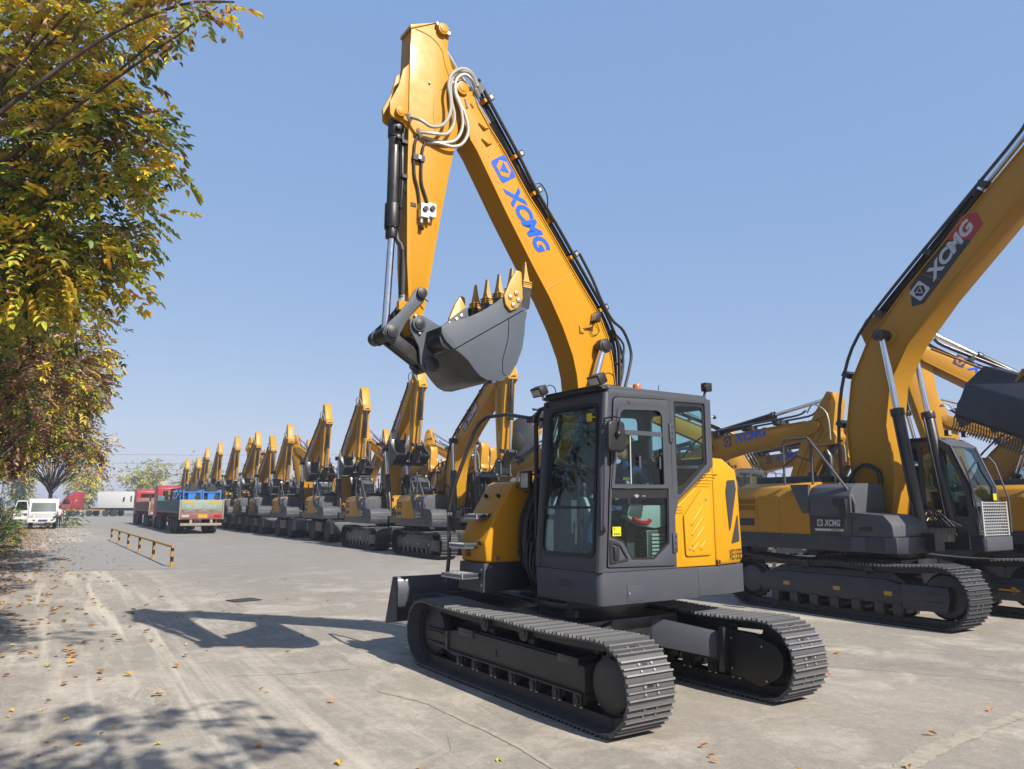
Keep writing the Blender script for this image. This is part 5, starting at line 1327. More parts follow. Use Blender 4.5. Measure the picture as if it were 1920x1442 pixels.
def f_mulcher():
    f = MB(); w = .95; DZ = -.95
    side = fillet([(.25, .25), (.05, .42), (-.45, .40), (-.75, .05), (-.80, -.55), (-.55, -.80), (.15, -.45), (.30, -.05)], .06, 3)
    for y in (-w, w - .04): f.prism(side, y, y + .04, 'navy')
    band(f, [(.25, .25), (.05, .42), (-.45, .40), (-.75, .05), (-.80, -.55)], -.03, -w, w, 'navy'); f.box(-.80, -.76, -w, w, -.6, .05, 'navy')
    f.lathe([(.1, -w + .05), (.26, -w + .05), (.26, w - .05), (.1, w - .05)], (-.28, 0, -.38), (0, 1, 0), 'dark', n=22)
    for k in range(12):
        a = k * 2.4; y = -w + .15 + k * .15; f.box(-.04, .04, -.05, .05, .24, .36, 'iron', Matrix.Translation((-.28, y, -.38)) @ Matrix.Rotation(a, 4, 'Y'))
    for k in range(34):
        y = -w + .08 + k * .054; f.tube([(-.81, y, -.52), (-.815, y + .015, -.62), (-.80, y - .01, -.74), (-.79, y + .012, -.86)], .013, 'iron', n=5)
    for j in range(4): f.tube([(-.81, -w + .08, -.58 - j * .08), (-.80, w - .1, -.58 - j * .08)], .008, 'galv', n=4)
    for y in (-.25, .21): f.prism([(.1, .1), (-.1, .6), (-.5, .55), (-.6, .2)], y, y + .04, 'yellow_fleet')
    f.cyl((-.15, -.3, .35), (-.15, .3, .35), .08, 'yellow_fleet')
    f.tube([(-.2, -.2, .40), (-.3, -.25, .75), (.1, -.3, 1.0), (.3, -.2, .8)], .035, 'rubber', n=7, smooth=4); f.tube([(-.3, .1, .40), (-.4, .1, .7), (0, .1, .95), (.3, .1, .8)], .035, 'rubber', n=7, smooth=4)
    for y in (-w - .16, w): f.prism(fillet([(.0, -.62), (-.1, -.1), (-.5, -.1), (-.62, -.4), (-.4, -.7)], .12, 4), y, y + .16, 'black')
    for q in range(5): f.cyl((-.80, -.7 + q * .33, -.12 - .25 * (q % 2)), (-.772, -.7 + q * .33, -.12 - .25 * (q % 2)), .02, 'black', n=8)
    f.v = [(x, y, z + DZ) for x, y, z in f.v]
    for y in (-.25, .21): f.prism([(.12, .1), (-.12, .1), (-.45, DZ + .5), (.1, DZ + .5)], y, y + .04, 'dark')
    return f
def f_cyl(Lc, r, frac):
    def fn():
        f = MB(); f.cyl((0, 0, 0), (Lc * frac, 0, 0), r, 'dark', n=14); f.cyl((Lc * frac - .12, 0, 0), (Lc * frac, 0, 0), r * 1.18, 'dark', n=14); f.cyl((0, -r * 1.2, 0), (0, r * 1.2, 0), r * 1.1, 'dark', n=12); f.tube([(.15, -r * 1.2, .02), (Lc * frac - .1, -r * 1.2, .02)], .016, 'dark', n=6); return f
    return fn
def f_rod(Lc, r, frac):
    def fn():
        f = MB(); f.cyl((Lc * frac, 0, 0), (Lc, 0, 0), r * .55, 'chrome', n=14); f.cyl((Lc, -r * 1.3, 0), (Lc, r * 1.3, 0), r * 1.1, 'dark', n=12); return f
    return fn
def put_cyl(name, par, A, B, y, r, frac):
    A = Vector(A); B = Vector(B); d = B - A; Lc = round(d.length, 2)
    key = '%s %.2f %.2f %.2f' % (name, Lc, r, frac)
    c = inst(name, cached(key, f_cyl(Lc, r, frac), bevel=.006), par, (A.x, y, A.y), -math.atan2(d.y, d.x))
    inst('piston_rod', cached(key + ' rod', f_rod(Lc, r, frac)), c); return c

def excavator(name, base, loc, rz, label, ba=50, aa=-92, ka=0, Lb=5.7, attach='bucket', decal='patch', detail=False, group='excavators parked in rows', small=False, s=1.0):
    rz += R(random.uniform(-2.5, 2.5)) if small else 0; e = empty(name, (loc[0], loc[1], 0), rz, label=label, cat='excavator', group=group); s *= random.uniform(.965, 1.03) if small else 1; e.scale = (s, s, s)
    dz = 0 if base == 'crawler' else .08
    if base == 'crawler':
        for sy in (1, -1):
            inst('track_belt', cached('belt%d%d' % (sy, detail), f_track(sy, detail), smooth=25), e)
            inst('track_frame', cached('frame%d' % sy, f_frame(sy), bevel=.012), e)
        inst('car_body', cached('carbody', f_carbody, bevel=.01), e)
    else:
        inst('chassis', cached('chassis', f_wheelbase, bevel=.02), e)
        for x in (-1.2, 1.3):
            for y in (-1.03, -.62, .62, 1.03): inst('wheel', cached('wheel', f_wheel), e, (x, y, .53))
    U = e
    Z = (0, 0, dz)
    inst('skirt', cached('skirt', f_skirt, bevel=.02), e, Z); inst('engine_cover', cached('hood', f_hood, bevel=.015), e, Z); inst('engine_top', cached('engtop', f_engine_top, bevel=.02), e, Z)
    inst('counterweight', cached('cw', f_cw, bevel=.03), e, Z)
    sbx = inst('side_box', cached('sidebox', f_sidebox, bevel=.015), e, Z)
    if not small: inst('lettering', cached('sidetext', f_sidetext, smooth=0), sbx)
    inst('handrail', cached('rails', f_rails), e, Z); inst('mirror', cached('mirror', f_mirror, bevel=.02), e, Z); inst('hydraulic_hoses', cached('hoses', f_hoses), e, Z); inst('exhaust', cached('exh', f_exhaust), e, Z)
    cb = inst('cab', cached('cabm', f_cab, bevel=.01), e, Z); inst('side_window', cached('cabglass', f_cabglass(.482), smooth=0), cb); inst('side_window', cached('cabglass2', f_cabglass(1.362), smooth=0), cb); inst('windscreen', cached('screen', f_screen, smooth=0), cb); inst('grab_rail', cached('cabtrim', f_cabtrim), cb)
    if not small: inst('front_grille', cached('grille', f_grille), cb)
    F = Vector((.12, 1.62 + dz)); a = R(ba); k = Lb / 5.7
    bo = inst('boom', cached('boom%.1f' % Lb, f_boom(Lb), bevel=.012), e, (F.x, 0, F.y), -a)
    inst('pipe_run', cached('pipes%.1f' % Lb, f_pipes(Lb)), bo); 
    for s_ in (-1, 1) if decal else (): inst('lettering', cached('dec%s%.1f%d' % (decal, Lb, s_), f_decal(decal, Lb, s_), smooth=0), bo)
    def W(x, z, org, an): return org + Vector((x * math.cos(an) - z * math.sin(an), x * math.sin(an) + z * math.cos(an)))
    T = W(Lb, 0, F, a); b = R(aa)
    ar = inst('arm', cached('arm', f_arm, bevel=.012), e, (T.x, 0, T.y), -b)
    pb = W(2.35 * k, .98 * k, F, a)
    for y in (-.45, .45): put_cyl('boom_cylinder', e, (1.02, 1.28 + dz), pb, y, .095, .62)
    put_cyl('arm_cylinder', e, W(2.35 * k, 1.44 * k, F, a), W(-.78, .03, T, b), 0, .085, .55)
    # link and bucket
    P = W(2.9, .02, T, b); lp = W(2.62, .42, T, b)
    put_cyl('bucket_cylinder', e, W(.15, .53, T, b), lp, 0, .08, .58)
    kk = R(ka)
    if attach:
        at = {'bucket': ('bucket', f_bucket(1.5)), 'coupler': ('quick_coupler', f_coupler), 'mulcher': ('mulcher_head', f_mulcher)}[attach]
        B_ = inst(at[0], cached(attach, at[1], bevel=.006), e, (P.x, 0, P.y), -kk)
        if attach == 'bucket':
            for q in range(5): o = inst('tooth', cached('tooth', f_tooth), B_, (-1.08, -.66 + q * .33, .55), R(-4))
    def linkfn():
        f = MB(); A = Vector((0, 0)); 
        return f
    for y in (-.22, .2):
        m_ = MB(); p1 = W(2.55, .12, T, b); d = lp - p1; n_ = Vector((-d.y, d.x)).normalized() * .06
        key = 'rk'
        inst('rocker_link', cached(key, lambda: MB().prism(fillet([(-.06, -.06), (.36, -.07), (.36, .07), (-.06, .06)], .05, 3), 0, .03, 'grey_fleet')), e, (p1.x, y, p1.y), -math.atan2(d.y, d.x))
    if attach in ('bucket', 'coupler'):
        hp = P + Vector((-.13 * math.cos(kk) + .38 * math.sin(kk), -.13 * math.sin(kk) - .38 * math.cos(kk))); d = hp - lp; Ld = round(d.length, 1)
        inst('bucket_link', cached('bl%.1f' % Ld, lambda: MB().prism(fillet([(-.07, -.07), (Ld + .06, -.07), (Ld + .06, .07), (-.07, .07)], .05, 3), -.12, .12, 'dark')), e, (lp.x, 0, lp.y), -math.atan2(d.y, d.x))
    return e
# ------------------------------------------------------------------ ground
RH = R(-31)                                     # heading of the yard (clockwise from +y)
def road(u, v):                                 # u along the yard, v to its right
    return (u * math.sin(RH) + v * math.cos(RH), u * math.cos(RH) - v * math.sin(RH))
def ground_mat():
    m, nt, out = new_mat('concrete')
    b = N(nt, 'ShaderNodeBsdfPrincipled'); tc = N(nt, 'ShaderNodeTexCoord')
    mp = N(nt, 'ShaderNodeMapping'); mp.inputs['Rotation'].default_value = (0, 0, RH)
    nt.links.new(tc.outputs['Object'], mp.inputs['Vector'])
    def noise(sc, det=6, rough=.6, vec=mp.outputs[0], dist=0):
        n = N(nt, 'ShaderNodeTexNoise', i_Scale=sc, i_Detail=det, i_Roughness=rough); n.inputs['Distortion'].default_value = dist
        nt.links.new(vec, n.inputs['Vector']); return n.outputs['Fac']
    def rmp(f, a, b_, lo=0., hi=1.):
        r = N(nt, 'ShaderNodeMapRange'); r.inputs[1].default_value = a; r.inputs[2].default_value = b_; r.inputs[3].default_value = lo; r.inputs[4].default_value = hi
        nt.links.new(f, r.inputs[0]); return r.outputs[0]
    def mulf(a, b_):
        n = N(nt, 'ShaderNodeMath', operation='MULTIPLY')
        for i, v in ((0, a), (1, b_)):
            if hasattr(v, 'is_output'): nt.links.new(v, n.inputs[i])
            else: n.inputs[i].default_value = v
        return n.outputs[0]
    sx = N(nt, 'ShaderNodeSeparateXYZ'); nt.links.new(mp.outputs[0], sx.inputs[0])
    big = noise(.16, 5, .6); med = noise(.9, 8, .65, dist=.6); fine = noise(11, 8, .75); grit = noise(38, 5, .75)
    c = mix(nt, (0.245, 0.225, 0.200), (0.335, 0.308, 0.270), rmp(big, .35, .65))
    c = mix(nt, c, (0.54, 0.50, 0.44), mulf(rmp(med, .50, .68), .7))
    c = mix(nt, c, (0.175, 0.168, 0.158), mulf(rmp(noise(.55, 7, .7, dist=1.2), .56, .74), .55))
    # streaks worn along the lane and dust dragged across it
    st = N(nt, 'ShaderNodeMapping'); st.inputs['Scale'].default_value = (2.6, .10, 1); nt.links.new(mp.outputs[0], st.inputs['Vector'])
    c = mix(nt, c, (0.58, 0.54, 0.475), mulf(rmp(noise(1.0, 4, .6, st.outputs[0], .4), .50, .64), mulf(rmp(sx.outputs[0], 3.0, 1.4), .85)))
    s2 = N(nt, 'ShaderNodeMapping'); s2.inputs['Rotation'].default_value = (0, 0, R(62)); s2.inputs['Scale'].default_value = (6.0, 1.7, 1); nt.links.new(mp.outputs[0], s2.inputs['Vector'])
    c = mix(nt, c, (0.52, 0.485, 0.43), mulf(mulf(rmp(noise(1.0, 8, .75, s2.outputs[0], .8), .48, .64), mulf(rmp(noise(.35, 4, .6), .42, .58), rmp(sx.outputs[0], 5.0, 2.0, .25, 1))), .8))
    # the middle of the yard is greyer and smoother
    lane = mulf(rmp(sx.outputs[1], 13, 24), rmp(sx.outputs[0], .5, 4))
    c = mix(nt, c, (0.235, 0.232, 0.228), mulf(lane, .72))
    # brown dirt towards the verge
    verge = rmp(sx.outputs[0], .6, -2.2)
    c = mix(nt, c, (0.20, 0.145, 0.12), mulf(verge, rmp(noise(.8, 6, .7), .40, .62, .15, .85)))
    # fine cracks
    vo = N(nt, 'ShaderNodeTexVoronoi', feature='DISTANCE_TO_EDGE', i_Scale=.22); 
    wob = N(nt, 'ShaderNodeTexNoise', i_Scale=1.6, i_Detail=5.0); nt.links.new(mp.outputs[0], wob.inputs['Vector'])
    va = N(nt, 'ShaderNodeVectorMath', operation='MULTIPLY_ADD'); va.inputs[1].default_value = (1.3, 1.3, 0); nt.links.new(wob.outputs['Color'], va.inputs[0]); nt.links.new(mp.outputs[0], va.inputs[2])
    nt.links.new(va.outputs[0], vo.inputs['Vector'])
    c = mix(nt, c, (0.12, 0.11, 0.10), mulf(mulf(rmp(vo.outputs['Distance'], .0, .004, 1, 0), rmp(big, .5, .62)), .4))
    c = mix(nt, c, (0.19, 0.18, 0.165), mulf(rmp(noise(2.6, 8, .75, dist=.8), .55, .72), .45))
    c = mix(nt, c, (0.50, 0.465, 0.41), mulf(rmp(noise(5.5, 6, .7, dist=1.0), .56, .70), .40))
    sp = mix(nt, (.62, .62, .62), (1.38, 1.38, 1.38), fine); c = mix(nt, c, sp, .8, 'MULTIPLY')
    gp = mix(nt, (.45, .45, .45), (1.55, 1.55, 1.55), grit); c = mix(nt, c, gp, .75, 'MULTIPLY')
    c = mix(nt, c, (.77, .745, .705), 1.0, 'MULTIPLY'); nt.links.new(c, b.inputs['Base Color']); b.inputs['Roughness'].default_value = .82; b.inputs['Specular IOR Level'].default_value = .3
    bp = N(nt, 'ShaderNodeBump'); bp.inputs['Strength'].default_value = .55; bp.inputs['Distance'].default_value = .012
    nt.links.new(fine, bp.inputs['Height']); nt.links.new(bp.outputs[0], b.inputs['Normal']); nt.links.new(b.outputs[0], out.inputs[0])
ground_mat()
paint('joint_dirt', (0.58, 0.515, 0.415), .95, dirt=.8, dirtcol=(.28, .24, .19), scale=9, bump=1.0, spec=.1)
paint('crack', (0.13, 0.12, 0.108), .95, dirt=.5, dirtcol=(.22, .2, .17), scale=6)
paint('soil', (0.12, 0.085, 0.06), .95, dirt=.6, dirtcol=(.06, .05, .035), scale=2, bump=1.0)
paint('slab', (0.40, 0.385, 0.36), .85, dirt=.6, dirtcol=(.24, .22, .20), scale=1.5, bump=.4)
g = MB(); S_ = 900
g.add([(-S_, -S_, 0), (S_, -S_, 0), (S_, S_, 0), (-S_, S_, 0)], [(0, 1, 2, 3)], 'concrete'); g.build('ground', kind='structure', smooth=0)
def wobble_strip(pts, w, m, name, z, seg=.12, wob=.5, seed=1):
    rr = random.Random(seed); P = [Vector((p[0], p[1])) for p in pts]; vs = []; fs = []
    L = []
    for a, b in zip(P[:-1], P[1:]):
        n = max(2, int((b - a).length / seg))
        for i in range(n): L.append(a.lerp(b, i / n))
    L.append(P[-1])
    a = b = w
    for i, p in enumerate(L):
        d = (L[min(i + 1, len(L) - 1)] - L[max(i - 1, 0)]).normalized(); n_ = Vector((-d.y, d.x))
        a = a * .72 + .28 * w * (1 + rr.uniform(-1.6, 1.6) * wob); b = b * .72 + .28 * w * (1 + rr.uniform(-1.6, 1.6) * wob)
        vs += [tuple(p + n_ * a) + (z,), tuple(p - n_ * b) + (z,)]
    for i in range(len(L) - 1): fs.append((2 * i, 2 * i + 1, 2 * i + 3, 2 * i + 2))
    mb = MB(); mb.add(vs, fs, m); return mb.build(name, kind='structure', smooth=0)
"""JOINTS"""
wobble_strip([(1.42, 4.20), (1.75, 4.66), (2.35, 5.25), (3.3, 6.1), (4.4, 6.92), (6.2, 8.2), (9, 10.2)], .072, 'joint_dirt', 'slab_joint', .004, .05, .6, 1)
wobble_strip([(-1.30, 7.75), (-.78, 7.3), (-.38, 6.72), (-.05, 6.2), (.28, 5.6), (.52, 5.2), (.9, 4.6), (1.42, 4.1)], .022, 'joint_dirt', 'slab_joint', .0045, .05, .8, 2)
wobble_strip([(-3.0, 8.4), (-2.35, 8.5), (-1.80, 8.75)], .004, 'crack', 'slab_joint', .004, .08, .8, 3)
wobble_strip([(1.5, 9.4), (3.6, 8.9), (5.5, 8.0), (7.5, 7.2)], .003, 'crack', 'slab_joint', .004, .06, .9, 6)
wobble_strip([(3.0, 10.6), (5.0, 9.7), (7.5, 8.9)], .003, 'crack', 'slab_joint', .004, .06, .9, 8)
wobble_strip([(-.55, 5.1), (-.60, 5.6), (-.45, 5.95), (-.52, 6.4), (-.30, 6.9)], .0022, 'joint_dirt', 'slab_joint', .005, .05, .9, 9)
v0 = MB(); pts = []
for u, v in ((-10, -2.6), (0, -2.5), (10, -2.3), (20, -2.3), (40, -2.3), (60, -2.2), (75, -2.6), (75, -40), (-10, -40)): pts.append(road(u, v) + (.004,))
v0.add(pts, [list(range(len(pts)))], 'soil'); v0.build('verge', kind='structure', smooth=0)
# weighbridge slab inside the low railing
wbp = [(-9.6, 22.3), (-19.9, 38.6), (-22.3, 37.2), (-12.6, 20.9)]
v1 = MB(); v1.add([p + (.004,) for p in wbp], [(0, 1, 2, 3)], 'slab'); v1.build('concrete_pad', kind='structure', smooth=0)
dg = MB()
for i in range(7): dg.box(-.26, .26, -.20 + i * .065, -.17 + i * .065, .002, .016, 'iron')
for i in range(8): dg.box(-.26 + i * .07, -.235 + i * .07, -.20, .22, .002, .015, 'iron')
dg.box(-.26, .26, -.2, .22, .001, .005, 'black')
o = dg.build('drain_grate', label='dark iron drain grate set in the grey concrete', cat='drain grate'); o.location = (-5.11, 14.85, .002); o.rotation_euler.z = RH * -1 + .25

# ------------------------------------------------------------------ leaves and trees
def leaf_mat(name, trans=.35):
    m, nt, out = new_mat(name)
    at = N(nt, 'ShaderNodeAttribute', attribute_name='leafcol')
    b = N(nt, 'ShaderNodeBsdfPrincipled'); b.inputs['Roughness'].default_value = .45; b.inputs['Specular IOR Level'].default_value = .35
    t = N(nt, 'ShaderNodeBsdfTranslucent'); mx = N(nt, 'ShaderNodeMixShader'); mx.inputs[0].default_value = trans
    nt.links.new(at.outputs['Color'], b.inputs['Base Color']); nt.links.new(at.outputs['Color'], t.inputs['Color'])
    nt.links.new(b.outputs[0], mx.inputs[1]); nt.links.new(t.outputs[0], mx.inputs[2]); nt.links.new(mx.outputs[0], out.inputs[0])
leaf_mat('leaf'); leaf_mat('dry_leaf', .2)
GREEN = [(0.045, 0.075, 0.018), (0.06, 0.095, 0.02), (0.09, 0.11, 0.022), (0.035, 0.06, 0.02)]
GREEN = [tuple(c * 1.50 for c in q) for q in GREEN]
GOLD = [(0.30, 0.19, 0.022), (0.36, 0.21, 0.02), (0.26, 0.20, 0.025), (0.42, 0.24, 0.03), (0.20, 0.16, 0.02)]
GOLD = [(q[0] * 1.6, q[1] * 1.95, q[2] * 1.6) for q in GOLD]
OLIVE = [(0.14, 0.14, 0.022), (0.10, 0.115, 0.022), (0.18, 0.16, 0.025)]
OLIVE = [tuple(c * 2.0 for c in q) for q in OLIVE]
BROWN = [(0.13, 0.075, 0.035), (0.10, 0.055, 0.03), (0.17, 0.10, 0.05)]
BROWN = [tuple(c * 1.60 for c in q) for q in BROWN]
PINK = [(0.38, 0.24, 0.17), (0.46, 0.31, 0.22), (0.30, 0.18, 0.12), (0.40, 0.25, 0.20)]
PINK = [tuple(c * 1.00 for c in q) for q in PINK]
PALE = [(0.20, 0.22, 0.07), (0.26, 0.24, 0.07), (0.17, 0.20, 0.09), (0.30, 0.25, 0.07)]
PALE = [tuple(c * 1.60 for c in q) for q in PALE]  # pale leaves; on the far poplars this colour also stands in for haze
class Leaves:
    def __init__(s): s.v = []; s.f = []; s.c = []
    def leaf(s, p, d, n, ln, w, col):
        sd = d.cross(n)
        if sd.length < 1e-4: sd = d.orthogonal()
        sd.normalize(); o = len(s.v)
        m1 = p + d * ln * .35; dn = n * (w * .35)
        s.v += [tuple(p), tuple(m1 + sd * w * .5 + dn), tuple(p + d * ln * .72 + sd * w * .38 + dn * .8), tuple(p + d * ln), tuple(p + d * ln * .72 - sd * w * .38 + dn * .8), tuple(m1 - sd * w * .5 + dn)]
        s.f += [(o, o + 1, o + 2, o + 3), (o, o + 3, o + 4, o + 5)]; s.c += [col, col]
    def spray(s, p, d, rr, size, pal, pairs=5):
        d = d.normalized(); up = Vector((rr.uniform(-.4, .4), rr.uniform(-.4, .4), 1)).normalized()
        ln = size * pairs * .55; col = rr.choice(pal); droop = rr.uniform(.25, .9)
        q = p.copy(); dd = d.copy()
        sd = dd.cross(up)
        if sd.length < .05: sd = dd.orthogonal()
        sd.normalize()
        for k in range(pairs):
            dd = (dd + Vector((0, 0, -droop / pairs))).normalized(); q = q + dd * (ln / pairs)
            for sg in (1, -1):
                if rr.random() < .12: continue
                l = (dd * .55 + sd * sg * rr.uniform(.7, 1.1) + Vector((0, 0, rr.uniform(-.5, .1)))).normalized()
                c = tuple(max(0, x * rr.uniform(.75, 1.25)) for x in col)
                s.leaf(q, l, (up + sd * rr.uniform(-.6, .6)).normalized(), size * rr.uniform(.75, 1.15), size * rr.uniform(.38, .5), c)
        c = tuple(x * rr.uniform(.8, 1.2) for x in col); s.leaf(q, dd, up, size, size * .45, c)
    def pod(s, p, rr, size, pal, n):
        for k in range(n):
            q = p + Vector((rr.gauss(0, 1), rr.gauss(0, 1), rr.gauss(0, .8))) * size * 1.6
            c = tuple(x * rr.uniform(.7, 1.2) for x in rr.choice(pal))
            d = Vector((rr.gauss(0, 1), rr.gauss(0, 1), rr.gauss(0, 1))).normalized(); n_ = d.orthogonal().normalized()
            s.leaf(q, d, n_, size * .75, size * .6, c)
    def build(s, name, par, m='leaf'):
        me = bpy.data.meshes.new(name); me.from_pydata(s.v, [], s.f)
        at = me.attributes.new('leafcol', 'FLOAT_COLOR', 'FACE')
        flat = []
        for c in s.c: flat += [c[0], c[1], c[2], 1.0]
        at.data.foreach_set('color', flat); me.materials.append(MATS[m])
        o = bpy.data.objects.new(name, me); COL.objects.link(o)
        if par: o.parent = par
        return o
def tree(name, label, x, y, trunk_h, clusters, rr, size, pal, nspray, pods=0, trunk_r=.14, group='trees along the verge', limbs=[], lean=(0, 0), pairs=5, twig=True):
    """clusters: list of (centre, radius) in world metres"""
    e = empty(name, (x, y, 0), 0, label=label, cat='tree', group=group)
    O = Vector((x, y, 0)); t = MB()
    top = Vector((lean[0], lean[1], trunk_h))
    t.tube([(0, 0, -.1), (lean[0] * .2 + rr.uniform(-.06, .06), lean[1] * .2, trunk_h * .4), tuple(top)], lambda u: trunk_r * (1.15 - .5 * u), 'bark', n=9, smooth=4)
    for c, r in clusters:
        c = Vector(c) - O
        if rr.random() < .85:
            st = top * rr.uniform(.75, 1.0); mid = st.lerp(c, .5) + Vector((rr.uniform(-.3, .3), rr.uniform(-.3, .3), rr.uniform(.0, .4)))
            t.tube([st, mid, c], lambda u: trunk_r * (.30 - .25 * u), 'bark', n=6, smooth=3)
            for q in range(3 if twig else 0):
                d = Vector((rr.gauss(0, 1), rr.gauss(0, 1), rr.gauss(0, .8))).normalized() * r * rr.uniform(.7, 1.05)
                t.tube([mid.lerp(c, .6), mid.lerp(c, .6) + d * .5 + Vector((0, 0, .08)), mid.lerp(c, .6) + d], lambda u: .009 * (1.1 - .8 * u) * size / .09, 'bark', n=5, smooth=2)
    for ln in limbs: t.tube([Vector(p) - O for p in ln], lambda u: .026 * (1.1 - .75 * u), 'bark', n=7, smooth=4)
    t.build('trunk', e, smooth=60)
    lv = Leaves()
    for c, r in clusters:
        c = Vector(c) - O; cp = rr.choice(pal)
        for k in range(max(3, int(nspray * min(1, (r / .45) ** 2)))):
            d = Vector((rr.gauss(0, 1), rr.gauss(0, 1), rr.gauss(0, 1))).normalized(); rad = r * rr.uniform(.25, 1.0) ** .5
            p = c + d * rad * Vector((1, 1, .8)).length / 1.62
            p = c + Vector((d.x * rad, d.y * rad, d.z * rad * .8))
            pl = cp if rr.random() < .68 else rr.choice(pal)
            lv.spray(p, d + Vector((rr.uniform(-.5, .5), rr.uniform(-.5, .5), rr.uniform(-.6, .3))), rr, size * rr.uniform(.85, 1.2), pl, pairs)
        for k in range(pods):
            if rr.random() < .7:
                d = Vector((rr.gauss(0, 1), rr.gauss(0, 1), rr.gauss(0, .9))).normalized(); lv.pod(c + d * r * rr.uniform(.7, 1.0), rr, size * .8, PINK if rr.random() < .8 else BROWN, 16)
    lv.build('crown', e)
    return e
def blob(rr, c, rad, n, r0, r1, sq=.3):
    o = []
    for k in range(n):
        d = Vector((rr.gauss(0, 1), rr.gauss(0, 1), rr.gauss(0, 1))).normalized(); u = rr.uniform(sq, 1) ** .6
        o.append(((c[0] + d.x * rad[0] * u, c[1] + d.y * rad[1] * u, c[2] + d.z * rad[2] * u), rr.uniform(r0, r1)))
    return o
rr = random.Random(11)
# the near tree overhanging the top left corner
cl = [((x - .24 - .04 * z, y, z), r) for (x, y, z), r in [((-3.9, 7.0, 6.1), .75), ((-3.55, 6.9, 5.35), .55), ((-3.75, 7.2, 4.75), .60), ((-3.6, 6.9, 6.75), .55), ((-4.3, 7.4, 5.5), .8), ((-4.5, 7.2, 4.5), .75), ((-4.2, 6.9, 4.05), .5), ((-4.75, 7.0, 3.85), .55),
      ((-4.9, 7.6, 6.2), .9), ((-5.2, 7.4, 5.0), .9), ((-5.4, 7.6, 4.1), .8), ((-3.85, 7.3, 4.15), .42), ((-4.05, 7.0, 7.1), .7), ((-5.0, 7.2, 7.2), .9), ((-5.8, 8.2, 5.8), 1.0), ((-6.6, 7.4, 6.6), 1.1), ((-6.2, 6.2, 5.6), 1.0), ((-7.2, 8.2, 5.2), 1.0), ((-6.8, 8.8, 7.2), 1.1),
      ((-4.4, 7.9, 5.0), .8), ((-4.6, 7.8, 5.9), .8), ((-5.1, 8.2, 4.5), .8), ((-4.1, 7.5, 4.6), .5), ((-3.9, 7.6, 5.7), .6), ((-5.6, 7.0, 3.5), .6), ((-5.4, 7.8, 7.0), 1.0), ((-4.5, 7.6, 6.8), .8)]] + [((-2.75, 6.4, 6.40), .08), ((-2.95, 6.4, 6.36), .13), ((-3.2, 6.5, 6.28), .2), ((-3.35, 6.9, 5.05), .16)]
tree('golden_rain_tree', 'nearest tree, its green and golden leaves overhanging the top left corner', -7.3, 7.2, 3.2, cl, rr, .10, [GREEN, OLIVE, GOLD, OLIVE + GOLD, GOLD[:3], GOLD + BROWN, OLIVE], 95, pods=2, trunk_r=.13,
     limbs=[[(-7.2, 7.2, 3.0), (-5.6, 6.4, 4.4), (-4.5, 6.2, 5.25), (-3.75, 6.3, 6.0), (-3.1, 6.4, 6.42), (-2.6, 6.4, 6.45)], [(-7.2, 7.2, 2.9), (-5.8, 6.8, 4.5), (-4.8, 6.5, 5.6), (-4.1, 6.4, 6.4)],
            [(-6.0, 7.0, 4.1), (-4.8, 6.9, 4.3), (-3.9, 6.8, 4.35)]])
verge_t = [(-9.9, 12.4, 2.7, 'second tree along the verge, brown and gold, behind the nearest overhanging crown'), (-12.6, 17.4, 3.0, 'third tree along the verge with brown seed pods, leaning over the leaf strewn edge'),
           (-15.6, 22.6, 3.0, 'fourth tree along the verge, brownish crown half hidden by the third'), (-20.3, 28.0, 3.1, 'fifth tree along the verge, dark lower branches above the green shrubs'),
           (-25.2, 34.5, 3.2, 'sixth tree along the verge, golden brown crown beyond the shrubs'), (-31.8, 43.0, 3.4, 'seventh tree along the verge, standing just before the white truck')]
for i, (x, y, r, lab) in enumerate(verge_t):
    c = blob(rr, (x - .1, y, 5.6), (r * .92, r * .92, 2.5), 34, .55, .95)
    c += [((x + r * .78 + rr.uniform(-.3, .3), y - .6 + rr.uniform(-1, 1), 3.6 + q * .65), .55) for q in range(5)]
    tree('golden_rain_tree', lab, x, y, 2.6, c, rr, .12 + .014 * i, [BROWN + GOLD, BROWN + OLIVE, GOLD + BROWN, GREEN + BROWN, BROWN, BROWN + PINK[:1]], 56 - 2 * i, pods=1, trunk_r=.14, pairs=4, twig=(i < 3))
c = blob(rr, (-39.8, 65.5, 6.6), (4.4, 3.6, 2.6), 40, .9, 1.35) + [((-35.9, 65, 5.6), .9), ((-35.5, 64.8, 5.0), .8), ((-36.4, 64.6, 4.4), .9), ((-36.2, 65, 6.4), .9)]
tree('golden_rain_tree', 'broad tree of gold, pink and green leaves above the white truck', -39.7, 65.5, 3.4, c, rr, .27, [GOLD, GOLD + PINK, GREEN, GOLD + GREEN, PINK, BROWN], 26, pods=3, trunk_r=.2, pairs=3, twig=False)
c = blob(rr, (-47.5, 68, 6.6), (3.8, 3.3, 2.8), 26, .9, 1.3)
tree('golden_rain_tree', 'darker tree standing behind the white truck cab, left of the broad gold one', -47.6, 68, 3.0, c, rr, .26, [BROWN, GREEN, BROWN + GREEN], 24, pods=1, trunk_r=.2, pairs=3, twig=False)
# a tree standing behind the camera that dapples the foreground
c = blob(rr, (1.75, -.7, 6.4), (1.7, 1.9, 1.0), 12, .45, .75, .4) + blob(rr, (-.3, 3.4, 8.9), (1.5, .9, .7), 7, .4, .6, .4)
tree('golden_rain_tree', 'tree whose dappled shade falls across the lower left of the yard', -3.4, -2.6, 4.6, c, rr, .13, [GREEN, GOLD], 15, trunk_r=.06, pairs=4, twig=False)
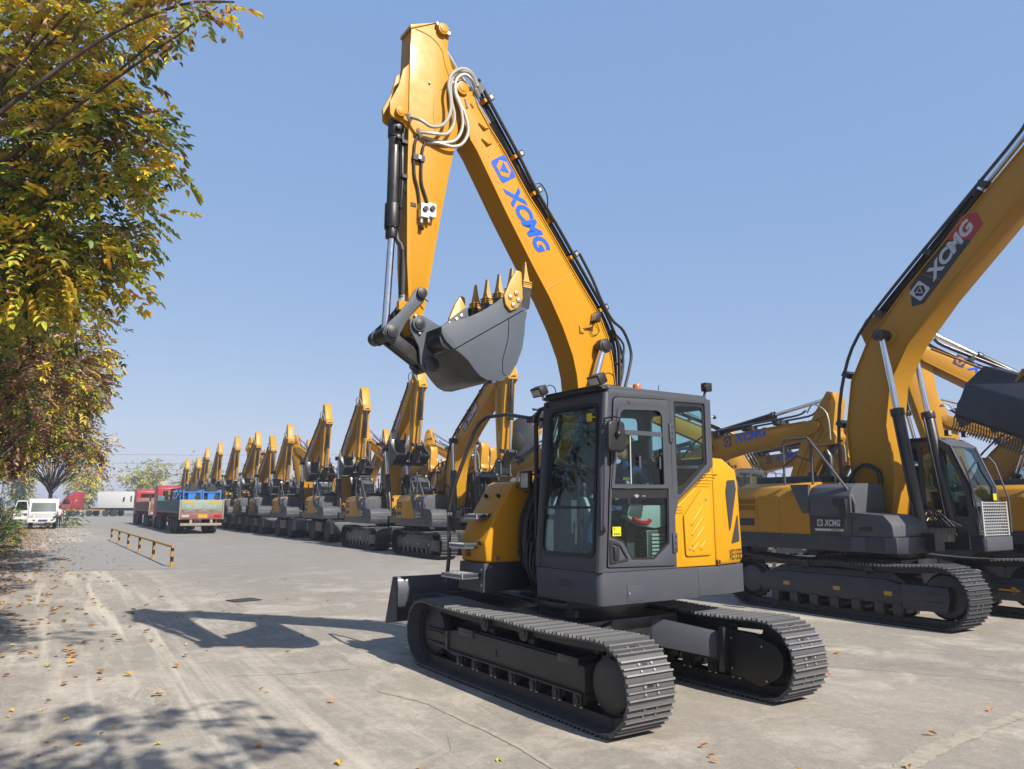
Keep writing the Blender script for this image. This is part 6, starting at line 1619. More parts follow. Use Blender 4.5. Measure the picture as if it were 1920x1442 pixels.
# shrubs under the trees
shr = [(-17.6, 24.6, .9, 1.2, 'low green shrub at the left edge beside fallen leaves'), (-20.3, 29.5, 1.0, 1.6, 'yellow green shrub under the trees left of the white truck'), (-24.6, 36.5, 1.1, 1.9, 'tall dark shrub under the trees close to the grey post'),
       (-29.8, 44.5, 1.2, 2.1, 'dark green shrub in front of the open truck door side'), (-36.2, 61.8, 1.5, 2.6, 'dark bushy evergreen shrub right of the standing person'), (-42.0, 63.0, 2.2, 2.6, 'dark hedge shrub in the shade behind the white truck')]
for i, (x, y, r, h, lab) in enumerate(shr):
    e = empty('shrub', (x, y, 0), 0, label=lab, cat='shrub', group='shrubs under the trees'); lv = Leaves(); st = MB()
    for k in range(150):
        d = Vector((rr.gauss(0, 1), rr.gauss(0, 1), abs(rr.gauss(0, 1)))).normalized(); p = Vector((d.x * r, d.y * r, d.z * h)) * rr.uniform(.4, 1)
        lv.spray(p, d + Vector((0, 0, -.2)), rr, .13 + .012 * i, rr.choice([GREEN, GREEN, GREEN, PALE[:2]]), 4)
    for k in range(6): st.tube([(0, 0, 0), (rr.uniform(-r, r) * .6, rr.uniform(-r, r) * .6, h * .7)], .025, 'bark', n=5)
    lv.build('foliage', e); st.build('stem', e)
# far trees, the poplars' distance haze painted into their pale leaf colour
far = [(-91, 142, 2.6, 9.0), (-83, 146, 3.2, 10.8), (-77.5, 140, 3.3, 8.6), (-71.5, 146, 3.6, 10.6), (-66, 141, 3.0, 9.8), (-61.5, 146, 3.4, 11.2), (-57.5, 143, 3.0, 9.6), (-52, 147, 3.2, 9.9), (-98, 138, 3.6, 8.4), (-104, 136, 4, 9.5)]
fl = ['pale yellow green poplar far behind the red truck cab', 'pale tall poplar left of the white container', 'pale rounded poplar above the left half of the white container', 'tall feathery poplar above the middle of the white container', 'slim yellowish poplar above the right of the white container',
      'tallest pale poplar behind the farthest booms', 'pale poplar behind the raised red truck cab', 'pale poplar glimpsed between the far yellow arms', 'pale hazy poplar at the far end of the tree row', 'olive hazy poplar half hidden by the broad gold tree']
for (x, y, r, h), lab in zip(far, fl):
    c = blob(rr, (x, y, h * .58), (r * .8, r * .8, h * .38), 22, .9, 1.5)
    tree('poplar_tree', lab, x, y, h * .5, c, rr, .55, [PALE, PALE, PALE + GOLD[:1]], 11, trunk_r=.2, pairs=3, twig=False, group='pale poplars beyond the yard')
c = [((-86.5, 133, 1.2 + k * .75), 1.5 - k * .16) for k in range(8)]
tree('fir_tree', 'dark conical fir left of the white container', -86.5, 133, 5.5, c, rr, .4, [[(0.03, 0.05, 0.035), (0.04, 0.06, 0.04)]], 16, trunk_r=.15, pairs=3, twig=False, group='dark firs beyond the yard')
# ---- fallen leaves
lm = []
for k, col in enumerate([(0.52, 0.30, 0.04), (0.60, 0.38, 0.05), (0.45, 0.20, 0.035), (0.22, 0.11, 0.05), (0.50, 0.42, 0.08), (0.55, 0.27, 0.03)]):
    lv = Leaves(); r2 = random.Random(k)
    n_ = 1 if k < 4 else 2
    for q in range(n_):
        a = q * .8; d = Vector((math.cos(a), math.sin(a), r2.uniform(.0, .25))).normalized()
        lv.leaf(Vector((0, 0, .006)), d, Vector((0, 0, 1)), .085, .045, tuple(c_ * r2.uniform(.85, 1.1) for c_ in col))
    o = lv.build('leaf_source', None, 'dry_leaf'); lm.append(o.data); bpy.data.objects.remove(o)
def lie(x, y, s_, k=None):
    o = bpy.data.objects.new('fallen_leaf', lm[rr.randrange(6) if k is None else k]); COL.objects.link(o)
    o.location = (x, y, .006); o.rotation_euler = (rr.uniform(-.2, .2), rr.uniform(-.2, .2), rr.uniform(0, 6.28)); o.scale = (s_,) * 3
    tag(o, 'small dry yellow or brown leaf fallen on the pale concrete', 'leaf', 'fallen leaves scattered over the yard')
for k in range(215):
    u = rr.uniform(0, 1) ** 1.4; y = 4.2 + u * 15; x = -y * .68 + (rr.random() ** 1.5) * y * 1.02
    if -1.6 < x < 3.4 and 6.0 < y < 11: continue
    lie(x, y, rr.uniform(.4, .85))
for x, y in ((-2.85, 4.75), (-2.7, 4.65), (-2.95, 4.5), (-2.75, 4.9), (-3.2, 5.3), (-2.6, 4.6), (-3.4, 7.6), (-5.2, 8.9), (-5.0, 8.95), (-5.1, 9.05), (-1.2, 5.6), (-.3, 4.7), (.2, 4.6), (-1.8, 5.0)): lie(x, y, rr.uniform(.9, 1.35))
for x, y in ((3.35, 6.3), (4.9, 7.3), (4.2, 7.0), (3.9, 10.4), (4.0, 9.6), (3.4, 8.4), (1.95, 5.55), (2.75, 5.6), (1.6, 4.9), (1.4, 6.0)): lie(x, y, rr.uniform(.8, 1.2))
lv = Leaves()
for k in range(5200):
    u = rr.uniform(9, 72); v = -2.0 + rr.gauss(0, .75) + (rr.random() < .25) * rr.uniform(0, 2.6)
    x, y = road(u, v); col = rr.choice([(0.42, 0.22, 0.04), (0.30, 0.15, 0.05), (0.2, 0.09, 0.05), (0.5, 0.32, 0.05), (.26, .12, .06)])
    a = rr.uniform(0, 6.28); lv.leaf(Vector((x, y, rr.uniform(.008, .02))), Vector((math.cos(a), math.sin(a), rr.uniform(-.05, .2))).normalized(), Vector((0, 0, 1)), rr.uniform(.07, .13), .06, col)
tag(lv.build('leaf_litter', None, 'dry_leaf'), kind='stuff', label='carpet of brown leaf litter along the tree lined verge', cat='leaf litter')

# ------------------------------------------------------------------ the fleet in its rows
D = 'yellow wheeled excavator'
M1p = rowpos(0)
m1 = excavator('crawler_excavator', 'crawler', M1p, FR, 'big crawler excavator on the right, black and red patch on its raised boom', ba=59, aa=-103, ka=14, Lb=7.0, attach='mulcher', decal='patch', detail=True)
for o in m1.children:
    if o.name.startswith('mulcher_head'): o.rotation_euler = (Matrix.Rotation(R(24), 3, 'Y') @ Matrix.Rotation(R(84), 3, 'Z')).to_euler(); o.location = (3.02, .10, 4.02); o.scale = (.84, .84, .84)
hb_ = MB()
for y in (-.24, .20): hb_.prism(fillet([(2.80, 4.92), (3.12, 4.92), (3.30, 4.0), (2.85, 3.75), (2.72, 4.2)], .06, 3), y, y + .05, 'dark')
hb_.box(2.86, 3.12, -.19, .20, 3.85, 4.55, 'dark'); hb_.cyl((2.97, -.30, 4.79), (2.97, .30, 4.79), .07, 'dark')
hb_.build('hanger_bracket', m1, bevel=.01)
rows = [
 (16.8, 0, 'crawler', 52, -90, 0, 'coupler', 'patch', 5.7, 'crawler excavator left of the foreground toolbox, arm hanging bare with only a quick coupler'),
 (22.7, 0, 'crawler', 66, -93, -5, 'bucket', 'patch', 5.7, 'crawler excavator second from the foreground toolbox, big dark bucket hanging right over its hood'),
 (29.8, .2, 'wheel', 64, -94, 2, 'bucket', 'patch', 5.5, 'nearest wheeled excavator, tallest upright arm, tyres beside the second crawler machine'),
 (36, 0, 'wheel', 57, -92, -6, 'bucket', 'patch', 5.7, 'second wheeled excavator of the row, dusty yellow hood, arm just left of the tallest one'),
 (42.5, 0, 'wheel', 60, -98, 4, 'bucket', 'patch', 4.8, 'third wheeled excavator of the row, both left tyres in plain view under its grey deck'),
 (47.5, 0, 'wheel', 52, -84, -8, 'bucket', 'patch', 4.8, 'fourth wheeled excavator of the row, slim arm between two taller ones'),
 (53, 0, 'wheel', 56, -97, 6, 'bucket', 'patch', 5.6, 'fifth wheeled excavator of the row, reddish dust on its hood'),
 (59.5, 0, 'wheel', 58, -91, 6, 'bucket', 'patch', 5.4, 'sixth wheeled excavator of the row, first one right of the flatbed trailer'),
 (67, 0, 'crawler', 63, -92, 0, 'bucket', 'patch', 5.7, 'far excavator rising right behind the blue racks, nearest of the four arms there'),
 (73, 0, 'crawler', 60, -93, -5, 'bucket', 'patch', 5.7, 'far excavator above the blue racks, second of the four arms there'),
 (80, 0, 'crawler', 52, -92, 0, 'bucket', 'patch', 5.2, 'far excavator above the trailer, third and lower of the four arms there'),
 (86, 0, 'crawler', 54, -91, 5, 'bucket', 'patch', 5.2, 'farthest excavator of the front row, last low arm above the red cab'),
 # rows further in
 (9.2, 3.7, 'crawler', 22, -118, 0, 'coupler', 'plain', 5.7, 'folded excavator whose lettered boom ends in a tall knuckle beside the big machine'),
 (16, 7.2, 'crawler', 20, -118, 0, 'coupler', 'plain', 5.7, 'folded excavator further back, emblem just showing behind the knuckled arm'),
 (14, 11, 'crawler', 21, -118, 0, 'coupler', 'plain', 5.7, 'folded excavator in the third row, knuckle showing left of the big raised boom'),
 (-1.7, 5.0, 'crawler', 20, -118, 0, 'coupler', 'plain', 5.7, 'excavator with a grilled yellow hood behind the big machine at the right edge'),
 (3.5, 9.4, 'crawler', 23, -118, 0, 'coupler', 'plain', 5.7, 'folded excavator far behind the big machine, knuckle right of its raised boom'),
 (20.8, 3.7, 'crawler', 23, -117, 0, 'coupler', 'plain', 5.7, 'folded excavator right of the bare hanging arm, yellow knuckle beside the handrail'),
 (27, 3.7, 'crawler', 22, -117, 0, 'coupler', 'plain', 5.7, 'folded excavator deep in the yard, lettered boom over the dark hooded machine'),
 (33, 3.8, 'crawler', 24, -116, 0, 'coupler', 'plain', 5.7, 'folded excavator behind the second crawler machine, knuckle peeping above its hood'),
 (27, 7.4, 'crawler', 23, -117, 0, 'coupler', 'plain', 5.7, 'folded excavator in the third row, seen between boom and hanging arm'),
 (32.5, 7.4, 'crawler', 25, -116, 0, 'coupler', 'plain', 5.7, 'folded excavator in the third row, behind the big dark bucket'),
 (38.5, 7.4, 'crawler', 22, -118, 0, 'coupler', 'plain', 5.7, 'folded excavator in the third row, left of the big dark bucket'),
 (33.5, 11, 'crawler', 27, -116, 0, 'coupler', 'plain', 5.7, 'folded excavator in the fourth row, small yellow knuckle above the dark hooded machine'),
 (40, 11, 'crawler', 28, -116, 0, 'coupler', 'plain', 5.7, 'folded excavator in the fourth row, small yellow knuckle between two booms'),
 (46, 11, 'crawler', 26, -116, 0, 'coupler', 'plain', 5.7, 'folded excavator in the fourth row, farthest knuckle right of the big bucket'),
 (39.5, 3.7, 'crawler', 58, -88, 0, 'bucket', 'patch', 5.2, 'upright armed excavator in the second row, close right of the tallest wheeled one'),
 (51.5, 3.7, 'crawler', 55, -92, 0, 'bucket', 'patch', 5.2, 'upright armed excavator in the second row, behind the third wheeled machine'),
 (58, 3.8, 'crawler', 60, -96, 0, 'bucket', 'patch', 5.4, 'upright armed excavator in the second row, behind the fifth wheeled machine'),
 (65, 3.7, 'crawler', 57, -92, 0, 'bucket', 'patch', 5.2, 'upright armed excavator in the second row, just right of the blue racks'),
 (46, 7.6, 'crawler', 56, -92, 0, 'coupler', None, 5.4, 'excavator in the back row, upright arm over the wheeled machines'),
]
for k, lat, base, ba, aa, ka, att, dec, Lb, lab in rows:
    excavator('crawler_excavator' if base == 'crawler' else 'wheeled_excavator', base, rowpos(k, lat), FR, lab, ba=ba, aa=aa, ka=ka, attach=att, decal=dec, Lb=Lb, small=(k > 30))
excavator('crawler_excavator', 'crawler', (8.3, 25.6), R(176), 'excavator behind the foreground cab, dark hooded mulcher head raised left of the big boom', ba=41, aa=-8, ka=50, attach='mulcher', decal=None)
# machines parked the other way round, their booms reaching up to the left
excavator('crawler_excavator', 'crawler', (14.1, 17.7), R(172), 'excavator facing left behind the big one, lettered boom sloping down to the right', ba=44, aa=-98, ka=0, Lb=5.7, attach='coupler', decal='tip')
excavator('crawler_excavator', 'crawler', (-6.3, 46.5), R(150), 'excavator facing left deep in the yard, bent arm right of the tallest upright one', ba=52, aa=-95, ka=0, Lb=5.7, attach='coupler', decal='patch', small=True)
excavator('crawler_excavator', 'crawler', (-20.2, 66), R(150), 'excavator facing left far off, thick boom bending over among the slim arms', ba=56, aa=-93, ka=0, Lb=6.2, attach='coupler', decal='patch', small=True)
excavator('crawler_excavator', 'crawler', (-12.2, 53.5), R(152), 'excavator facing left, bent yellow knuckle seen between the slim arms of the wheeled machines', ba=48, aa=-99, ka=0, Lb=5.7, attach='coupler', decal='patch', small=True)
excavator('crawler_excavator', 'crawler', (-1.0, 41.5), R(152), 'excavator facing left, bent arm peeping right of the big dark bucket', ba=42, aa=-95, ka=0, Lb=5.4, attach='coupler', decal='patch', small=True)
excavator('crawler_excavator', 'crawler', (4.6, 36.5), R(150), 'excavator facing left, bent arm between the bare hanging arm and the dark hood', ba=36, aa=-97, ka=0, Lb=5.4, attach='coupler', decal='patch', small=True)
excavator('crawler_excavator', 'crawler', (18.5, 22.5), R(165), 'excavator facing left at the far right, boom low behind the yellow hood', ba=30, aa=-105, ka=0, Lb=5.7, attach='coupler', decal=None)
# ------------------------------------------------------------------ trucks
def wheel_mb(mb, c, r, w, m='tyre'):
    mb.lathe([(r * .55, -w / 2), (r * .92, -w / 2), (r, -w * .3), (r, w * .3), (r * .92, w / 2), (r * .55, w / 2)], c, (0, 1, 0), m, n=22)
    mb.lathe([(.03, -w * .42), (r * .3, -w * .45), (r * .5, -w * .3), (r * .56, -w * .48), (r * .56, w * .48), (r * .5, w * .3), (r * .3, w * .45), (.03, w * .42)], c, (0, 1, 0), 'beige', n=16)
def wheels(par, xs, ys, r, w):
    for x in xs:
        for y in ys:
            m = MB(); wheel_mb(m, (x, y, r), r, w); m.build('wheel', par)
def flatbed(name, x, y, rz, label, side, ladder, bodyc):
    e = empty(name, (x, y, 0), rz, label=label, cat='truck')          # x forward, origin under the tail
    f = MB(); f.box(.1, 12.9, -1.2, 1.2, 1.28, 1.42, 'beige'); f.box(.4, 12.5, -.5, -.35, .9, 1.28, 'iron'); f.box(.4, 12.5, .35, .5, .9, 1.28, 'iron'); f.build('chassis', e)
    s_ = MB()
    for yy in (1.22, -1.25):
        s_.box(.12, 12.9, yy, yy + .03, 1.42, 2.12, side)
        for k in range(18): s_.box(.2 + k * .73, .26 + k * .73, yy - .015, yy + .045, 1.36, 2.14, side)
        s_.box(.1, 12.9, yy - .01, yy + .04, 1.34, 1.42, 'beige')
    s_.box(12.86, 12.9, -1.2, 1.2, 1.42, 2.5, side); s_.build('side_board', e, bevel=.01)
    t = MB(); t.box(.0, .05, -1.28, 1.28, 1.36, 2.14, 'beige'); t.box(-.03, .0, -1.2, 1.2, 1.50, 2.10, bodyc)
    t.box(-.04, .06, -1.3, 1.3, .92, 1.34, 'red_faded'); t.box(-.05, .08, -1.32, -1.24, .9, 2.15, 'beige'); t.box(-.05, .08, 1.24, 1.32, .9, 2.15, 'beige')
    for yy in (-.6, .6): t.box(.0, .1, yy - .08, yy + .08, .62, .92, 'beige')
    t.box(-.06, .02, -1.22, 1.22, .52, .68, 'beige')
    for k in range(6): t.box(-.045, -.03, -1.1 + k * .42, -.9 + k * .42, 1.44, 1.475, 'red_truck' if k % 2 else 'white')
    to = t.build('tailgate', e, bevel=.01)
    for yy in (-1.0, .45): t = MB(); t.box(-.036, -.03, yy, yy + .6, 1.90, 2.05, 'sticker_amber'); t.build('reflector', to, smooth=0)
    for tx, y0, wd in (('4CR0', .95, .95), ('D17', -.20, .65)) if ladder else (): t = MB(); put_text(t, tx, (-.0315, y0, 1.62), (0, -wd, 0), (0, 0, .22), 'warehouse', bold=.0); t.build('lettering', to, smooth=0)
    t = MB(); t.box(-.046, -.042, -.35, .2, 1.0, 1.22, 'sticker_amber'); t.build('licence_plate', to, smooth=0)
    for yy in (-.95, .95): l = MB(); l.box(-.06, -.04, yy - .22, yy + .22, 1.05, 1.2, 'red_plastic' if yy < 0 else 'lens'); l.build('tail_light', to)
    wheels(e, (1.9, 3.2, 4.5, 10.6, 11.9, 14.4), (-1.0, 1.0), .5, .42)
    c = MB()
    sec = fillet([(13.3, .9), (15.5, .9), (15.55, 2.0), (15.35, 3.1), (15.1, 3.35), (13.5, 3.3), (13.3, 3.1)], .12, 4)
    c.prism(sec, -1.2, 1.2, 'red_truck'); co = c.build('cab', e, bevel=.05)
    w = MB(); w.box(13.285, 13.30, -.8, .8, 2.2, 2.9, 'glass_dark')
    for yy in (1.203, -1.206): w.prism([(14.3, 2.1), (15.3, 2.1), (15.2, 2.9), (14.3, 2.9)], yy, yy + .004, 'glass_dark'); 
    w.build('cab_window', co)
    m = MB()
    for yy in (1.42, -1.5): m.box(15.3, 15.4, yy, yy + .12, 2.1, 2.7, 'black')
    m.build('mirror', co)
    return e
TH = math.pi / 2 - RH
tr = flatbed('flatbed_trailer', -19.55, 48.15, TH, 'flatbed trailer with teal sides and pale green tailgate, blue racks on board, red tractor ahead', 'teal', True, 'pale_green')
def on_truck(x, y): 
    c, s_ = math.cos(TH), math.sin(TH); return (-19.55 + x * c - y * s_, 48.15 + x * s_ + y * c)
labs = ['bright blue steel rack at the right rear of the trailer', 'bright blue steel rack at the left rear of the trailer', 'blue steel rack in the second line on the trailer, right side', 'blue steel rack in the second line on the trailer, left side', 'blue rack in the third line on the trailer, right side', 'blue rack in the third line on the trailer, left side']
for k in range(6):
    q = k // 2; y = -.58 if k % 2 == 0 else .58; X, Y_ = on_truck(.9 + q * 1.7, y)
    e = empty('steel_rack', (X, Y_, 1.42), TH, label=labs[k], cat='rack', group='blue racks on the trailer')
    f = MB()
    for sx in (-.7, .7):
        for sy in (-.52, .52): f.box(sx - .04, sx + .04, sy - .04, sy + .04, 0, 1.35, 'blue')
        f.box(sx - .03, sx + .03, -.52, .52, .55, .62, 'blue'); f.box(sx - .03, sx + .03, -.52, .52, 1.15, 1.22, 'blue'); f.box(sx - .03, sx + .03, -.52, .52, .05, .13, 'blue')
    for sy in (-.52, .52): f.box(-.7, .7, sy - .03, sy + .03, 1.15, 1.22, 'blue'); f.box(-.7, .7, sy - .03, sy + .03, .55, .62, 'blue')
    f.box(-.68, -.66, -.2, .25, .62, 1.15, 'blue'); f.build('frame', e)
    f = MB(); f.box(-.5, .5, -.4, .4, .62, .95, 'dark'); f.cyl((-.72, -.3, .9), (-.5, -.3, .9), .16, 'dark'); f.box(-.5, .5, -.35, .35, 1.22, 1.52, 'dark'); f.cyl((-.2, 0, 1.5), (-.2, 0, 1.75), .12, 'iron'); f.box(.1, .45, -.3, .1, 1.5, 1.68, 'navy'); f.build('machinery', e)
for k in range(2):
    X, Y_ = on_truck(7.2 + k * 2.2, 0); e = empty('loaded_machine', (X, Y_, 1.42), TH, label=['dark pipe frames loaded in the middle of the trailer', 'brown wooden crate at the front of the trailer'][k], cat=['frames', 'crate'][k])
    f = MB()
    if k == 0:
        for q in range(6): f.tube([(-.9 + q * .35, -.9, 0), (-.9 + q * .35, -.9, 1.5), (-.9 + q * .35, .9, 1.5), (-.9 + q * .35, .9, 0)], .05, 'dark', n=6)
        f.build('frames', e)
    else: f.box(-.8, 1.2, -1.0, 1.0, 0, 1.4, 'wood'); f.build('planks', e, bevel=.02)
flatbed('dropside_truck', -28.75, 63.5, TH, 'dull red drop side truck parked ahead of the teal trailer', 'red_faded', False, 'red_faded')
# white light truck with its door open
e = empty('light_truck', (-35.55, 58.0, 0), math.atan2(-.86, .50) + .02, label='white light truck parked under the trees with its door open', cat='truck')
c = MB(); c.prism(fillet([(.15, .62), (.15, 1.25), (-.12, 1.95), (-.35, 2.25), (-1.5, 2.25), (-1.6, .62)], [.05, .08, .1, .15, .1, .02], 4), -.95, .95, 'white'); c.box(-.2, .2, -.98, .98, .5, .82, 'white'); 
for k in range(3): c.box(.145, .165, -.55, .55, .88 + k * .1, .91 + k * .1, 'dark')
co = c.build('cab', e, bevel=.05)
w = MB(); w.add([(.165, -.82, 1.30), (.165, .82, 1.30), (-.085, .78, 1.98), (-.085, -.78, 1.98)], [(0, 1, 2, 3)], 'glass_dark'); w.build('windscreen', co, smooth=0)
w = MB(); w.box(.19, .21, -.3, .3, .56, .72, 'decal_navy'); w.box(.19, .21, -.65, -.5, .62, .72, 'black'); w.box(.19, .21, .5, .65, .62, .72, 'black'); w.build('plate', co)
for y in (-.78, .78): w = MB(); w.prism([(y - .14, .86), (y + .14, .86), (y + .14, 1.18), (y - .02, 1.02)], .14, .175, 'lens', ax='x'); w.build('headlight', co)
d = MB(); M = Matrix.Translation((-.1, -.97, 0)) @ Matrix.Rotation(R(108), 4, 'Z')
d.holes(fillet([(0, .75), (-1.0, .75), (-1.0, 1.4), (-.78, 2.15), (-.15, 2.15), (0, 1.6)][::-1], .06, 3), [fillet([(-.08, 1.42), (-.92, 1.35), (-.76, 2.06), (-.18, 2.06)], .05, 3)], -.03, .03, 'white', M=M)
d.prism([(-.08, 1.42), (-.92, 1.35), (-.76, 2.06), (-.18, 2.06)], -.005, .005, 'glass_dark', M=M); d.box(-.30, -.10, -.04, .04, 1.0, 1.18, 'black', M); d.box(-.7, -.5, .031, .035, .85, .92, 'red_plastic', M); d.build('door', co)
f = MB(); f.box(-5.6, -1.7, -1.0, 1.0, .85, .98, 'beige'); f.box(-5.6, -1.72, -1.0, -.96, .98, 1.45, 'white'); f.box(-5.6, -1.72, .96, 1.0, .98, 1.45, 'white'); f.box(-1.75, -1.68, -1.0, 1.0, .98, 2.3, 'white'); f.box(-5.4, .1, -.4, .4, .5, .8, 'dark'); f.build('cargo_bed', e)
wheels(e, (-.45, -4.2), (-.8, .8), .36, .25)
# container truck with its red tractor
e = empty('container_truck', (-68.2, 124.5, 0), math.pi - .02, label='white container truck with a red tractor crossing the far end of the yard', cat='truck')
c = MB(); c.box(-1.2, -13.4, -1.22, 1.22, 1.35, 3.95, 'white_box')
co = c.build('container', e, bevel=.03)
t = MB()
put_text(t, 'I', (-5.3, 1.232, 2.3), (-.30, 0, 0), (-.12, 0, .75), 'decal_black'); t.build('lettering', co, smooth=0); t = MB(); put_text(t, 'R', (-8.9, 1.232, 2.3), (-1.0, 0, 0), (0, 0, .8), 'decal_black', shear=.2); t.build('lettering', co, smooth=0); t = MB(); put_text(t, 'O', (-10.3, 1.232, 2.3), (-1.0, 0, 0), (0, 0, .8), 'decal_black', shear=.2)
t.build('lettering', co, smooth=0)
f = MB(); f.box(1.5, -13.3, -.5, .5, .9, 1.33, 'iron'); f.build('chassis', e)
wheels(e, (4.2, .1, -2.6, -4.0, -11.2, -12.5), (-1.0, 1.0), .52, .4)
c = MB(); c.prism(fillet([(3.0, .9), (5.6, .7), (5.7, 1.5), (4.9, 1.75), (4.4, 2.7), (4.1, 3.2), (3.0, 3.45)], [.05, .2, .3, .1, .1, .2, .1], 4), -1.2, 1.2, 'red_truck'); c.box(2.3, 3.0, -1.2, 1.2, 1.0, 3.9, 'red_truck'); cc = c.build('cab', e, bevel=.06)
w = MB(); w.prism([(3.3, 1.95), (4.5, 1.95), (4.25, 2.7), (3.3, 2.75)], 1.205, 1.21, 'glass_dark'); w.prism([(3.3, 1.95), (4.5, 1.95), (4.25, 2.7), (3.3, 2.75)], -1.21, -1.205, 'glass_dark'); w.build('cab_window', cc)
# person by the white truck
p = empty('person', (-34.35, 58.0, 0), R(150), label='person in a white jacket and black trousers standing by the white truck', cat='person')
ch = [[((0, 0, .95), (.15, .11)), ((0, 0, 1.15), (.15, .11)), ((0, 0, 1.36), (.19, .12)), ((0, 0, 1.46), (.09, .08)), ((.01, 0, 1.53), .05)]]
for sy in (1, -1): ch.append([((0, 0, 1.36), (.19, .12)), ((0, sy * .19, 1.38), .065), ((.02, sy * .25, 1.14), .05), ((.22, sy * .2, 1.12), .04), ((.30, sy * .18, 1.14), .03)])
skin_body('jacket', ch, 'white_cloth', p)
ch = [[((0, 0, 1.0), (.14, .11)), ((0, 0, .92), (.14, .11))]]
for sy in (1, -1): ch.append([((0, 0, .92), (.14, .11)), ((0, sy * .09, .84), .085), ((.01, sy * .1, .48), .06), ((-.01, sy * .1, .08), .05)])
skin_body('trousers', ch, 'dark', p)
head_mesh((.03, 0, 1.66), Matrix.Identity(3)).build('head', p, smooth=80)
h_ = MB(); h_.ball((.0, 0, 1.69), .11, 'hair', 12, (.95, .82, .95)); h_.build('hair', p)
for sy in (1, -1): s_ = MB(); s_.ball((.05, sy * .1, .045), .05, 'white', 10, (2.4, .9, .9)); s_.build('shoe', p)
for sy in (1, -1): hand(p, (.30, sy * .18, 1.14), (1, 0, -.1), (0, 0, 1), 'skin')
# yellow and black low railing round the pad
A = Vector((-10.05, 22.8)); B = Vector((-20.75, 39.8)); L_ = (B - A).length; dv = (B - A).normalized(); n_p = 6
e = empty('low_railing', (A.x, A.y, 0), math.atan2(dv.y, dv.x), label='low yellow and black striped railing on short posts', cat='railing')
f = MB(); f.tube([(-.06, 0, .58), (L_ + .06, 0, .58)], .036, 'barrier_yellow', n=10)
f.build('rail', e)
for k in range(n_p):
    x = L_ * k / (n_p - 1); f = MB()
    for q in range(4): f.cyl((x, 0, .15 * q), (x, 0, .15 * q + .15), .046, 'barrier_yellow' if q % 2 == 0 else 'black', n=12)
    f.cyl((x, 0, .60), (x, 0, .63), .047, 'barrier_yellow', n=12)
    f.build('post', e)
# white low fence behind the right hand machine
e = empty('low_fence', (9.5, 21.8, 0), R(-12), label='low white pipe fence behind the big right machine', cat='fence')
f = MB(); f.tube([(-6, 0, .62), (14, 0, .62)], .045, 'white', n=8); f.tube([(-6, 0, .35), (14, 0, .35)], .035, 'white', n=8); f.build('rail', e)
for k in range(11): f = MB(); f.box(-6.05 + k * 2, -5.95 + k * 2, -.05, .05, 0, .68, 'white'); f.build('post', e)
# striped boom gate and scooters at the far exit
e = empty('boom_gate', (-74.0, 121, 0), 0, label='yellow boom gate arm across the far exit', cat='gate')
f = MB(); f.box(-.3, .3, -.3, .3, 0, 1.1, 'barrier_yellow'); f.build('housing', e); f = MB(); f.box(.2, 9.5, -.05, .05, .95, 1.12, 'barrier_yellow'); f.build('gate_arm', e)
for k, (x, lab) in enumerate(((-69.4, 'left scooter parked before the red tractor'), (-67.0, 'right scooter parked before the red tractor'))):
    e = empty('scooter', (x, 118, 0), R(20 + 20 * k), label=lab, cat='scooter', group='scooters at the far exit')
    f = MB(); f.prism(fillet([(-.7, .35), (.3, .3), (.35, .45), (-.1, .55), (-.3, .8), (-.85, .8)], .06, 3), -.15, .15, 'dark' if k else 'red_plastic'); f.prism([(.3, .3), (.45, .35), (.35, 1.0), (.25, 1.0)], -.16, .16, 'white'); f.tube([(.25, -.3, 1.05), (.22, 0, 1.0), (.25, .3, 1.05)], .02, 'black'); f.build('body', e)
    for xx in (-.6, .6): f = MB(); f.lathe([(.1, -.05), (.25, -.05), (.27, 0), (.25, .05), (.1, .05)], (xx, 0, .27), (0, 1, 0), 'tyre', n=16); f.build('wheel', e)
# grey post by the shrubs, and the wires far off
e = MB(); e.cyl((0, 0, 0), (0, 0, 3.4), .06, 'galv', n=10); e.box(-.25, .25, -.03, .03, 2.9, 3.4, 'galv'); o = e.build('sign_post', label='grey steel post with a plain plate under the trees at the left edge', cat='post'); o.location = (-26.9, 40.2, 0)
e = empty('power_line', (-110, 190, 0), 0, label='thin power lines strung across the sky above the far poplars', cat='power line')
f = MB()
for z in (12.6, 14.8): f.tube([(x, 0, z - .6 * math.sin((x + 20) / 120 * PI) if 0 <= x + 20 <= 120 else z) for x in range(-20, 101, 10)], .035, 'dark', n=4)
f.build('wire', e)
for x in (-20, 100): f = MB(); f.cyl((x, 0, 0), (x, 0, 15.2), .16, 'galv', n=8); f.box(x - 1, x + 1, -.06, .06, 14.7, 14.85, 'galv'); f.build('pole', e)

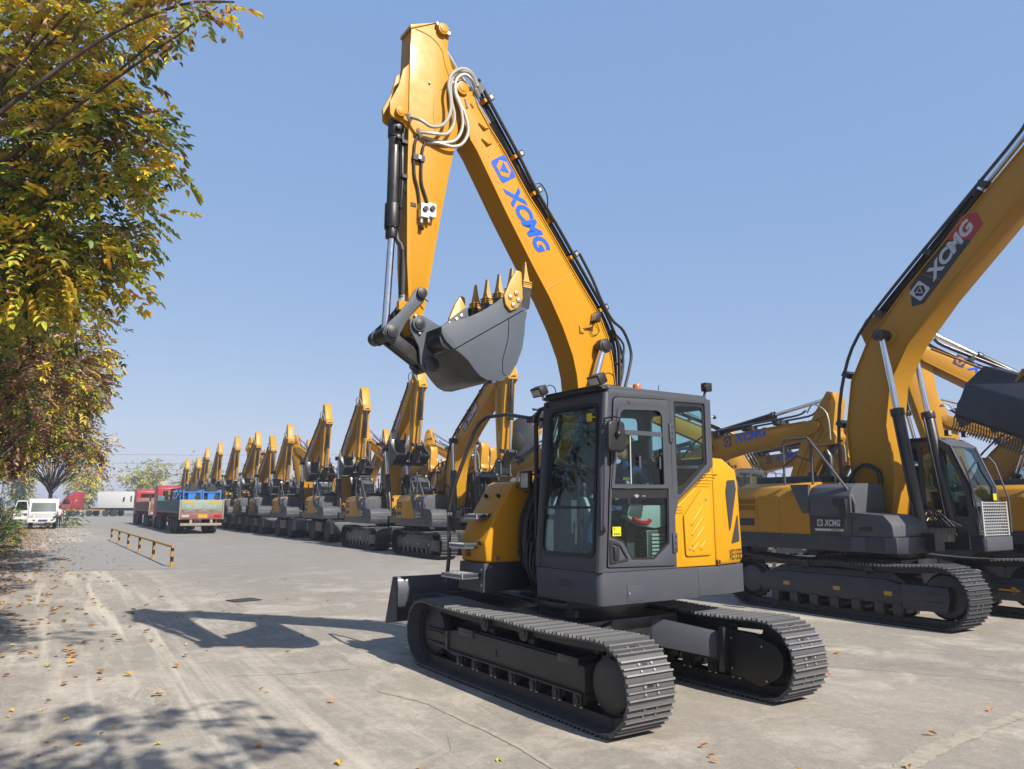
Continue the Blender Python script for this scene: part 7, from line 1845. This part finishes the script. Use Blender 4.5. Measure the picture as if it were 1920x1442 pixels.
m, nt, out = new_mat('haze')
pv = N(nt, 'ShaderNodeVolumePrincipled'); pv.inputs['Color'].default_value = (.82, .88, 1, 1); pv.inputs['Density'].default_value = .0010; pv.inputs['Anisotropy'].default_value = .2
nt.links.new(pv.outputs[0], out.inputs['Volume'])
hz_ = MB(); hz_.box(-260, 120, -40, 260, -1.0, 19.0, 'haze'); hz_.build('haze', kind='stuff', smooth=0)
# ------------------------------------------------------------------ light, sky, camera
SUN_AZ, SUN_EL = R(137.5), R(40.0)            # azimuth clockwise from +y
sd = Vector((math.sin(SUN_AZ) * math.cos(SUN_EL), math.cos(SUN_AZ) * math.cos(SUN_EL), math.sin(SUN_EL)))
ld = bpy.data.lights.new('sun', 'SUN'); ld.energy = 5.0; ld.angle = R(.53); ld.color = (1.0, .945, .85)
lo_ = bpy.data.objects.new('sun', ld); COL.objects.link(lo_); lo_.rotation_euler = sd.to_track_quat('Z', 'Y').to_euler(); lo_.location = (20, -20, 30)
w = bpy.data.worlds.new('World'); SC.world = w; w.use_nodes = True; nt = w.node_tree
bg = nt.nodes['Background']; sky = nt.nodes.new('ShaderNodeTexSky'); sky.sky_type = 'NISHITA'; sky.sun_disc = False
sky.sun_elevation = SUN_EL; sky.sun_rotation = SUN_AZ; sky.air_density = 1.0; sky.dust_density = 1.0; sky.ozone_density = 1.0; sky.altitude = 50
va = nt.nodes.new('ShaderNodeVectorMath'); va.operation = 'MULTIPLY_ADD'      # thin autumn haze lifts the blue of the whole sky
va.inputs[1].default_value = (.47, .33, .20); va.inputs[2].default_value = (.111 / .11, .209 / .11, .41 / .11)
nt.links.new(sky.outputs[0], va.inputs[0]); nt.links.new(va.outputs[0], bg.inputs[0]); bg.inputs[1].default_value = .089
cd = bpy.data.cameras.new('camera'); cam = bpy.data.objects.new('camera', cd); COL.objects.link(cam); SC.camera = cam
FPX = 1413.0; pitch = math.atan((947 - 721) / FPX)
cam.location = (0, 0, 1.8); cam.rotation_euler = (PI / 2 + pitch, 0, 0); cd.sensor_fit = 'HORIZONTAL'; cd.sensor_width = 36; cd.lens = FPX / 1920 * 36; cd.clip_end = 3000; cd.clip_start = .05
SC.view_settings.view_transform = 'Standard'; SC.view_settings.look = 'None'; SC.view_settings.gamma = 1; SC.view_settings.exposure = 0.85; SC.view_settings.use_curve_mapping = False
SC.render.engine = 'CYCLES'
